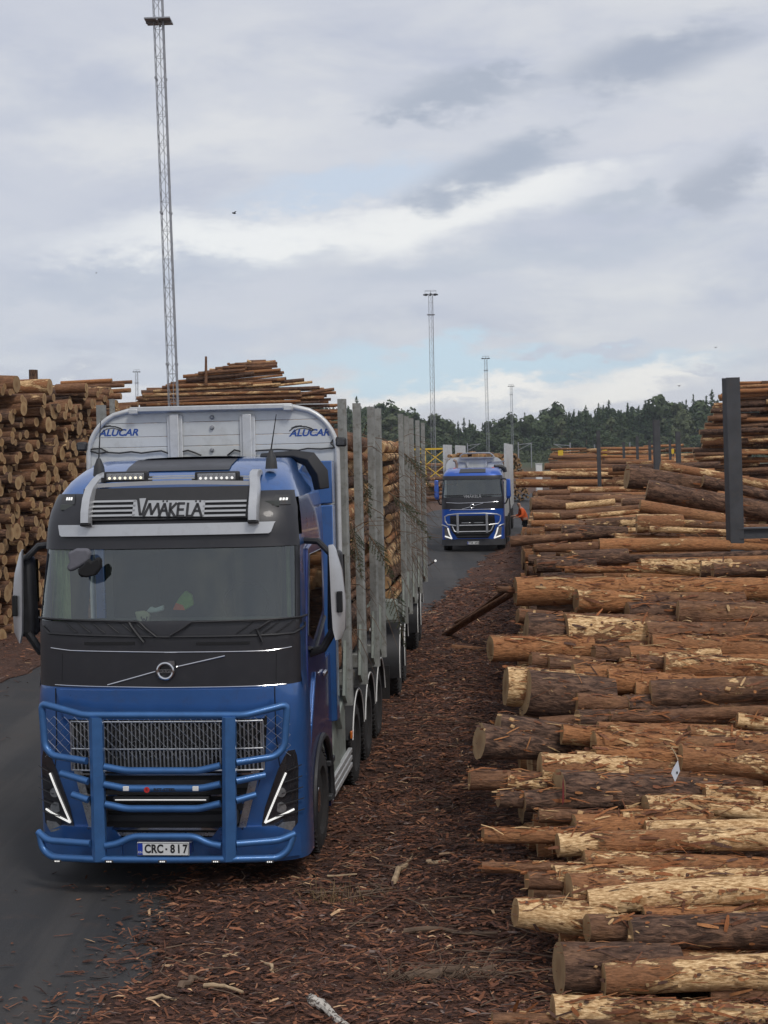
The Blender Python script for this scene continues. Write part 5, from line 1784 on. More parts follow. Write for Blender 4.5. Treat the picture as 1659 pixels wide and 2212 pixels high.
# proud lip of the blue front below the black panel, and its joints
mb = MB()
cab.panel(mb, [(1.60, -0.93, 0.93), (1.66, -0.95, 0.95), (1.84, -1.0, 1.0), (1.872, -1.0, 1.0)], 0.028, 16, 0.03)
mb.build('front_lip', M['blue'], truck, ang=30)
for s in (-1, 1):
    mb = MB()
    mb.tube(cab.line([(s * 1.03, 1.88), (s * 1.03, 1.45), (s * 1.06, 1.12), (s * 0.98, 0.62)], 0.002, 6), 0.005, 5)
    mb.build('panel_gap', M['dark'], truck)
    mb = MB()
    cab.panel(mb, [(0.30, min(s * .42, s * 1.2), max(s * .42, s * 1.2)), (0.50, min(s * .42, s * 1.2), max(s * .42, s * 1.2)), (0.60, min(s * .5, s * 1.0), max(s * .5, s * 1.0))], 0.035, 6, 0.04)
    mb.build('bumper_corner', M['blue'], truck, ang=30)
for k, xx in enumerate((250, 475, 705, 935, 1168)):
    x, z = bb(xx, 1026)
    z -= 0.008
    yb = BY + max(0.0, (abs(x) - 0.72)) * 0.42
    mb = MB()
    mb.box((x, yb - 0.03, z), (0.08, 0.012, 0.026))
    lm = mb.build('marker_lamp', M['chassis'], truck, bevel=0.005)
    mb = MB()
    for q in range(3):
        mb.box((x - 0.017 + q * 0.017, yb - 0.037, z), (0.011, 0.004, 0.011))
    mb.build('led', M['lamp'], lm)
for xx in (548, 848):
    x, z = bb(xx, 716)
    mb = MB()
    mb.box((x, BY - 0.028, z), (0.055, 0.022, 0.042))
    mb.build('spot_lamp', M['white'], bull, bevel=0.004)
x, z = bb(715, 721)
text('maker_lettering', 'RST-STEEL', 0.036, M['ink'], bull, (x, BY - 0.0325, z), depth=0.0015, offset=0.0012, sx=1.25)
x, z = bb(638, 721)
mb = MB()
mb.lathe([(BY - 0.036, 0.026), (BY - 0.028, 0.026)], (x, 0, z), 'y', 20)
lg = mb.build('maker_badge', M['red'], truck)
text('badge_letter', 'R', 0.034, M['ink'], lg, (x, BY - 0.0365, z), depth=0.0008)
# number plate
(x0, z1), (x1, z0) = bb(595, 948), bb(820, 1007)
def number_plate(parent, xa, xb, za, zb, y, txt, euro=True):
    mb = MB()
    mb.box(((xa + xb) / 2, y, (za + zb) / 2), (xb - xa, 0.012, zb - za))
    pl_ = mb.build('number_plate', M['plate'], parent, bevel=0.006)
    W_, H_ = xb - xa, zb - za
    mb = MB()
    t = 0.004
    for cx, cz, w_, h_ in (((xa + xb) / 2, zb - .006, W_ - .012, t), ((xa + xb) / 2, za + .006, W_ - .012, t), (xa + .006, (za + zb) / 2, t, H_ - .016), (xb - .006, (za + zb) / 2, t, H_ - .016)):
        mb.box((cx, y - 0.007, cz), (w_, 0.002, h_))
    mb.build('plate_border', M['ink'], pl_)
    mb = MB()
    mb.box((xa + W_ * .06, y - 0.0072, (za + zb) / 2), (W_ * .095, 0.002, H_ - .02))
    eb = mb.build('country_band', M['euro'], pl_)
    text('country_letters', 'FIN', H_ * .24, M['plate'], pl_, (xa + W_ * .06, y - 0.009, za + H_ * .26), depth=0.0005)
    me_y = y - 0.0078
    chars = txt
    n = len(chars)
    for i, ch in enumerate(chars):
        cx = xa + W_ * (0.205 + 0.72 * i / (n - 1))
        if ch == '-':
            mb = MB()
            mb.box((cx, me_y, (za + zb) / 2), (0.016, 0.002, 0.016))
            mb.build('plate_dash', M['ink'], pl_)
        else:
            text('plate_character', ch, H_ * .86, M['ink'], pl_, (cx, me_y, (za + zb) / 2), depth=0.0008, offset=0.0035 * H_ / .12, sx=0.80)
    return pl_
number_plate(truck, x0, x1, z0, z1, BY - 0.02, 'CRC-817')
mb = MB()
mb.box(((x0 + x1) / 2, BY + 0.06, (z0 + z1) / 2), (0.5, 0.10, 0.10))
mb.build('plate_holder', M['blue_shaded'], truck)

# ---- headboard behind the cab
HB = 2.72
xa, xb = loc(193, 985, HB)[0] + 0.0, loc(729, 985, HB)[0]
zt = loc(450, 884, HB)[1]
hx, hc = (xb - xa) / 2, (xa + xb) / 2
def hw_at(z):
    r_ = 0.50
    if z <= zt - r_:
        return hx
    u = (z - (zt - r_)) / r_
    return hx - r_ + r_ * math.sqrt(max(0, 1 - u * u))
edges = [2.2, loc(400, 844.8 + 345 / 2, HB)[1] - 0.35, loc(450, 844.8 + 236 / 2, HB)[1], loc(450, 844.8 + 192 / 2, HB)[1], loc(450, 844.8 + 132 / 2, HB)[1], zt]
frame = MB()
outl = [Vector((hc - hx, HB - 0.02, 2.2))] + [Vector((hc - hw_at(z), HB - 0.02, z)) for z in frange(zt - .5, zt - .002, 12)] + [Vector((hc + hw_at(z), HB - 0.02, z)) for z in reversed(frange(zt - .5, zt - .002, 12))] + [Vector((hc + hx, HB - 0.02, 2.2))]
frame.tube(outl, 0.030, 8)
hbo = frame.build('headboard', M['alu_edge'], truck, ang=60)
for za, zb in zip(edges, edges[1:]):
    zl = frange(za + .002, zb - .002, 8)
    poly = [(hc - hw_at(z), z) for z in zl] + [(hc + hw_at(z), z) for z in reversed(zl)]
    mb = MB()
    mb.prism(poly, HB - 0.012, HB + 0.03, 'xz')
    mb.build('board', M['alu'], hbo, smooth=False, bevel=0.004)
for xx in (757, 1070):
    x, z = c1(xx, 100, HB)
    mb = MB()
    mb.box((x, HB - 0.045, (z + 2.3) / 2), (0.10, 0.06, z - 2.3))
    mb.box((x, HB - 0.03, (z + 2.3) / 2), (0.17, 0.03, z - 2.3 - .02))
    mb.build('rib', M['alu_edge'], hbo, bevel=0.008)
(x0, z0), (x1, _z) = c1(570, 82, HB), c1(1266, 78, HB)
mb = MB()
mb.box(((x0 + x1) / 2, HB - 0.06, z0), (x1 - x0, 0.10, 0.055))
mb.box((x0 + .04, HB - 0.07, z0 - .02), (0.10, 0.10, 0.06)).box((x1 - .04, HB - 0.07, z0 - .02), (0.10, 0.10, 0.06))
mb.build('top_rail', M['alu_edge'], hbo, bevel=0.01)
for yv in (113, 158, 255):
    x, z = c1(917, yv, HB)
    mb = MB()
    mb.lathe([(HB - 0.045, 0.012), (HB - 0.035, 0.022), (HB - 0.012, 0.026)], (x, 0, z), 'y', 12)
    mb.build('bolt', M['galv'], hbo)
for xx in (513, 1337):
    x, z = c1(xx, 181, HB)
    lo = text('maker_lettering', 'ALUCAR', 0.10, M['inkblue'], hbo, (x, HB - 0.0135, z), depth=0.001, shear=0.28, offset=0.0035, sx=1.13)
    mb = MB()
    def sw(a, b): return c1(xx - 513 + a, b, HB)
    for pts, wd_ in (([(428, 172), (445, 158), (470, 152), (500, 154), (525, 164), (533, 168)], .012), ([(440, 180), (462, 164), (490, 160), (520, 168)], .008), ([(500, 154), (520, 160), (533, 168), (515, 172)], .010), ([(435, 160), (455, 151), (480, 149)], .008)):
        mb.stroke([sw(*p) for p in pts], wd_, HB - 0.0155, HB - 0.0125)
    mb.build('bird_emblem', M['chassis'], lo.parent, smooth=False)
mb = MB()
for pts in ([(350, 245), (385, 252), (440, 248), (470, 265), (520, 268), (570, 262), (615, 268), (660, 262), (700, 258), (740, 272), (790, 262), (815, 256), (845, 266), (872, 278)],
            [(985, 278), (1015, 254), (1060, 264), (1110, 258), (1200, 252), (1290, 256), (1330, 248), (1390, 250), (1450, 244)], [(385, 256), (430, 270), (470, 262)], [(1450, 244), (1430, 225), (1445, 205), (1465, 200)]):
    mb.tube([(c1(*p, HB)[0], HB - 0.035, c1(*p, HB)[1]) for p in pts], 0.010, 6)
mb.build('cable', M['black'], hbo)
for xx, yv in ((358, 240), (1474, 220)):
    x, z = c1(xx, yv, HB)
    mb = MB()
    mb.box((x, HB - 0.02, z), (0.12, 0.08, 0.10))
    l_ = mb.build('side_work_lamp', M['black'], truck, bevel=0.025, seg=3)
    mb = MB()
    mb.box((x, HB - 0.062, z), (0.08, 0.008, 0.06))
    mb.build('lens', M['housing'], l_)

# ---- chassis, wheels, bunks and stakes
mb = MB()
for s in (-1, 1):
    mb.box((s * 0.42, 4.9, 0.95), (0.09, 7.6, 0.28))
mb.box((0, 3.2, 0.8), (1.6, 0.9, 0.5)).box((0, 8.4, 0.9), (1.2, 0.2, 0.3)).box((0, 1.2, 0.95), (1.9, 1.6, 0.5))
mb.build('chassis', M['chassis'], truck, bevel=0.015)
for s in (-1, 1):
    wheel_set(truck, s * 1.09, 1.45, 0.52, 0.33, s)
    for y in (4.55, 5.92, 7.29):
        wheel_set(truck, s * 1.08, y, 0.51, 0.33, s, True)
        mb = MB()
        arc = frange(R(12), R(168), 12)
        mb.grid([[(s * x, y - 0.62 * math.cos(a), 0.52 + 0.62 * math.sin(a)) for x in (0.84, 1.27)] for a in arc])
        mb.grid([[(s * x, y - 0.65 * math.cos(a), 0.52 + 0.65 * math.sin(a)) for x in (0.84, 1.27)] for a in arc])
        fd = mb.build('mudguard', M['black'], truck)
        mb = MB()
        mb.tube([(s * 1.272, y - 0.635 * math.cos(a), 0.52 + 0.635 * math.sin(a)) for a in arc], 0.011, 6)
        mb.build('edge_trim', M['white'], fd)
    for k in range(3):
        mb = MB()
        mb.box((s * 1.235, 3.1, 0.36 + k * 0.085), (0.05, 1.75, 0.055))
        mb.build('side_guard', M['alu_edge'], truck, bevel=0.008)
    for q_ in ((s * 0.98, 2.85, 0.82, .5, .55, .62), (s * 0.98, 3.5, 0.78, .46, .55, .55)):
        mb = MB()
        mb.box(q_[:3], q_[3:])
        mb.build('tool_box', M['greygreen'], truck, bevel=0.02)
    mb = MB()
    mb.prism([(2.62, 1.20), (3.02, 1.36), (3.10, 1.22), (2.80, 0.98)], s * 1.16, s * 1.30, 'yz')
    mb.build('bracket_plate', M['greygreen'], truck, bevel=0.015)
    mb = MB()
    mb.box((s * 1.262, 3.92, 0.72), (0.03, 0.09, 0.09))
    mb.build('marker_lamp', M['orange_lamp'], truck, bevel=0.01)
    mb = MB()
    mb.box((s * 1.16, 2.66, 1.75), (0.07, 0.10, 1.4))
    mb.build('grab_post', M['greygreen'], truck, bevel=0.012)


def stakes_and_bunks(root, ys_, zt_, w_=0.10):
    for y in ys_:
        mb = MB()
        mb.box((0, y, 1.30), (2.62, 0.16, 0.18)).box((0, y, 1.12), (1.2, 0.22, 0.22))
        mb.build('bunk', M['stake'], root, bevel=0.012)
        for s in (-1, 1):
            mb = MB()
            lean = rng.uniform(-0.002, 0.006)
            zs_ = [1.22, 1.75, 2.6, zt_]
            ws = [w_ * 1.15, w_ * 1.05, w_, w_ * .9]
            mb.grid([[(s * (1.34 + lean * (z - 1.2)) + a * q_, y + b * q_, z) for a, b in ((-.5, -.5), (.3, -.5), (.5, -.3), (.5, .5), (-.5, .5), (-.5, -.5))] for z, q_ in zip(zs_, ws)])
            z, q_ = zs_[-1], ws[-1]
            mb.add([(s * (1.34 + lean * (z - 1.2)) + a * q_, y + b * q_, z) for a, b in ((-.5, -.5), (.3, -.5), (.5, -.3), (.5, .5), (-.5, .5))], [(0, 1, 2, 3, 4)])
            st_ = mb.build('stake', M['stake'], root, ang=25)
            mb = MB()
            mb.prism([(y - .05, 1.25), (y - .24, 1.36), (y - .05, 1.95)], s * 1.31, s * 1.34, 'yz')
            mb.build('gusset', M['greygreen'], st_)


stakes_and_bunks(truck, [3.02, 4.55, 6.05, 6.95], 4.60)
mb = MB()
mb.box((1.12, 8.62, 0.62), (0.30, 0.03, 0.5))
mb.build('mud_flap', M['rubber'], truck)
mb = MB()
mb.box((-1.12, 8.62, 0.62), (0.30, 0.03, 0.5))
mb.build('mud_flap', M['rubber'], truck)

# ---------------- the trailer
TH = R(4.0)
t0 = np.array([TX, TY]) + HV * 10.35 + RV * 0.0
trailer = thing('log_trailer', 'grey staked log trailer loaded with timber behind the front blue truck', 'trailer', (t0[0], t0[1], 0), -TH)
mb = MB()
for s in (-1, 1):
    mb.box((s * 0.42, 4.6, 0.98), (0.10, 9.2, 0.26))
mb.box((0, 0.5, 0.85), (1.3, 1.2, 0.3)).tube([(0, -2.0, 0.7), (0, 0.2, 0.8)], 0.07, 8)
mb.build('chassis', M['chassis'], trailer, bevel=0.015)
stakes_and_bunks(trailer, [0.60, 2.05, 3.9, 5.9, 8.5], 4.62, 0.088)
for s in (-1, 1):
    for y in (0.55, 1.95, 6.6, 7.95):
        wheel_set(trailer, s * 1.08, y, 0.5, 0.33, s, True)
        mb = MB()
        arc = frange(R(-18), R(165), 14)
        for rr_ in (0.60, 0.635):
            mb.grid([[(s * x, y - rr_ * math.cos(a), 0.62 + rr_ * math.sin(a)) for x in (0.72, 1.27)] for a in arc])
        mb.grid([[(s * 1.27, y - rr_ * math.cos(a), 0.62 + rr_ * math.sin(a)) for rr_ in (0.60, 0.635)] for a in arc])
        fd = mb.build('mudguard', M['black'], trailer)
        mb = MB()
        mb.tube([(s * 1.272, y - 0.62 * math.cos(a), 0.62 + 0.62 * math.sin(a)) for a in arc], 0.013, 6)
        mb.build('edge_trim', M['white'], fd)
mb = MB()
mb.box((0.98, 0.02, 1.50), (0.56, 0.12, 0.36))
mb.build('front_box', M['greygreen'], trailer, bevel=0.04, seg=3)
mb = MB()
mb.box((-0.98, 0.02, 1.50), (0.56, 0.12, 0.36))
mb.build('front_box', M['greygreen'], trailer, bevel=0.04, seg=3)
mb = MB()
mb.box((0.92, -0.06, 1.225), (0.24, 0.012, 0.085))
mb.build('type_plate', M['plate'], trailer)
mb = MB()
mb.tube([(0.75, -0.05, 1.62), (0.75, -0.1, 2.05), (0.95, -0.1, 2.1), (1.0, -0.1, 1.62)], 0.035, 8)
mb.build('hose_hoop', M['black'], trailer)
mb = MB()
mb.tube([(1.25, 8.9, 1.5), (1.42, 9.0, 1.55), (1.52, 9.0, 1.62)], 0.02, 6)
lp = mb.build('lamp_arm', M['black'], trailer)
mb = MB()
mb.lathe([(8.95, 0.022), (9.0, 0.026), (9.04, 0.02)], (1.54, 0, 1.63), 'y', 12)
mb.build('lamp', M['lamp'], lp)


# ---------------- loads: round timber between the stakes
def pack(xw, z0, z1, n, seed, rmin=.05, rmax=.165):
    r_ = random.Random(seed)
    out_ = []
    for k in range(n):
        rad = rmax - (rmax - rmin) * min(1, k / (n * .55)) * r_.uniform(0.75, 1.0)
        for _t in range(60):
            x = r_.uniform(-xw + rad, xw - rad)
            z = r_.uniform(z0 + rad, z1 - rad - 0.10 * abs(x))
            if all((x - a) ** 2 + (z - b) ** 2 > (rad * .94 + c * .94) ** 2 for a, b, c in out_):
                out_.append((x, z, rad))
                break
    return out_


def place_load(root, y0, y1, seed, n, pick, lab, grp, slots, rmax=.165):
    mw = Matrix.Translation(root.location) @ Matrix.Rotation(root.rotation_euler.z, 4, 'Z')
    r_ = random.Random(seed)
    dv = mw.to_3x3() @ Vector((0, 1, 0))
    cs = pack(1.17, 1.41, 4.35, n, seed, .045, rmax)
    order = sorted(range(len(cs)), key=lambda i: pick(cs[i]))
    for k, i in enumerate(order):
        x, z, rad = cs[i]
        a, b = y0 + r_.uniform(-0.28, 0.25), y1 + r_.uniform(-.3, .3)
        c = mw @ Vector((x, (a + b) / 2, z))
        d = np.array([dv.x + r_.uniform(-.006, .006), dv.y, r_.uniform(-.006, .006)])
        d /= np.linalg.norm(d)
        tone = r_.choice('bbdmmo')
        if k < slots:
            add_log(np.array(c), d, b - a, rad, rad * .9, tone, lab, grp, 1)
        else:
            stuff_log(np.array(c), d, b - a, rad, rad * .9, tone, 40000 + seed * 500 + k, 10, 3)


place_load(trailer, 0.30, 5.0, 3, 420, lambda c: -c[0], 'pale round log end showing between the truck and trailer stakes', 'logs loaded on the front trailer', 34, .125)
place_load(trailer, 5.2, 9.6, 4, 120, lambda c: -c[0] - c[1] * .2, 'log lying along the rear half of the front trailer', 'logs loaded at the trailer rear', 0)
place_load(truck, 3.08, 8.0, 5, 260, lambda c: -c[0], 'brown log lying lengthwise behind the front truck\'s stakes', 'logs loaded on the front truck', 18)


# branches and twigs caught in the load
def spruce_branch(p, d, L, seed, label):
    r_ = np.random.default_rng(seed)
    d = Vector(d).normalized()
    side = d.cross(Vector((0, 0, 1))).normalized()
    pts = [Vector(p) + d * L * t + Vector((0, 0, -0.35 * L * t * t)) for t in frange(0, 1, 6)]
    mb = MB()
    mb.tube(pts, [0.012 * (1 - .8 * t) for t in frange(0, 1, 6)], 5)
    subs = []
    for t in frange(0.15, 0.95, 9):
        i = min(5, int(t * 6))
        q = pts[i].lerp(pts[i + 1], t * 6 - i)
        for s in (-1, 1):
            e = (side * s + d * 0.8 + Vector((0, 0, float(r_.normal(-0.25, .2))))).normalized()
            l = L * 0.45 * (1.05 - t)
            subs.append((q, q + e * l))
            mb.tube([q, q + e * l], [0.005, 0.002], 4)
    o = mb.build('spruce_branch', M['twig'], None)
    V, F = [], []
    for a, b in subs + list(zip(pts, pts[1:])):
        n = int((b - a).length * 260) + 8
        for k in range(n):
            q = a.lerp(b, k / n)
            e = Vector(r_.normal(0, 1, 3))
            e = (e.normalized() + (b - a).normalized() * 0.8).normalized() * 0.03
            w_ = e.cross(Vector(r_.normal(0, 1, 3))).normalized() * 0.0035
            i = len(V)
            V += [q - w_, q + w_, q + e]
            F.append((i, i + 1, i + 2))
    col = np.array([(0.028, 0.055, 0.02)]) * (0.6 + 0.9 * r_.random((len(F), 1)))
    attr_mesh('needles', np.array(V), np.array(F), col, M['leaf'], None, 'stuff', o)
    tag(o, label, 'branch')


def on_side(px, py, ly, lx=1.3):
    """point on the load's right flank"""
    d = ray(px, py)
    T = np.array([TX, TY])
    t = (lx + T @ RV) / (d[:2] @ RV)
    return Vector((d[0] * t, d[1] * t, CAMZ + d[2] * t))


for k, (px, py, dx_, dz_, L, lab) in enumerate([
        (838, 1255, 0.25, -0.75, 0.75, 'thick green spruce sprig hanging low at the trailer\'s front stake'),
        (793, 1150, 0.35, -0.45, 0.6, 'green spruce sprig poking out between the truck\'s rear stakes'),
        (868, 975, 0.35, -0.3, 0.7, 'spruce twig high on the trailer load'),
        (758, 1130, 0.2, -0.8, 0.5, 'small sprig behind the truck\'s first stake'),
        (778, 1020, 0.2, -0.7, 0.45, 'small sprig high between the truck\'s first two stakes'),
        (838, 1062, 0.5, -0.35, 0.8, 'drooping dead brown bough in the middle of the trailer load')]):
    p = on_side(px, py, 0)
    spruce_branch(p, (dx_, -0.25, dz_), L, 70 + k, lab)
mb = MB()
for k in range(430):
    y = rng.uniform(10.6, 19.5) if k > 60 else rng.uniform(3.2, 8.2)
    z = rng.uniform(2.0, 4.2) if k > 60 else rng.uniform(1.8, 4.3)
    s0 = np.array([TX, TY]) + HV * y + RV * (1.16 - (max(0, y - 10.35) * 0.027))
    p = Vector((s0[0], s0[1], z))
    L = rng.uniform(0.25, 0.9)
    e = Vector((rng.uniform(0.05, 0.7), rng.uniform(-1, 0.6), rng.uniform(-1.1, 0.35))).normalized()
    q = p + e * L * .5 + Vector((0, 0, -0.03))
    mb.tube([p, q, q + (e + Vector((0, 0, -0.55))).normalized() * L * .5], [0.006, 0.005, 0.002], 4, cap=False)
o = mb.build('dry_twigs', M['twig'], None)
o['kind'] = 'stuff'
o['label'] = 'dry twigs sticking out of the truck and trailer loads'

# ------------------------------------------------------------------ the second blue truck further down the road
A2 = R(6.0)
T2 = (3.50, 60.4)
truck2 = thing('timber_truck', 'far blue log truck with chrome bull bar parked on the road beside the heap', 'truck', (*T2, 0), -A2)
cab2 = Cab([0.25, 0.9, 1.7, 2.13, 2.86, 2.98, 3.12, 3.24, 3.30], [0.02, 0.0, 0.0, 0.03, 0.24, 0.26, 0.34, 0.62, 1.1],
           [0.25, 2.1, 2.86, 3.0, 3.15, 3.30], [1.25, 1.235, 1.20, 1.18, 1.12, 1.0])
U = 0.00272
def z2(cy): return (1671 - cy) * U
def x2(cx): return (cx - 693) * U
P2 = frange(-90, 90, 28)
def skin2(name, zs_, ps_, mat, off=0.0, ang=50):
    mb = MB()
    cab2.shell(mb, zs_, ps_, off)
    return mb.build(name, mat, truck2, ang=ang)
skin2('front_body', [0.45, 0.7, 1.1, 1.5, 1.69, 1.71], [-98] + P2 + [98], M['blue2'])
skin2('bumper', [0.26, 0.3, 0.42, 0.50], [-100] + P2 + [100], M['steel_post'], 0.03)
skin2('front_panel', [1.70, 1.9, 2.14, 2.17], frange(-82, 82, 26), M['black_gloss'], 0.006)
skin2('windscreen', frange(2.15, 2.88, 6), frange(-70, 70, 22), M['glass'], 0.002)
for s in (-1, 1):
    skin2('window_pillar', frange(2.1, 2.9, 5), [s * v for v in (69, 74, 79)], M['black_gloss'], 0.008)
    skin2('pillar_cover', frange(1.7, 2.9, 5), [s * v for v in (78, 84, 90, 96)], M['blue2'], 0.004)
    mb = MB()
    cab2.shell(mb, frange(0.9, 3.0, 8), [s * v for v in (90, 100, 160, 230)])
    mb.build('cab_side', M['blue2'], truck2)
    mb = MB()
    mb.prism([(0.72, 2.0), (1.6, 2.1), (1.6, 2.75), (0.9, 2.75)], s * 1.215, s * 1.245, 'yz')
    mb.build('door_window', M['sideglass'], truck2)
    wheel_set(truck2, s * 1.08, 1.4, 0.52, 0.33, s)
    mb = MB()
    mb.box((s * 1.43, 0.35, 2.50), (0.19, 0.20, 0.72), 0, None, 0.85).box((s * 1.42, 0.36, 2.18), (0.16, 0.16, 0.2))
    mir = mb.build('mirror', M['blue2'], truck2, bevel=0.04)
    mb = MB()
    mb.tube([(s * 1.2, 0.6, 2.86), (s * 1.3, 0.42, 2.86), (s * 1.4, 0.36, 2.78)], 0.03, 6)
    mb.build('mirror_arm', M['black'], mir)
    mb = MB()
    mb.tube([(s * 1.2, 0.6, 1.86), (s * 1.32, 0.42, 1.9), (s * 1.4, 0.36, 2.1)], 0.03, 6)
    mb.build('mirror_arm', M['black'], mir)
skin2('sun_header', [2.85, 2.9, 2.97, 3.0], frange(-74, 74, 24), M['black_gloss'], 0.03)
mb = MB()
ps = [-240, -140, -100] + P2 + [100, 140, 240]
cab2.shell(mb, [2.98, 3.05, 3.12, 3.2, 3.26, 3.30], ps, 0.004)
tp = [cab2.P(p, 3.30) for p in ps]
mb.grid([[(t_.x * (1 - u), t_.y + (1.9 - t_.y) * u * .9, 3.30 + 0.02 * u) for t_ in tp] for u in (0, .4, .8, 1)])
mb.build('roof', M['blue2'], truck2)
mb = MB()
mb.box((0, 2.28, 2.2), (2.3, 0.05, 2.0)).box((0, 1.2, 1.55), (2.2, 2.0, 0.06)).box((0, 0.5, 2.1), (2.1, 0.4, 0.12))
mb.build('cab_interior', M['interior'], truck2)
mb = MB()
mb.prism([(x2(a), z2(b)) for a, b in ((375, 650), (400, 625), (460, 640), (470, 680), (430, 712), (385, 690))], 0.42, 0.45, 'xz')
mb.build('sun_mirror', M['dark'], truck2)
mb = MB()
cab2.panel(mb, [(z2(525), x2(505), x2(890)), (z2(475), x2(515), x2(885))], 0.03, 8)
mb.build('roof_visor', M['black_gloss'], truck2)
for pts in ([(315, 950), (500, 960), (880, 955), (1065, 945)], [(365, 1065), (375, 1050), (700, 1058), (1010, 1052), (1025, 1065)], [(545, 1045), (670, 1015)], [(715, 1000), (850, 965)]):
    mb = MB()
    mb.tube(cab2.line([(x2(a), z2(b)) for a, b in pts], 0.015, 4), 0.014, 6)
    mb.build('trim_or_highlight', M['chrome'], truck2)
mb = MB()
ex, ez = x2(692), z2(1007)
mb.tube([(ex + .075 * math.cos(a), -0.02, ez + .075 * math.sin(a)) for a in frange(0, 6.2832, 20)], 0.018, 6, cap=False)
mb.build('emblem', M['chrome'], truck2)
mb = MB()
for pts in ([(300, 860), (600, 868)], [(640, 868), (975, 868)], [(290, 845), (1105, 845)]):
    mb.tube(cab2.line([(x2(a), z2(b)) for a, b in pts], 0.03, 6), 0.014, 5)
mb.build('wiper', M['black'], truck2)
text('name_lettering', 'VMÄKELÄ', 0.16, M['sign'], truck2, (x2(697), 0.0, z2(866)), depth=0.002, offset=0.002)
mb = MB()
cab2.panel(mb, [(z2(1470), x2(470), x2(910)), (z2(1380), x2(400), x2(985)), (z2(1290), x2(365), x2(1020)), (z2(1140), x2(365), x2(1010))], 0.012, 10)
mb.build('grille_recess', M['dark'], truck2)
for yv in (1400, 1440, 1480):
    mb = MB()
    cab2.panel(mb, [(z2(yv + 10), x2(450), x2(930)), (z2(yv), x2(450), x2(930))], 0.04, 8)
    mb.build('grille_slat', M['chassis'], truck2)
mb = MB()
for k in range(26):
    for j in range(9):
        a, b = x2(370 + k * 24), z2(1150 + j * 24)
        mb.tube([cab2.front(a, b, .03), cab2.front(a + .065, b - .065, .03)], 0.006, 3, cap=False)
        mb.tube([cab2.front(a + .065, b, .03), cab2.front(a, b - .065, .03)], 0.006, 3, cap=False)
nt = mb.build('guard_net', M['chassis'], truck2, smooth=False)
nt['kind'] = 'stuff'
# chrome bull bar
def bar2(pts, r):
    mb = MB()
    mb.tube([(x2(a), -0.25 + max(0, abs(x2(a)) - .75) * .5, z2(b)) for a, b in pts], r, 8)
    return mb
bb2 = bar2([(455, 1280), (330, 1265), (295, 1220), (292, 1150), (340, 1125), (500, 1108), (880, 1108), (1050, 1125), (1100, 1150), (1095, 1220), (1065, 1262), (930, 1275)], 0.026).build('bull_bar', M['silver'], truck2)
for pts in ([(500, 1278), (890, 1278)], [(400, 1290), (430, 1360), (460, 1372), (560, 1370), (890, 1370), (940, 1370), (970, 1345), (995, 1285)]):
    bar2(pts, 0.022).build('cross_tube', M['silver'], bb2)
for a in (480, 903):
    mb = MB()
    mb.box((x2(a), -0.26, (z2(1120) + z2(1390)) / 2), (0.09, 0.06, z2(1120) - z2(1390)))
    mb.build('upright', M['galv'], bb2, bevel=0.01)
for a, b in ((530, 665), (712, 855)):
    mb = MB()
    mb.box(((x2(a) + x2(b)) / 2, -0.10, z2(1247)), (x2(b) - x2(a), 0.05, 0.045))
    mb.build('work_light', M['lens'], truck2, bevel=0.01)
for s in (-1, 1):
    def h2(a, b):
        x = abs(x2(a)) * s
        return math.copysign(min(abs(x), 1.2), s), z2(b)
    mb = MB()
    rows = []
    for yv, xo, xi in ((1482, 290, 395), (1440, 285, 380), (1360, 280, 360), (1315, 275, 345)):
        a, b = h2(xo, yv)[0], h2(xi, yv)[0]
        a, b = s * min(abs(x2(xo)), 1.19), s * abs(x2(xi))
        rows.append((z2(yv), min(a, b), max(a, b)))
    cab2.panel(mb, rows, 0.014, 4)
    lamp2 = mb.build('headlamp', M['lens'], truck2)
    for pts in ([(330, 1320), (352, 1400), (388, 1478)], [(290, 1440), (388, 1474)]):
        mb = MB()
        q = [(s * min(abs(x2(a)), 1.18), z2(b)) for a, b in pts]
        mb.tube(cab2.line(q, 0.03, 4), 0.028, 6)
        mb.build('light_blade', M['lamp'], lamp2)
    mb = MB()
    q = [(s * min(abs(x2(a)), 1.2), z2(b)) for a, b in ((238, 1275), (290, 1285), (330, 1310))]
    mb.tube(cab2.line(q, 0.035, 4), 0.025, 6)
    mb.build('trim_or_highlight', M['silver'], truck2)
number_plate(truck2, x2(610), x2(780), z2(1562), z2(1518), -0.06, 'TSR-690')
# headboard, rack, beacons, exhaust
mb = MB()
zt2, hx2 = z2(296), 1.19
def hw2(z):
    r_ = 0.42
    u = max(0, (z - (zt2 - r_)) / r_)
    return hx2 - r_ + r_ * math.sqrt(max(0, 1 - u * u))
zl = frange(1.9, zt2 - .001, 14)
zl = [1.9] + frange(zt2 - .42, zt2 - .002, 10)
mb.prism([(-hw2(z), z) for z in zl] + [(hw2(z), z) for z in reversed(zl)], 2.60, 2.66, 'xz')
hb2 = mb.build('headboard', M['alu'], truck2, smooth=False)
for a in (597, 870):
    mb = MB()
    mb.box((x2(a), 2.57, 2.9), (0.07, 0.05, 1.6))
    mb.build('rib', M['alu_edge'], hb2)
mb = MB()
mb.box((x2(740), 2.5, z2(308)), (1.36, 0.16, 0.05))
mb.tube([(x2(480), 2.5, z2(310)), (x2(485), 2.5, z2(270)), (x2(530), 2.5, z2(238)), (x2(740), 2.5, z2(234)), (x2(930), 2.5, z2(238)), (x2(975), 2.5, z2(275)), (x2(1000), 2.5, z2(310))], 0.03, 8)
mb.build('lamp_rack', M['galv'], truck2)
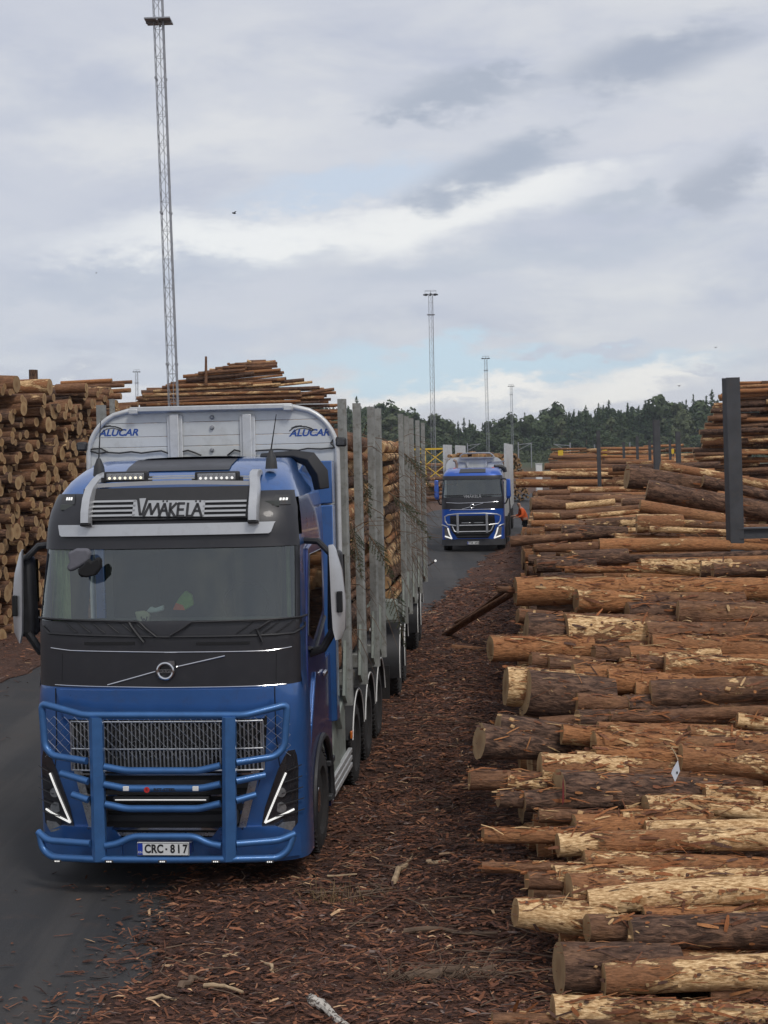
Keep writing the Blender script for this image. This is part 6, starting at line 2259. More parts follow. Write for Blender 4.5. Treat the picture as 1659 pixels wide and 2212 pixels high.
for pts in ([(450, 370), (560, 375), (585, 450)], [(880, 450), (900, 375), (1150, 368)]):
    mb = MB()
    mb.tube([(x2(a), 2.55, z2(b)) for a, b in pts], 0.022, 6)
    mb.build('hand_rail', M['galv'], hb2)
for a in (420, 988):
    mb = MB()
    mb.lathe([(z2(485), 0.09), (z2(465), 0.09), (z2(452), 0.06), (z2(445), 0.02)], (x2(a), 1.2, 0), 'z', 14)
    bc = mb.build('beacon', M['red_lamp'], truck2)
mb = MB()
mb.tube([(x2(430), 2.3, 2.6), (x2(430), 2.3, z2(400)), (x2(415), 2.3, z2(350)), (x2(380), 2.3, z2(335))], 0.06, 10)
mb.build('exhaust_pipe', M['rustpipe'], truck2)
mb = MB()
mb.tube([(x2(1000), 1.8, z2(435)), (x2(1100), 1.9, z2(445)), (x2(1150), 1.9, z2(480)), (x2(1160), 1.9, z2(530))], [0.06, .09, .1, .08], 8)
mb.build('air_intake', M['black'], truck2)
mb = MB()
for s in (-1, 1):
    mb.box((s * 0.42, 6, 0.95), (0.09, 9, 0.28))
mb.box((0, 3.3, 0.75), (2.2, 1.2, 0.6))
mb.build('chassis', M['chassis'], truck2)
for s in (-1, 1):
    for y in (4.6, 5.95, 7.3):
        wheel_set(truck2, s * 1.08, y, 0.51, 0.33, s, True)
mw2 = Matrix.Translation(truck2.location) @ Matrix.Rotation(-A2, 4, 'Z')
for ys_ in ([2.85, 4.4, 6.0, 7.6],):
    for y in ys_:
        mb = MB()
        mb.box((0, y, 1.30), (2.4, 0.16, 0.2))
        mb.build('bunk', M['stake'], truck2)
        for s in (-1, 1):
            mb = MB()
            mb.box((s * 1.26, y, 2.78), (0.10, 0.10, 3.0), 0, None, .9)
            mb.build('stake', M['alu_edge'], truck2)
for k, (x, z, rad) in enumerate(pack(1.15, 1.41, 4.0, 150, 8)):
    c = mw2 @ Vector((x, 5.3, z))
    dv = mw2.to_3x3() @ Vector((0, 1, 0))
    stuff_log(np.array(c), np.array(dv), 5.0 + rng.uniform(-.3, .3), rad, rad, rng.choice('bbomd'), 60000 + k, 10, 2)
trailer2 = thing('log_trailer', 'far log trailer with bare silver stakes behind the far blue truck', 'trailer', tuple(mw2 @ Vector((0, 10.6, 0))), -A2)
mb = MB()
mb.box((-.42, 5, .95), (.1, 10, .28)).box((.42, 5, .95), (.1, 10, .28))
mb.build('chassis', M['chassis'], trailer2)
for y in (0.4, 1.7, 3.2, 5.0, 6.6, 8.2):
    for s in (-1, 1):
        mb = MB()
        mb.box((s * 1.22, y, 2.75), (0.10, 0.10, 3.05), 0, None, .9)
        mb.build('stake', M['alu_edge'], trailer2)
    mb = MB()
    mb.box((0, y, 1.3), (2.4, 0.16, 0.2))
    mb.build('bunk', M['stake'], trailer2)
for s in (-1, 1):
    for y in (0.9, 2.3, 7.0, 8.3):
        wheel_set(trailer2, s * 1.06, y, 0.5, 0.33, s, True)
for k, (x, z, rad) in enumerate(pack(1.12, 1.41, 3.4, 110, 9)):
    c = mw2 @ Vector((x, 15.2, z))
    stuff_log(np.array(c), np.array(dv), 6.0, rad, rad, rng.choice('bbomd'), 61000 + k, 8, 1)

# ------------------------------------------------------------------ the worker
def skinned(name, joints, edges, mat, parent=None, sub=2, root=0):
    me = bpy.data.meshes.new(name)
    me.from_pydata([j[:3] for j in joints], edges, [])
    o = bpy.data.objects.new(name, me)
    COL.objects.link(o)
    sk = o.modifiers.new('skin', 'SKIN')
    sk.use_smooth_shade = True
    for i, j in enumerate(joints):
        v = me.skin_vertices[0].data[i]
        v.radius = (j[3], j[4] if len(j) > 4 else j[3])
        v.use_root = i == root
    ss = o.modifiers.new('sub', 'SUBSURF')
    ss.levels = ss.render_levels = sub
    me.materials.append(mat)
    if parent is not None:
        o.parent = parent
    return o


wp = at(1134, 1158, 66.5)
person = thing('person', 'worker in orange jacket and dark trousers leaning to the far truck\'s side', 'person', (wp[0], 66.5, 0), R(8))
# local frame: faces -x (towards the truck), x right, y away
body = skinned('body', [
    (0.0, 0, 0.93, .13, .15), (-0.03, 0, 1.10, .13, .16), (-0.10, 0, 1.32, .13, .19), (-0.17, 0, 1.45, .07, .09), (-0.215, 0, 1.53, .055), (-0.25, 0, 1.62, .095, .08), (-0.265, 0, 1.70, .085, .075),
    (0.01, -.10, 0.88, .095), (-0.02, -.12, 0.50, .065), (0.03, -.12, 0.09, .045), (-0.10, -.12, 0.045, .04),
    (0.02, .10, 0.88, .095), (0.04, .13, 0.50, .065), (0.12, .13, 0.09, .045), (0.0, .13, 0.045, .04),
    (-0.14, -.20, 1.40, .065), (-0.16, -.24, 1.13, .05), (-0.36, -.18, 1.06, .04), (-0.44, -.16, 1.07, .035),
    (-0.14, .20, 1.40, .065), (-0.18, .25, 1.14, .05), (-0.40, .18, 1.12, .04), (-0.48, .16, 1.13, .035)],
    [(0, 1), (1, 2), (2, 3), (3, 4), (4, 5), (5, 6), (0, 7), (7, 8), (8, 9), (9, 10), (0, 11), (11, 12), (12, 13), (13, 14), (2, 15), (15, 16), (16, 17), (17, 18), (2, 19), (19, 20), (20, 21), (21, 22)], M['skin'], person)
skinned('jacket', [(0.01, 0, 0.86, .155, .185), (-0.03, 0, 1.10, .155, .185), (-0.10, 0, 1.32, .155, .215), (-0.165, 0, 1.44, .085, .11),
                   (-0.14, -.205, 1.39, .085), (-0.16, -.245, 1.13, .07), (-0.33, -.19, 1.065, .055), (-0.14, .205, 1.39, .085), (-0.18, .255, 1.14, .07), (-0.37, .19, 1.12, .055)],
        [(0, 1), (1, 2), (2, 3), (2, 4), (4, 5), (5, 6), (2, 7), (7, 8), (8, 9)], M['hivis'], person)
skinned('trousers', [(0.0, 0, 0.95, .145, .17), (0.01, -.10, 0.84, .115), (-0.02, -.12, 0.50, .085), (0.03, -.12, 0.12, .075), (0.02, .10, 0.84, .115), (0.04, .13, 0.50, .085), (0.12, .13, 0.12, .075)],
        [(0, 1), (1, 2), (2, 3), (0, 4), (4, 5), (5, 6)], M['trouser'], person)
for y, x in ((-.12, 0.0), (.13, 0.07)):
    mb = MB()
    mb.tube([(x - .03, y, 0.58), (x + .0, y, 0.38), (x + .03, y, 0.20)], [.10, .095, .09], 12)
    mb.build('knee_panel', M['hivis'], person)
    mb = MB()
    mb.box((x - 0.02, y, 0.05), (0.28, 0.10, 0.10))
    mb.build('boot', M['black'], person, bevel=0.03)
skinned('hair', [(-0.255, 0, 1.70, .098, .088), (-0.235, 0, 1.755, .075, .07)], [(0, 1)], M['hair'], person)
for (hx_, hy_, hz_, s) in ((-0.44, -.16, 1.07, -1), (-0.48, .16, 1.13, 1)):
    mb = MB()
    for k in range(4):
        yk = hy_ + (k - 1.5) * 0.019
        l = (0.075, 0.085, 0.08, 0.062)[k]
        mb.tube([(hx_ - .01, yk, hz_), (hx_ - .05, yk, hz_ - .004), (hx_ - .05 - l * .5, yk, hz_ - .02), (hx_ - .05 - l * .8, yk, hz_ - .05)], [.010, .009, .0085, .007], 6)
    mb.tube([(hx_ + .01, hy_ - s * .03, hz_), (hx_ - .03, hy_ - s * .055, hz_ - .01), (hx_ - .06, hy_ - s * .05, hz_ - .03)], [.011, .010, .008], 6)
    mb.build('hand', M['skin'], person)
mb = MB()
mb.prism([(-0.335, 1.62), (-0.365, 1.60), (-0.335, 1.585)], -.012, .012, 'xz')
mb.build('nose', M['skin'], person)
mb = MB()
for y in (-.032, .032):
    mb.box((-0.338, y, 1.64), (0.012, 0.022, 0.012))
mb.box((-0.337, 0, 1.565), (0.012, 0.045, 0.008))
mb.build('face', M['hair'], person)
# cargo strap hook the worker works at, hanging on the truck's side
mb = MB()
pt = [mw2 @ Vector(v) for v in ((1.33, 5.0, 2.1), (1.38, 5.0, 1.6), (1.36, 5.0, 0.9))]
mb.tube(pt, 0.03, 6)
o = mb.build('lashing_strap', M['steel_post'], None)
tag(o, 'dark lashing strap hanging down the far truck\'s side by the worker', 'strap')


# ------------------------------------------------------------------ steel posts of the log racks
POSTS = [(1578, 816, 1150, 30, 'tall thick black steel post standing over the log heap', 22.5), (1417, 907, 1003, 13, 'second tallest black steel post, behind the two giant dark trunks', 55),
         (1292, 930, 1018, 8.5, 'black steel post standing alone right of the far truck\'s road', 62), (1464, 932, 990, 9, 'dark post just left of the big stack behind the tall post', 66),
         (1403, 950, 995, 6, 'dark post close left of the second tallest post', 84), (1447, 950, 990, 5, 'slim dark post next to the third yellow marker', 88),
         (1376, 942, 992, 5.5, 'slim leaning dark post on the far low stack', 92), (1347, 955, 990, 5, 'slim dark post in front of the far low stack\'s middle', 94)]
for px, yt, yb, wpx, lab, Y in POSTS:
    t_, b_ = at(px, yt, Y), at(px + (yb - yt) * 0.028, yb, Y)
    wd_ = wpx / FPX * Y
    o = thing('steel_post', lab, 'post', (b_[0], Y, 0), R(rng.uniform(-8, 8)), 'steel posts of the log racks')
    H = t_[2]
    lean = (t_[0] - b_[0]) / max(0.1, (t_[2] - b_[2]))
    mb = MB()
    mb.box((0, -wd_ * .42, H / 2), (wd_, wd_ * 0.10, H)).box((0, wd_ * .42, H / 2), (wd_, wd_ * 0.10, H))
    mb.build('flange', M['steel_post'], o)
    mb = MB()
    mb.box((0, 0, H / 2), (wd_ * .16, wd_ * .74, H - .02))
    mb.box((wd_ * .5 - .006, 0, H / 2), (0.012, wd_ * .74, H - .01)).box((-wd_ * .5 + .006, 0, H / 2), (0.012, wd_ * .74, H - .01))
    mb.build('web', M['steel_post'], o)
    sh = Matrix.Identity(4)
    o.rotation_euler.y = math.atan(lean)
    o.location.x = b_[0] - lean * b_[2]
p = at(1600, 1140, 22.5)
o = thing('steel_beam', 'black steel cross beam running right from the foot of the tall post', 'beam', (p[0], 22.5, p[2]), 0)
mb = MB()
mb.box((1.3, 0, -.01), (2.7, 0.2, 0.02)).box((1.3, 0, -.15), (2.7, 0.2, 0.02))
mb.build('flange', M['steel_post'], o)
mb = MB()
mb.box((1.3, -0.02, -.08), (2.7, 0.06, 0.12))
mb.build('web', M['steel_post'], o)


# ------------------------------------------------------------------ floodlight masts
def mast(px0, py0, px1, py1, Y, width, label, heads=True, platform=0.89, Hx=None):
    b_, t_ = at(px0, py0, Y), at(px1, py1, Y)
    lean = (t_[0] - b_[0]) / (t_[2] - b_[2])
    H = t_[2] if Hx is None else Hx
    o = thing('floodlight_mast', label, 'mast', (b_[0] - lean * b_[2], Y, 0), 0, 'floodlight masts over the yard')
    o.rotation_euler.y = math.atan(lean)
    w2 = width / 2
    cs = [(-w2, -w2), (w2, -w2), (w2, w2), (-w2, w2)]
    rr_ = max(0.02, width * 0.045)
    for i, (x, y) in enumerate(cs):
        mb = MB()
        big = rr_ * (2.2 if i == 1 else 1.0)
        mb.tube([(x, y, 0), (x, y, H)], big, 6)
        mb.build('chord', M['galv'], o)
    mb = MB()
    st_ = width * 1.55
    n = int(H / st_)
    for k in range(n):
        z0, z1 = k * st_, (k + 1) * st_
        for i in range(4):
            a, b = cs[i], cs[(i + 1) % 4]
            p_, q_ = (a, b) if (k + i) % 2 else (b, a)
            mb.tube([(*p_, z0), (*q_, z1)], rr_ * .5, 4, cap=False)
            if k % 2 == 0:
                mb.tube([(*a, z0), (*b, z0)], rr_ * .45, 4, cap=False)
    br = mb.build('bracing', M['galv'], o, smooth=False)
    br['kind'] = 'stuff'
    mb = MB()
    mb.tube([(w2 * .2, -w2 * .9, 0), (w2 * .2, -w2 * .9, H)], rr_ * .8, 5)
    mb.build('cable_duct', M['galv'], o)
    for f in (0.3, 0.55, 0.77):
        for x, y in cs:
            if Y > 100:
                break
            mb = MB()
            mb.lathe([(H * f - .05, rr_ * 2.6), (H * f + .05, rr_ * 2.6)], (x, y, 0), 'z', 8)
            mb.build('flange_joint', M['galv'], o)
    zp = H * platform
    mb = MB()
    R_ = 0.58
    mb.box((0, 0, zp), (R_ * 2, R_ * 2, 0.06)).box((0, 0, zp - .06), (R_ * 2, 0.08, 0.08)).box((0, 0, zp - .061), (0.08, R_ * 2, 0.08))
    mb.build('platform', M['galv'], o)
    if heads:
        mb = MB()
        R_ = 0.85
        ring = [(R_ * math.cos(a), R_ * math.sin(a), H) for a in frange(0, 6.2832, 16)]
        mb.tube(ring, rr_ * 1.3, 6, cap=False)
        mb.tube([(v[0], v[1], H + 0.55) for v in ring], rr_ * .9, 6, cap=False)
        for k in range(0, 16, 4):
            mb.tube([ring[k], (ring[k][0], ring[k][1], H + 0.55)], rr_ * .8, 4)
            mb.tube([(0, 0, H), ring[k]], rr_, 4)
        mb.build('lamp_ring', M['galv'], o)
        for k in range(8):
            a = k * math.pi / 4
            mb = MB()
            mb.box((R_ * 1.15 * math.cos(a), R_ * 1.15 * math.sin(a), H - .05), (0.34, 0.34, 0.18), 0, Matrix.Rotation(a, 3, 'Z'))
            mb.build('floodlight', M['chassis'], o)
    return o


mast(375, 876, 341, 0, 70, 0.42, 'tall near lattice mast with a square platform, rising behind the blue truck', True, 23.75 / 27.5, Hx=27.5)
mast(936, 960, 930, 636, 236, 0.62, 'tallest of the three far masts, standing left of the far truck', True)
mast(1054, 960, 1049, 774, 400, 0.66, 'middle far mast over the far truck', True)
mast(1107, 958, 1104, 834, 520, 0.66, 'shortest looking far mast right of the far truck', True)
mast(296, 880, 295, 803, 440, 0.7, 'tiny far mast peeking over the left log wall', True)

# ------------------------------------------------------------------ yellow frame, markers, small poles
p = at(941, 1031, 200)
yf = thing('loading_frame', 'yellow braced steel frame left of the far truck', 'frame', (p[0], 200, 0), R(4))
Wf, zt_f = 43 / FPX * 200, at(941, 968, 200)[2]
for x in (-Wf * 1.6, -Wf / 2, Wf / 2):
    mb = MB()
    mb.box((x, 0, zt_f / 2), (0.34 if x > 0 else 0.16, 0.3, zt_f))
    mb.build('post', M['yellow'], yf)
mb = MB()
mb.box((-Wf * .55, 0, zt_f - .1), (Wf * 2.3, 0.28, 0.22))
mb.build('top_beam', M['yellow'], yf)
for za, zb in ((0.2, zt_f * .5), (zt_f * .5, zt_f - .2)):
    for s in (1, -1):
        mb = MB()
        mb.tube([(-Wf / 2, 0.02 * s, za if s > 0 else zb), (Wf / 2, 0.02 * s, zb if s > 0 else za)], 0.07, 6)
        mb.tube([(-Wf * 1.6, 0.02 * s, za if s > 0 else zb), (-Wf / 2, 0.02 * s, zb if s > 0 else za)], 0.07, 6)
        mb.build('brace', M['yellow'], yf)
for px, yt, yb, wpx, Y, lab in [(1211, 973, 987, 11, 130, 'yellow marker board left of the lone black post'), (1306.5, 972, 987, 10, 130, 'yellow marker board right of the lone black post'), (1453, 970, 980, 6, 135, 'small yellow marker board between the two slim far posts')]:
    p = at(px, (yt + yb) / 2, Y)
    o = thing('marker_board', lab, 'marker', (p[0], Y, 0), 0, None)
    h_, w_ = (yb - yt) / FPX * Y, wpx / FPX * Y
    mb = MB()
    mb.box((0, 0, p[2]), (w_, 0.06, h_)).box((w_ * .2, 0, p[2] + h_ * .5), (w_ * .5, 0.06, 0.05))
    mb.build('board', M['yellow'], o, bevel=0.01)
    mb = MB()
    mb.box((-w_ * .3, 0.08, p[2] / 2), (0.08, 0.08, p[2])).box((w_ * .3, 0.08, p[2] / 2), (0.08, 0.08, p[2]))
    mb.build('post', M['steel_post'], o)
p = at(1164, 1011, 100)
o = thing('cabinet', 'white cabinet at the end of the far logs', 'cabinet', (p[0], 100, 0), 0)
mb = MB()
hb_ = p[2] + .28
mb.box((0, 0, hb_ / 2), (0.40, 0.4, hb_))
mb.build('box_body', M['white'], o, bevel=0.03)
mb = MB()
mb.box((0, -0.02, hb_ + .015), (0.44, 0.46, 0.03))
mb.build('lid', M['white'], o)
for px, yt, yb, Y, arm in [(1232, 956, 992, 240, -1), (1285, 960, 990, 300, 0), (1361, 955, 985, 300, 0), (1010, 957, 980, 300, 1), (1120, 955, 985, 280, 1), (1148, 958, 990, 330, 0)]:
    t_, b_ = at(px, yt, Y), at(px, yb, Y)
    o = thing('railway_pole', 'thin grey catenary pole before the forest edge', 'pole', (b_[0], Y, 0), 0, 'catenary poles along the forest edge')
    mb = MB()
    mb.tube([(0, 0, 0), (0, 0, t_[2])], 0.11, 6)
    mb.build('pole', M['galv'], o)
    if arm:
        mb = MB()
        mb.tube([(0, 0, t_[2] - .5), (arm * 2.6, 0, t_[2] - .2)], 0.05, 5).tube([(0, 0, t_[2] - 1.5), (arm * 2.4, 0, t_[2] - .25)], 0.05, 5)
        mb.build('bracket_arm', M['galv'], o)
# grey post end and brown post seen above the left log wall
for px, yt, yb, wpx, Y, mt, lab in [(72, 799, 832, 18, 39.5, 'bark_post', 'dark brown stub standing upright on the left log wall'), (243, 862, 900, 10, 40.0, 'stake', 'grey stake end between log wall and headboard')]:
    t_, b_ = at(px, yt, Y), at(px, yb, Y)
    if mt == 'stake':
        mb = MB()
        mb.box((b_[0], Y, t_[2] / 2), (wpx / FPX * Y, 0.12, t_[2]))
        o = mb.build('stake_post', M['stake'], None)
        tag(o, lab, 'post')
    else:
        add_log(np.array([b_[0], Y, t_[2] - 1.0]), np.array([0.01, 0, 1.0]), 2.0, wpx / 2 / FPX * Y, wpx / 2 / FPX * Y * 1.05, 'd', lab, None, 1)

# ------------------------------------------------------------------ forest
def conifer(seed, H, Rr, col):
    r_ = np.random.default_rng(seed)
    V, F, C = [], [], []
    n = 430
    for k in range(n):
        t = (k + r_.random()) / n
        z = H * (0.06 + 0.93 * t ** 0.85)
        env = Rr * (1 - z / H) ** 0.8 * (0.75 + 0.35 * math.sin(z * 3.1 + seed)) + 0.08
        a = r_.random() * 6.283
        rr_ = env * (0.25 + 0.75 * math.sqrt(r_.random()))
        p = np.array([rr_ * math.cos(a), rr_ * math.sin(a), z])
        out_ = np.array([math.cos(a), math.sin(a), -0.35 + 0.5 * t])
        tan = np.array([-math.sin(a), math.cos(a), r_.normal(0, .3)])
        l, w_ = 0.16 + env * 0.5, 0.07 + env * 0.24
        i = len(V)
        V += [p - tan * w_, p + tan * w_, p + out_ * l + np.array([0, 0, r_.normal(0, .1)]), p - out_ * l * .4 + np.array([0, 0, .3])]
        F += [(i, i + 1, i + 2), (i + 1, i, i + 3)]
        c = col * (0.7 + 0.6 * r_.random())
        C += [c, c]
    return np.array(V), np.array(F), np.array(C)


def broadleaf(seed, H, Rr, col):
    r_ = np.random.default_rng(seed)
    V, F, C = [], [], []
    lobes = [(r_.normal(0, Rr * .38), r_.normal(0, Rr * .38), H * r_.uniform(.35, .88), Rr * r_.uniform(.32, .55)) for _ in range(11)] + [(0, 0, H * .9, Rr * .35)]
    for lx, ly, lz, lr in lobes:
        for k in range(66):
            d = r_.normal(0, 1, 3)
            d /= np.linalg.norm(d)
            p = np.array([lx, ly, lz]) + d * lr * (0.55 + 0.5 * r_.random()) * np.array([1, 1, 1.1])
            e = np.cross(d, r_.normal(0, 1, 3))
            e /= np.linalg.norm(e)
            f = np.cross(d, e) + d * r_.normal(0, .4)
            s_ = 0.24 + 0.26 * r_.random()
            i = len(V)
            V += [p - e * s_, p + e * s_, p + f * s_ * 1.4, p - f * s_]
            F += [(i, i + 1, i + 2), (i + 1, i, i + 3)]
            c = col * (0.7 + 0.6 * r_.random())
            C += [c, c]
    return np.array(V), np.array(F), np.array(C)


protos = []
for i in range(9):  # leaf colours are lightened to stand for part of the distance haze
    if i < 5:
        H, Rr = 17.0, 2.1 + 0.35 * (i % 3)
        dat = conifer(100 + i, H, Rr, np.array([(0.066, 0.105, 0.050), (0.075, 0.112, 0.054), (0.060, 0.096, 0.050)][i % 3]))
    else:
        H, Rr = 12.0, 3.4
        dat = broadleaf(100 + i, H, Rr, np.array([(0.088, 0.118, 0.055), (0.076, 0.105, 0.050), (0.105, 0.125, 0.062), (0.068, 0.098, 0.050)][i - 5]))
    o = attr_mesh('crown', *dat, M['leaf'], None, None)
    tr = MB()
    tr.tube([(0, 0, 0), (0.05, 0, H * .5), (0, 0, H * .93)], [0.20, 0.13, 0.03], 6)
    trunk = tr.build('trunk', M['twig'], None)
    protos.append((o, trunk, i >= 5))
used_p = set()


def plant(px, Y, top_py, kind, seed):
    r_ = random.Random(seed)
    p = at(px, top_py, Y)
    H = p[2]
    idx = r_.choice([0, 1, 2, 3, 4]) if kind == 'c' else r_.choice([5, 6, 7, 8])
    crown, trunk, bl = protos[idx]
    s = H / (12.4 if bl else 17.0)
    labs = {'c': 'dark pointed spruce at the forest edge beyond the yard', 'b': 'rounded light green broadleaf tree at the forest edge beyond the yard'}
    t_ = thing('spruce_tree' if not bl else 'broadleaf_tree', labs[kind], 'tree', (p[0], Y, 0), r_.uniform(0, 6.28), 'dark spruces of the forest edge' if not bl else 'light broadleaf trees of the forest edge')
    wd_ = min(1.7, max(0.8, s)) * r_.uniform(.95, 1.35)
    t_.scale = (wd_, wd_, s)
    for q in (crown, trunk):
        c = q if q.name not in used_p else q.copy()
        if q.name not in used_p:
            used_p.add(q.name)
        else:
            COL.objects.link(c)
        c.parent = t_


SKX = [700, 790, 850, 905, 945, 990, 1060, 1110, 1160, 1205, 1250, 1300, 1350, 1400, 1450, 1500, 1540, 1620, 1700]
SKY_ = [868, 872, 870, 893, 900, 912, 905, 908, 890, 886, 880, 872, 873, 866, 862, 860, 856, 862, 866]
n_t = 0
x = 770.0
while x < 1640:
    yt = float(np.interp(x, SKX, SKY_)) + rng.choice([-16, -9, -3, 2, 6, 12, 18])
    plant(x, 560 + rng.uniform(-8, 20), yt, 'c' if rng.random() < .85 else 'b', n_t)
    n_t += 1
    x += rng.uniform(9, 17)
x = 775.0
while x < 1640:
    yt = float(np.interp(x, SKX, SKY_))
    plant(x, 545 + rng.uniform(-8, 6), yt + (985 - yt) * rng.uniform(.18, .42), 'c' if rng.random() < .6 else 'b', n_t)
    n_t += 1
    x += rng.uniform(10, 18)
x = 775.0
while x < 1560:
    yt = float(np.interp(x, SKX, SKY_))
    plant(x, 528 + rng.uniform(-8, 6), yt + (985 - yt) * rng.uniform(.45, .75), 'b', n_t)
    n_t += 1
    x += rng.uniform(11, 20)
# the wood behind, one mass
V, F, C, b = [], [], [], 0
fr = random.Random(4)
for k in range(620):
    px = fr.uniform(640, 1760)
    Y = fr.uniform(585, 640)
    yt = float(np.interp(px, SKX, SKY_)) + fr.uniform(4, 30)
    p = at(px, yt, Y)
    o_ = protos[fr.choice([0, 1, 2, 3, 4, 5, 6])][0].data
    n_v = len(o_.vertices)
    co = np.empty(n_v * 3, np.float32)
    o_.vertices.foreach_get('co', co)
    co = co.reshape(-1, 3)
    s = p[2] / co[:, 2].max()
    a = fr.uniform(0, 6.28)
    ca, sa = math.cos(a), math.sin(a)
    wd_ = min(1.5, max(.8, s))
    V.append(np.stack([(co[:, 0] * ca - co[:, 1] * sa) * wd_ + p[0], (co[:, 0] * sa + co[:, 1] * ca) * wd_ + Y, co[:, 2] * s], 1))
    nf = len(o_.polygons)
    fi = np.empty(nf * 3, np.int32)
    o_.loops.foreach_get('vertex_index', fi)
    F.append(fi.reshape(-1, 3) + b)
    cc = np.empty(nf * 4, np.float32)
    o_.attributes['tone'].data.foreach_get('color', cc)
    C.append(cc.reshape(-1, 4)[:, :3])
    b += n_v
attr_mesh('forest', np.concatenate(V), np.concatenate(F), np.concatenate(C), M['leaf'], 'dense dark wood behind the forest edge')
# low scrub at the wood's foot
V, F, C = [], [], []
r_ = np.random.default_rng(9)
for k in range(9000):
    px = 640 + 1120 * r_.random()
    Y = 470 + 60 * r_.random()
    X = (px - 829.5) / FPX * Y
    p = np.array([X, Y, 0.3 + 3.0 * r_.random() ** 1.5])
    d = r_.normal(0, 1, 3); e = r_.normal(0, 1, 3)
    d, e = d / np.linalg.norm(d) * .9, e / np.linalg.norm(e) * .8
    i = len(V)
    V += [p - d, p + d, p + e]
    F.append((i, i + 1, i + 2))
    C.append(np.array((0.08, 0.10, 0.05)) * (0.55 + .9 * r_.random()))
attr_mesh('undergrowth', np.array(V), np.array(F), np.array(C), M['leaf'], 'low green scrub at the foot of the forest')

# ------------------------------------------------------------------ small things
def bird(px, py, Y, label, s=1.0):
    p = at(px, py, Y)
    o = thing('bird', label, 'bird', tuple(p), R(30), None)
    mb = MB()
    mb.tube([(-.22, 0, 0), (-.1, 0, .01), (.05, 0, .0), (.2, 0, .01)], [.01, .05, .06, .015], 8)
    b_ = mb.build('body', M['bird'], o)
    for q in (-1, 1):
        mb = MB()
        mb.grid([[(x, q * y, z + .0) for x, y, z in ((-.08, .03, .02), (-.06, .28, .16), (.02, .55, .08))], [(.06, .03, .02), (.07, .28, .17), (.06, .55, .08)]][0:1] + [[(.07, q * .03, .02), (.09, q * .28, .16), (.05, q * .55, .08)]])
        mb.build('wing', M['bird'], o, smooth=False)
    o.scale = (s, s, s)


bird(506, 461, 90, 'dark bird flying in the middle of the grey sky', 0.62)
bird(1546, 751, 150, 'tiny dark bird flying high over the forest on the right', .5)
bird(1467, 834, 150, 'tiny dark bird just above the treetops on the right', .6)
bird(208, 590, 150, 'tiny dark bird left of the tall near mast', .4)
# white tag on the heap
p = at(1459, 1668, heap_depth(1459, 1668) - 0.45)
o = thing('paper_tag', 'white diamond shaped tag hanging from a torn log end', 'tag', tuple(p), 0)
mb = MB()
k = p[1] / FPX
pts = [(18, -19), (15, 5), (11, 24), (-3, 22), (-9, 4), (0, -8)]
pts = [(6, 26), (10, 2), (-1, -21), (-9, -2), (-6, 6)]
mb.prism([(a * k, b * k) for a, b in pts], 0, 0.006, 'xz')
mb.build('label_sheet', M['greyliner'], o, smooth=False)
mb = MB()
mb.tube([(6 * k, 0, 26 * k), (0.01, 0.04, 38 * k), (-.02, .06, 52 * k)], 0.006, 5)
mb.build('tie', M['palewood'], o)
mb = MB()
mb.box((3.5 * k, -0.003, -1 * k), (3 * k, 0.004, 5 * k))
mb.build('print_mark', M['ink'], o)
# red paint mark at the end of the blackest log
a = cropA(548, 1200)
p = at(a[0], a[1], heap_depth(*a) - 0.24)
kk = p[1] / FPX * .398
mb = MB()
mb.prism([(-5 * kk, -85 * kk), (4 * kk, -60 * kk), (7 * kk, 10 * kk), (2 * kk, 70 * kk), (-3 * kk, 30 * kk)], 0, 0.02, 'xz')
o = mb.build('paint_flake', M['darkred'], None)
o.location = tuple(p)
tag(o, 'dark red paint flake at the left end of the blackest log', 'paint')

# branches lying on the litter
def ground_branch(pts, r, mat, label, z=0.06, name='branch', grp=None):
    P_ = []
    for i, q in enumerate(pts):
        d = ray(*q)
        t = (z - CAMZ) / d[2]
        P_.append(Vector((d[0] * t, d[1] * t, z + 0.02 * math.sin(i * 2.1))))
    fine = []
    for a, b in zip(P_, P_[1:]):
        for k in range(4):
            v = a.lerp(b, k / 4)
            fine.append(v + Vector((rng.gauss(0, r * .25), rng.gauss(0, r * .25), rng.gauss(0, r * .2))))
    fine.append(P_[-1])
    n = len(fine)
    mb = MB()
    mb.tube(fine, [r * (1 - .5 * i / n) * rng.uniform(.85, 1.15) for i in range(n)], 8)
    o = mb.build(name, M[mat], None)
    tag(o, label, 'branch', grp)
    return o


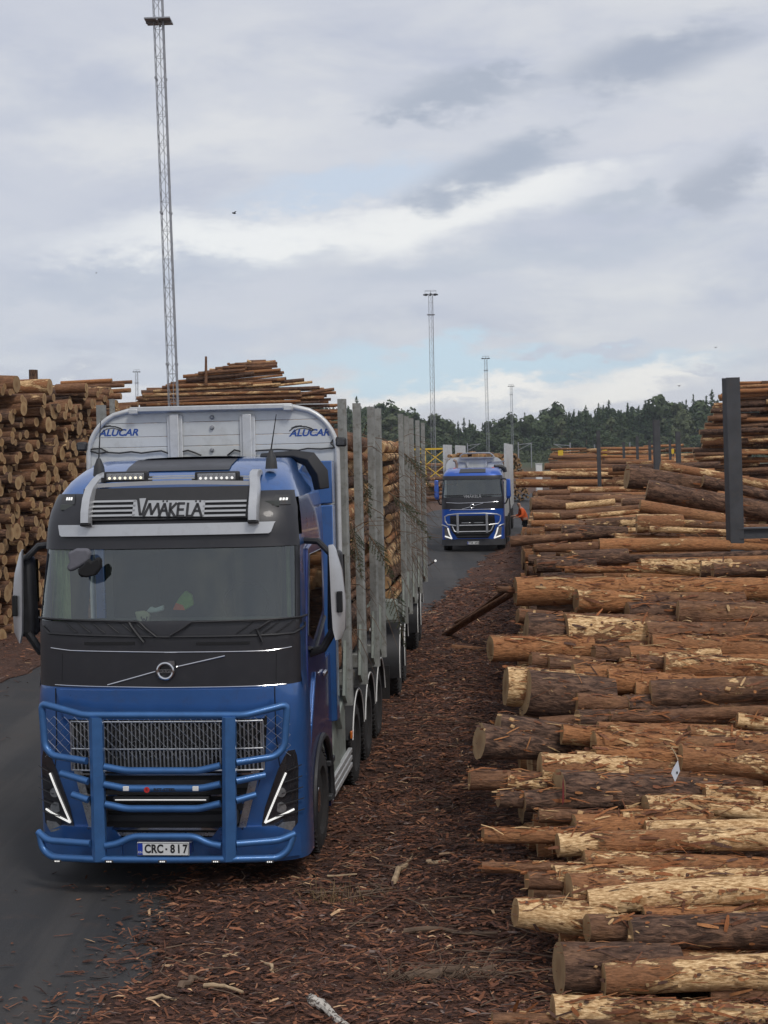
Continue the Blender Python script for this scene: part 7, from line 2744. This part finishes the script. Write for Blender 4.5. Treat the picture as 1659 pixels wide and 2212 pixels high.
def cropG(x, y): return .648 * x, 1766.4 + .648 * y
for pts, r, mt, lab in [
        ([(1312, 215), (1330, 180), (1355, 150), (1378, 118), (1400, 108)], .028, 'palewood', 'bent pale stick lying right of the front truck\'s wheel'),
        ([(745, 466), (790, 462), (838, 452), (855, 475), (905, 500), (912, 522)], .022, 'palewood', 'crooked pale stick lying on the bark in the foreground'),
        ([(680, 560), (745, 566), (810, 574)], .018, 'palewood', 'straight thin pale stick in the near bark'),
        ([(490, 606), (540, 602), (588, 600)], .014, 'palewood', 'short yellowish splinter near the asphalt edge'),
        ([(1230, 118), (1290, 104), (1360, 97)], .014, 'palewood', 'thin light stick beyond the bent pale stick'),
        ([(1090, 196), (1190, 194)], .012, 'palewood', 'thin pale splinter behind the front wheel\'s track'),
        ([(1420, 150), (1480, 154), (1560, 162), (1600, 172)], .03, 'palewood', 'pale bare branch by the low log ends'),
        ([(1480, 160), (1540, 205), (1610, 205)], .02, 'palewood', 'greyish split stick under the pale bare branch'),
        ([(1345, 538), (1420, 532), (1520, 518), (1650, 505)], .07, 'twig', 'thick brown round pole half buried in the bark at lower right'),
        ([(1350, 376), (1450, 378), (1560, 378), (1659, 384)], .024, 'twig', 'long brown stick pointing at the log heap'),
        ([(1050, 270), (1120, 240), (1160, 262)], .008, 'twig', 'fine dry stalk by the grass tuft'),
        ([(970, 512), (1060, 525), (1190, 560)], .010, 'twig', 'thin dark twig in the middle of the near bark'),
        ([(1385, 545), (1480, 560), (1560, 600), (1650, 655)], .012, 'twig', 'arched thin twig at the lower right'),
        ([(1340, 262), (1410, 300), (1470, 352), (1540, 362)], .007, 'twig', 'hair thin twig crossing the litter at right'),
        ([(600, 570), (640, 545), (690, 532)], .03, 'twig', 'curled dark bark roll in the near litter'),
        ([(930, 462), (990, 440), (1035, 424)], .022, 'twig', 'grey brown stick in the centre of the litter'),
        ([(1190, 250), (1270, 245), (1330, 228)], .014, 'twig', 'brown stick behind the grass tuft')]:
    ground_branch([cropG(*q) for q in pts], r, mt, lab)
# birch piece at the bottom
m_, t_, o_ = base_mat('birch_bark')
vec = t_.n('ShaderNodeTexCoord').outputs['Object']
nb_ = t_.noise(t_.vmath('MULTIPLY', vec, (16, 16, 16)), 1.6, 4.0, .6)
c_ = t_.mix(t_.ramp(nb_, .50, .58), (0.50, 0.46, 0.40), (0.10, 0.08, 0.065))
bs_ = t_.n('ShaderNodeBsdfPrincipled', {'Base Color': c_, 'Roughness': .7})
t_.t.links.new(bs_.outputs[0], o_.inputs[0])
M['birch'] = m_
ground_branch([cropG(1035, 602), (cropG(1080, 630)), cropG(1160, 690)], .045, 'birch', 'white birch stick with dark bands at the bottom edge', .07)
# poles sloping off the heap towards the road
for a, b, r, lab in [((962, 1372), (1118, 1275), .075, 'long brown pole sloping from the litter up to the heap'), ((985, 1345), (1100, 1272), .05, 'thinner pole lying along the long sloping pole'), ((975, 1398), (1070, 1406), .06, 'dark short pole lying flat beside the litter track')]:
    d0 = ray(*a)
    t0_ = (0.08 - CAMZ) / d0[2]
    p0 = np.array([0, 0, CAMZ]) + d0 * t0_
    p1 = at(b[0], b[1], p0[1] - 3.2 if b[0] > 1090 else p0[1])
    if b[0] > 1090 and p1[2] < .3:
        p1 = at(b[0], b[1], 16.8)
    d = p1 - p0
    L = np.linalg.norm(d)
    add_log((p0 + p1) / 2, d / L, L, r, r * .9, 'b', lab, None, 1)
# grass tuft and many fine twigs
V, F, C = [], [], []
r_ = np.random.default_rng(3)
for (gx, gy, n, h) in [(1105, 285, 60, .19), (1180, 300, 30, .12)]:
    q = cropG(gx, gy)
    d = ray(*q)
    t0_ = -CAMZ / d[2]
    for k in range(n):
        p = np.array([d[0] * t0_, d[1] * t0_, 0.03]) + np.array([r_.normal(0, .16), r_.normal(0, .12), 0])
        e = np.array([r_.normal(0, .55), r_.normal(0, .4), 1.0])
        e *= h * r_.uniform(.5, 1.1) / np.linalg.norm(e)
        w_ = np.array([0.003, 0.001, 0])
        i = len(V)
        mid = p + e * .55
        tip = p + e + np.array([e[0] * .5, e[1] * .4, -abs(e[0]) * .4])
        V += [p - w_, p + w_, mid + w_, mid - w_, tip]
        F += [(i, i + 1, i + 2), (i, i + 2, i + 3), (i + 3, i + 2, i + 4)]
        c = np.array((0.17, 0.115, 0.06)) * r_.uniform(.6, 1.2)
        C += [c] * 3
attr_mesh('grass', np.array(V), np.array(F), np.array(C), M['chip'], 'tuft of dry straw coloured grass in the bark')
mb = MB()
for k in range(420):
    y = 9.5 * (46 / 9.5) ** (rng.random())
    x = road_right(y) + rng.random() ** .8 * (3.6 + .03 * y)
    L = rng.uniform(.12, .7)
    a = rng.gauss(0.1, .8)
    p = Vector((x, y, .06 + rng.random() * .05))
    e = Vector((math.cos(a), math.sin(a), rng.gauss(0, .08)))
    n_ = Vector((-e.y, e.x, 0)) * rng.gauss(0, .08) * L
    mb.tube([p, p + e * L * .5 + n_, p + e * L + Vector((0, 0, -.02))], [.006, .005, .002], 4, cap=False)
for k in range(46):
    p = at(*cropG(rng.uniform(1250, 1659), rng.uniform(330, 687)), 11.2)
    p[2] = .05
    e = Vector((rng.uniform(-.6, .9), rng.uniform(-.4, .4), rng.uniform(.1, .6)))
    q = Vector(p)
    mb.tube([q, q + e * .35, q + e * .6 + Vector((rng.uniform(-.1, .2), 0, -.12))], [.005, .004, .0015], 4, cap=False)
o = mb.build('twigs', M['twig'], None)
o['kind'] = 'stuff'
o['label'] = 'fine dry twigs scattered over the bark litter'

# ------------------------------------------------------------------ the remaining logs of all stacks, one object
V = np.concatenate(STUFF['V'])
me = bpy.data.meshes.new('stacked_logs')
me.from_pydata(V.tolist(), [], STUFF['F'])
me.materials.append(M['bark'])
me.materials.append(M['cut'])
me.polygons.foreach_set('material_index', STUFF['M'])
put_attr(me, np.concatenate(STUFF['lc']), np.concatenate(STUFF['tone']))
me.polygons.foreach_set('use_smooth', [m == 0 for m in STUFF['M']])
o = bpy.data.objects.new('stacked_logs', me)
COL.objects.link(o)
o['kind'] = 'stuff'
o['label'] = 'the remaining logs of all stacks and loads'
print('logs', LOGN[0], 'in stuff', STUFF['c'])

# ------------------------------------------------------------------ the air of a damp grey day
mb = MB()
mb.box((0, 1400, 15.5), (5200, 3200, 35))
hz_ = mb.build('haze', base_mat('haze_air')[0], None, smooth=False)
hm = hz_.data.materials[0]
ht = NT(hm.node_tree)
ho = ht.n('ShaderNodeOutputMaterial')
hv = ht.n('ShaderNodeVolumePrincipled', {'Color': (0.82, 0.88, 0.95, 1), 'Density': 0.00017, 'Anisotropy': 0.2})
ht.t.links.new(hv.outputs[0], ho.inputs['Volume'])
hz_['kind'] = 'stuff'
hz_['label'] = 'thin pale haze over the yard'
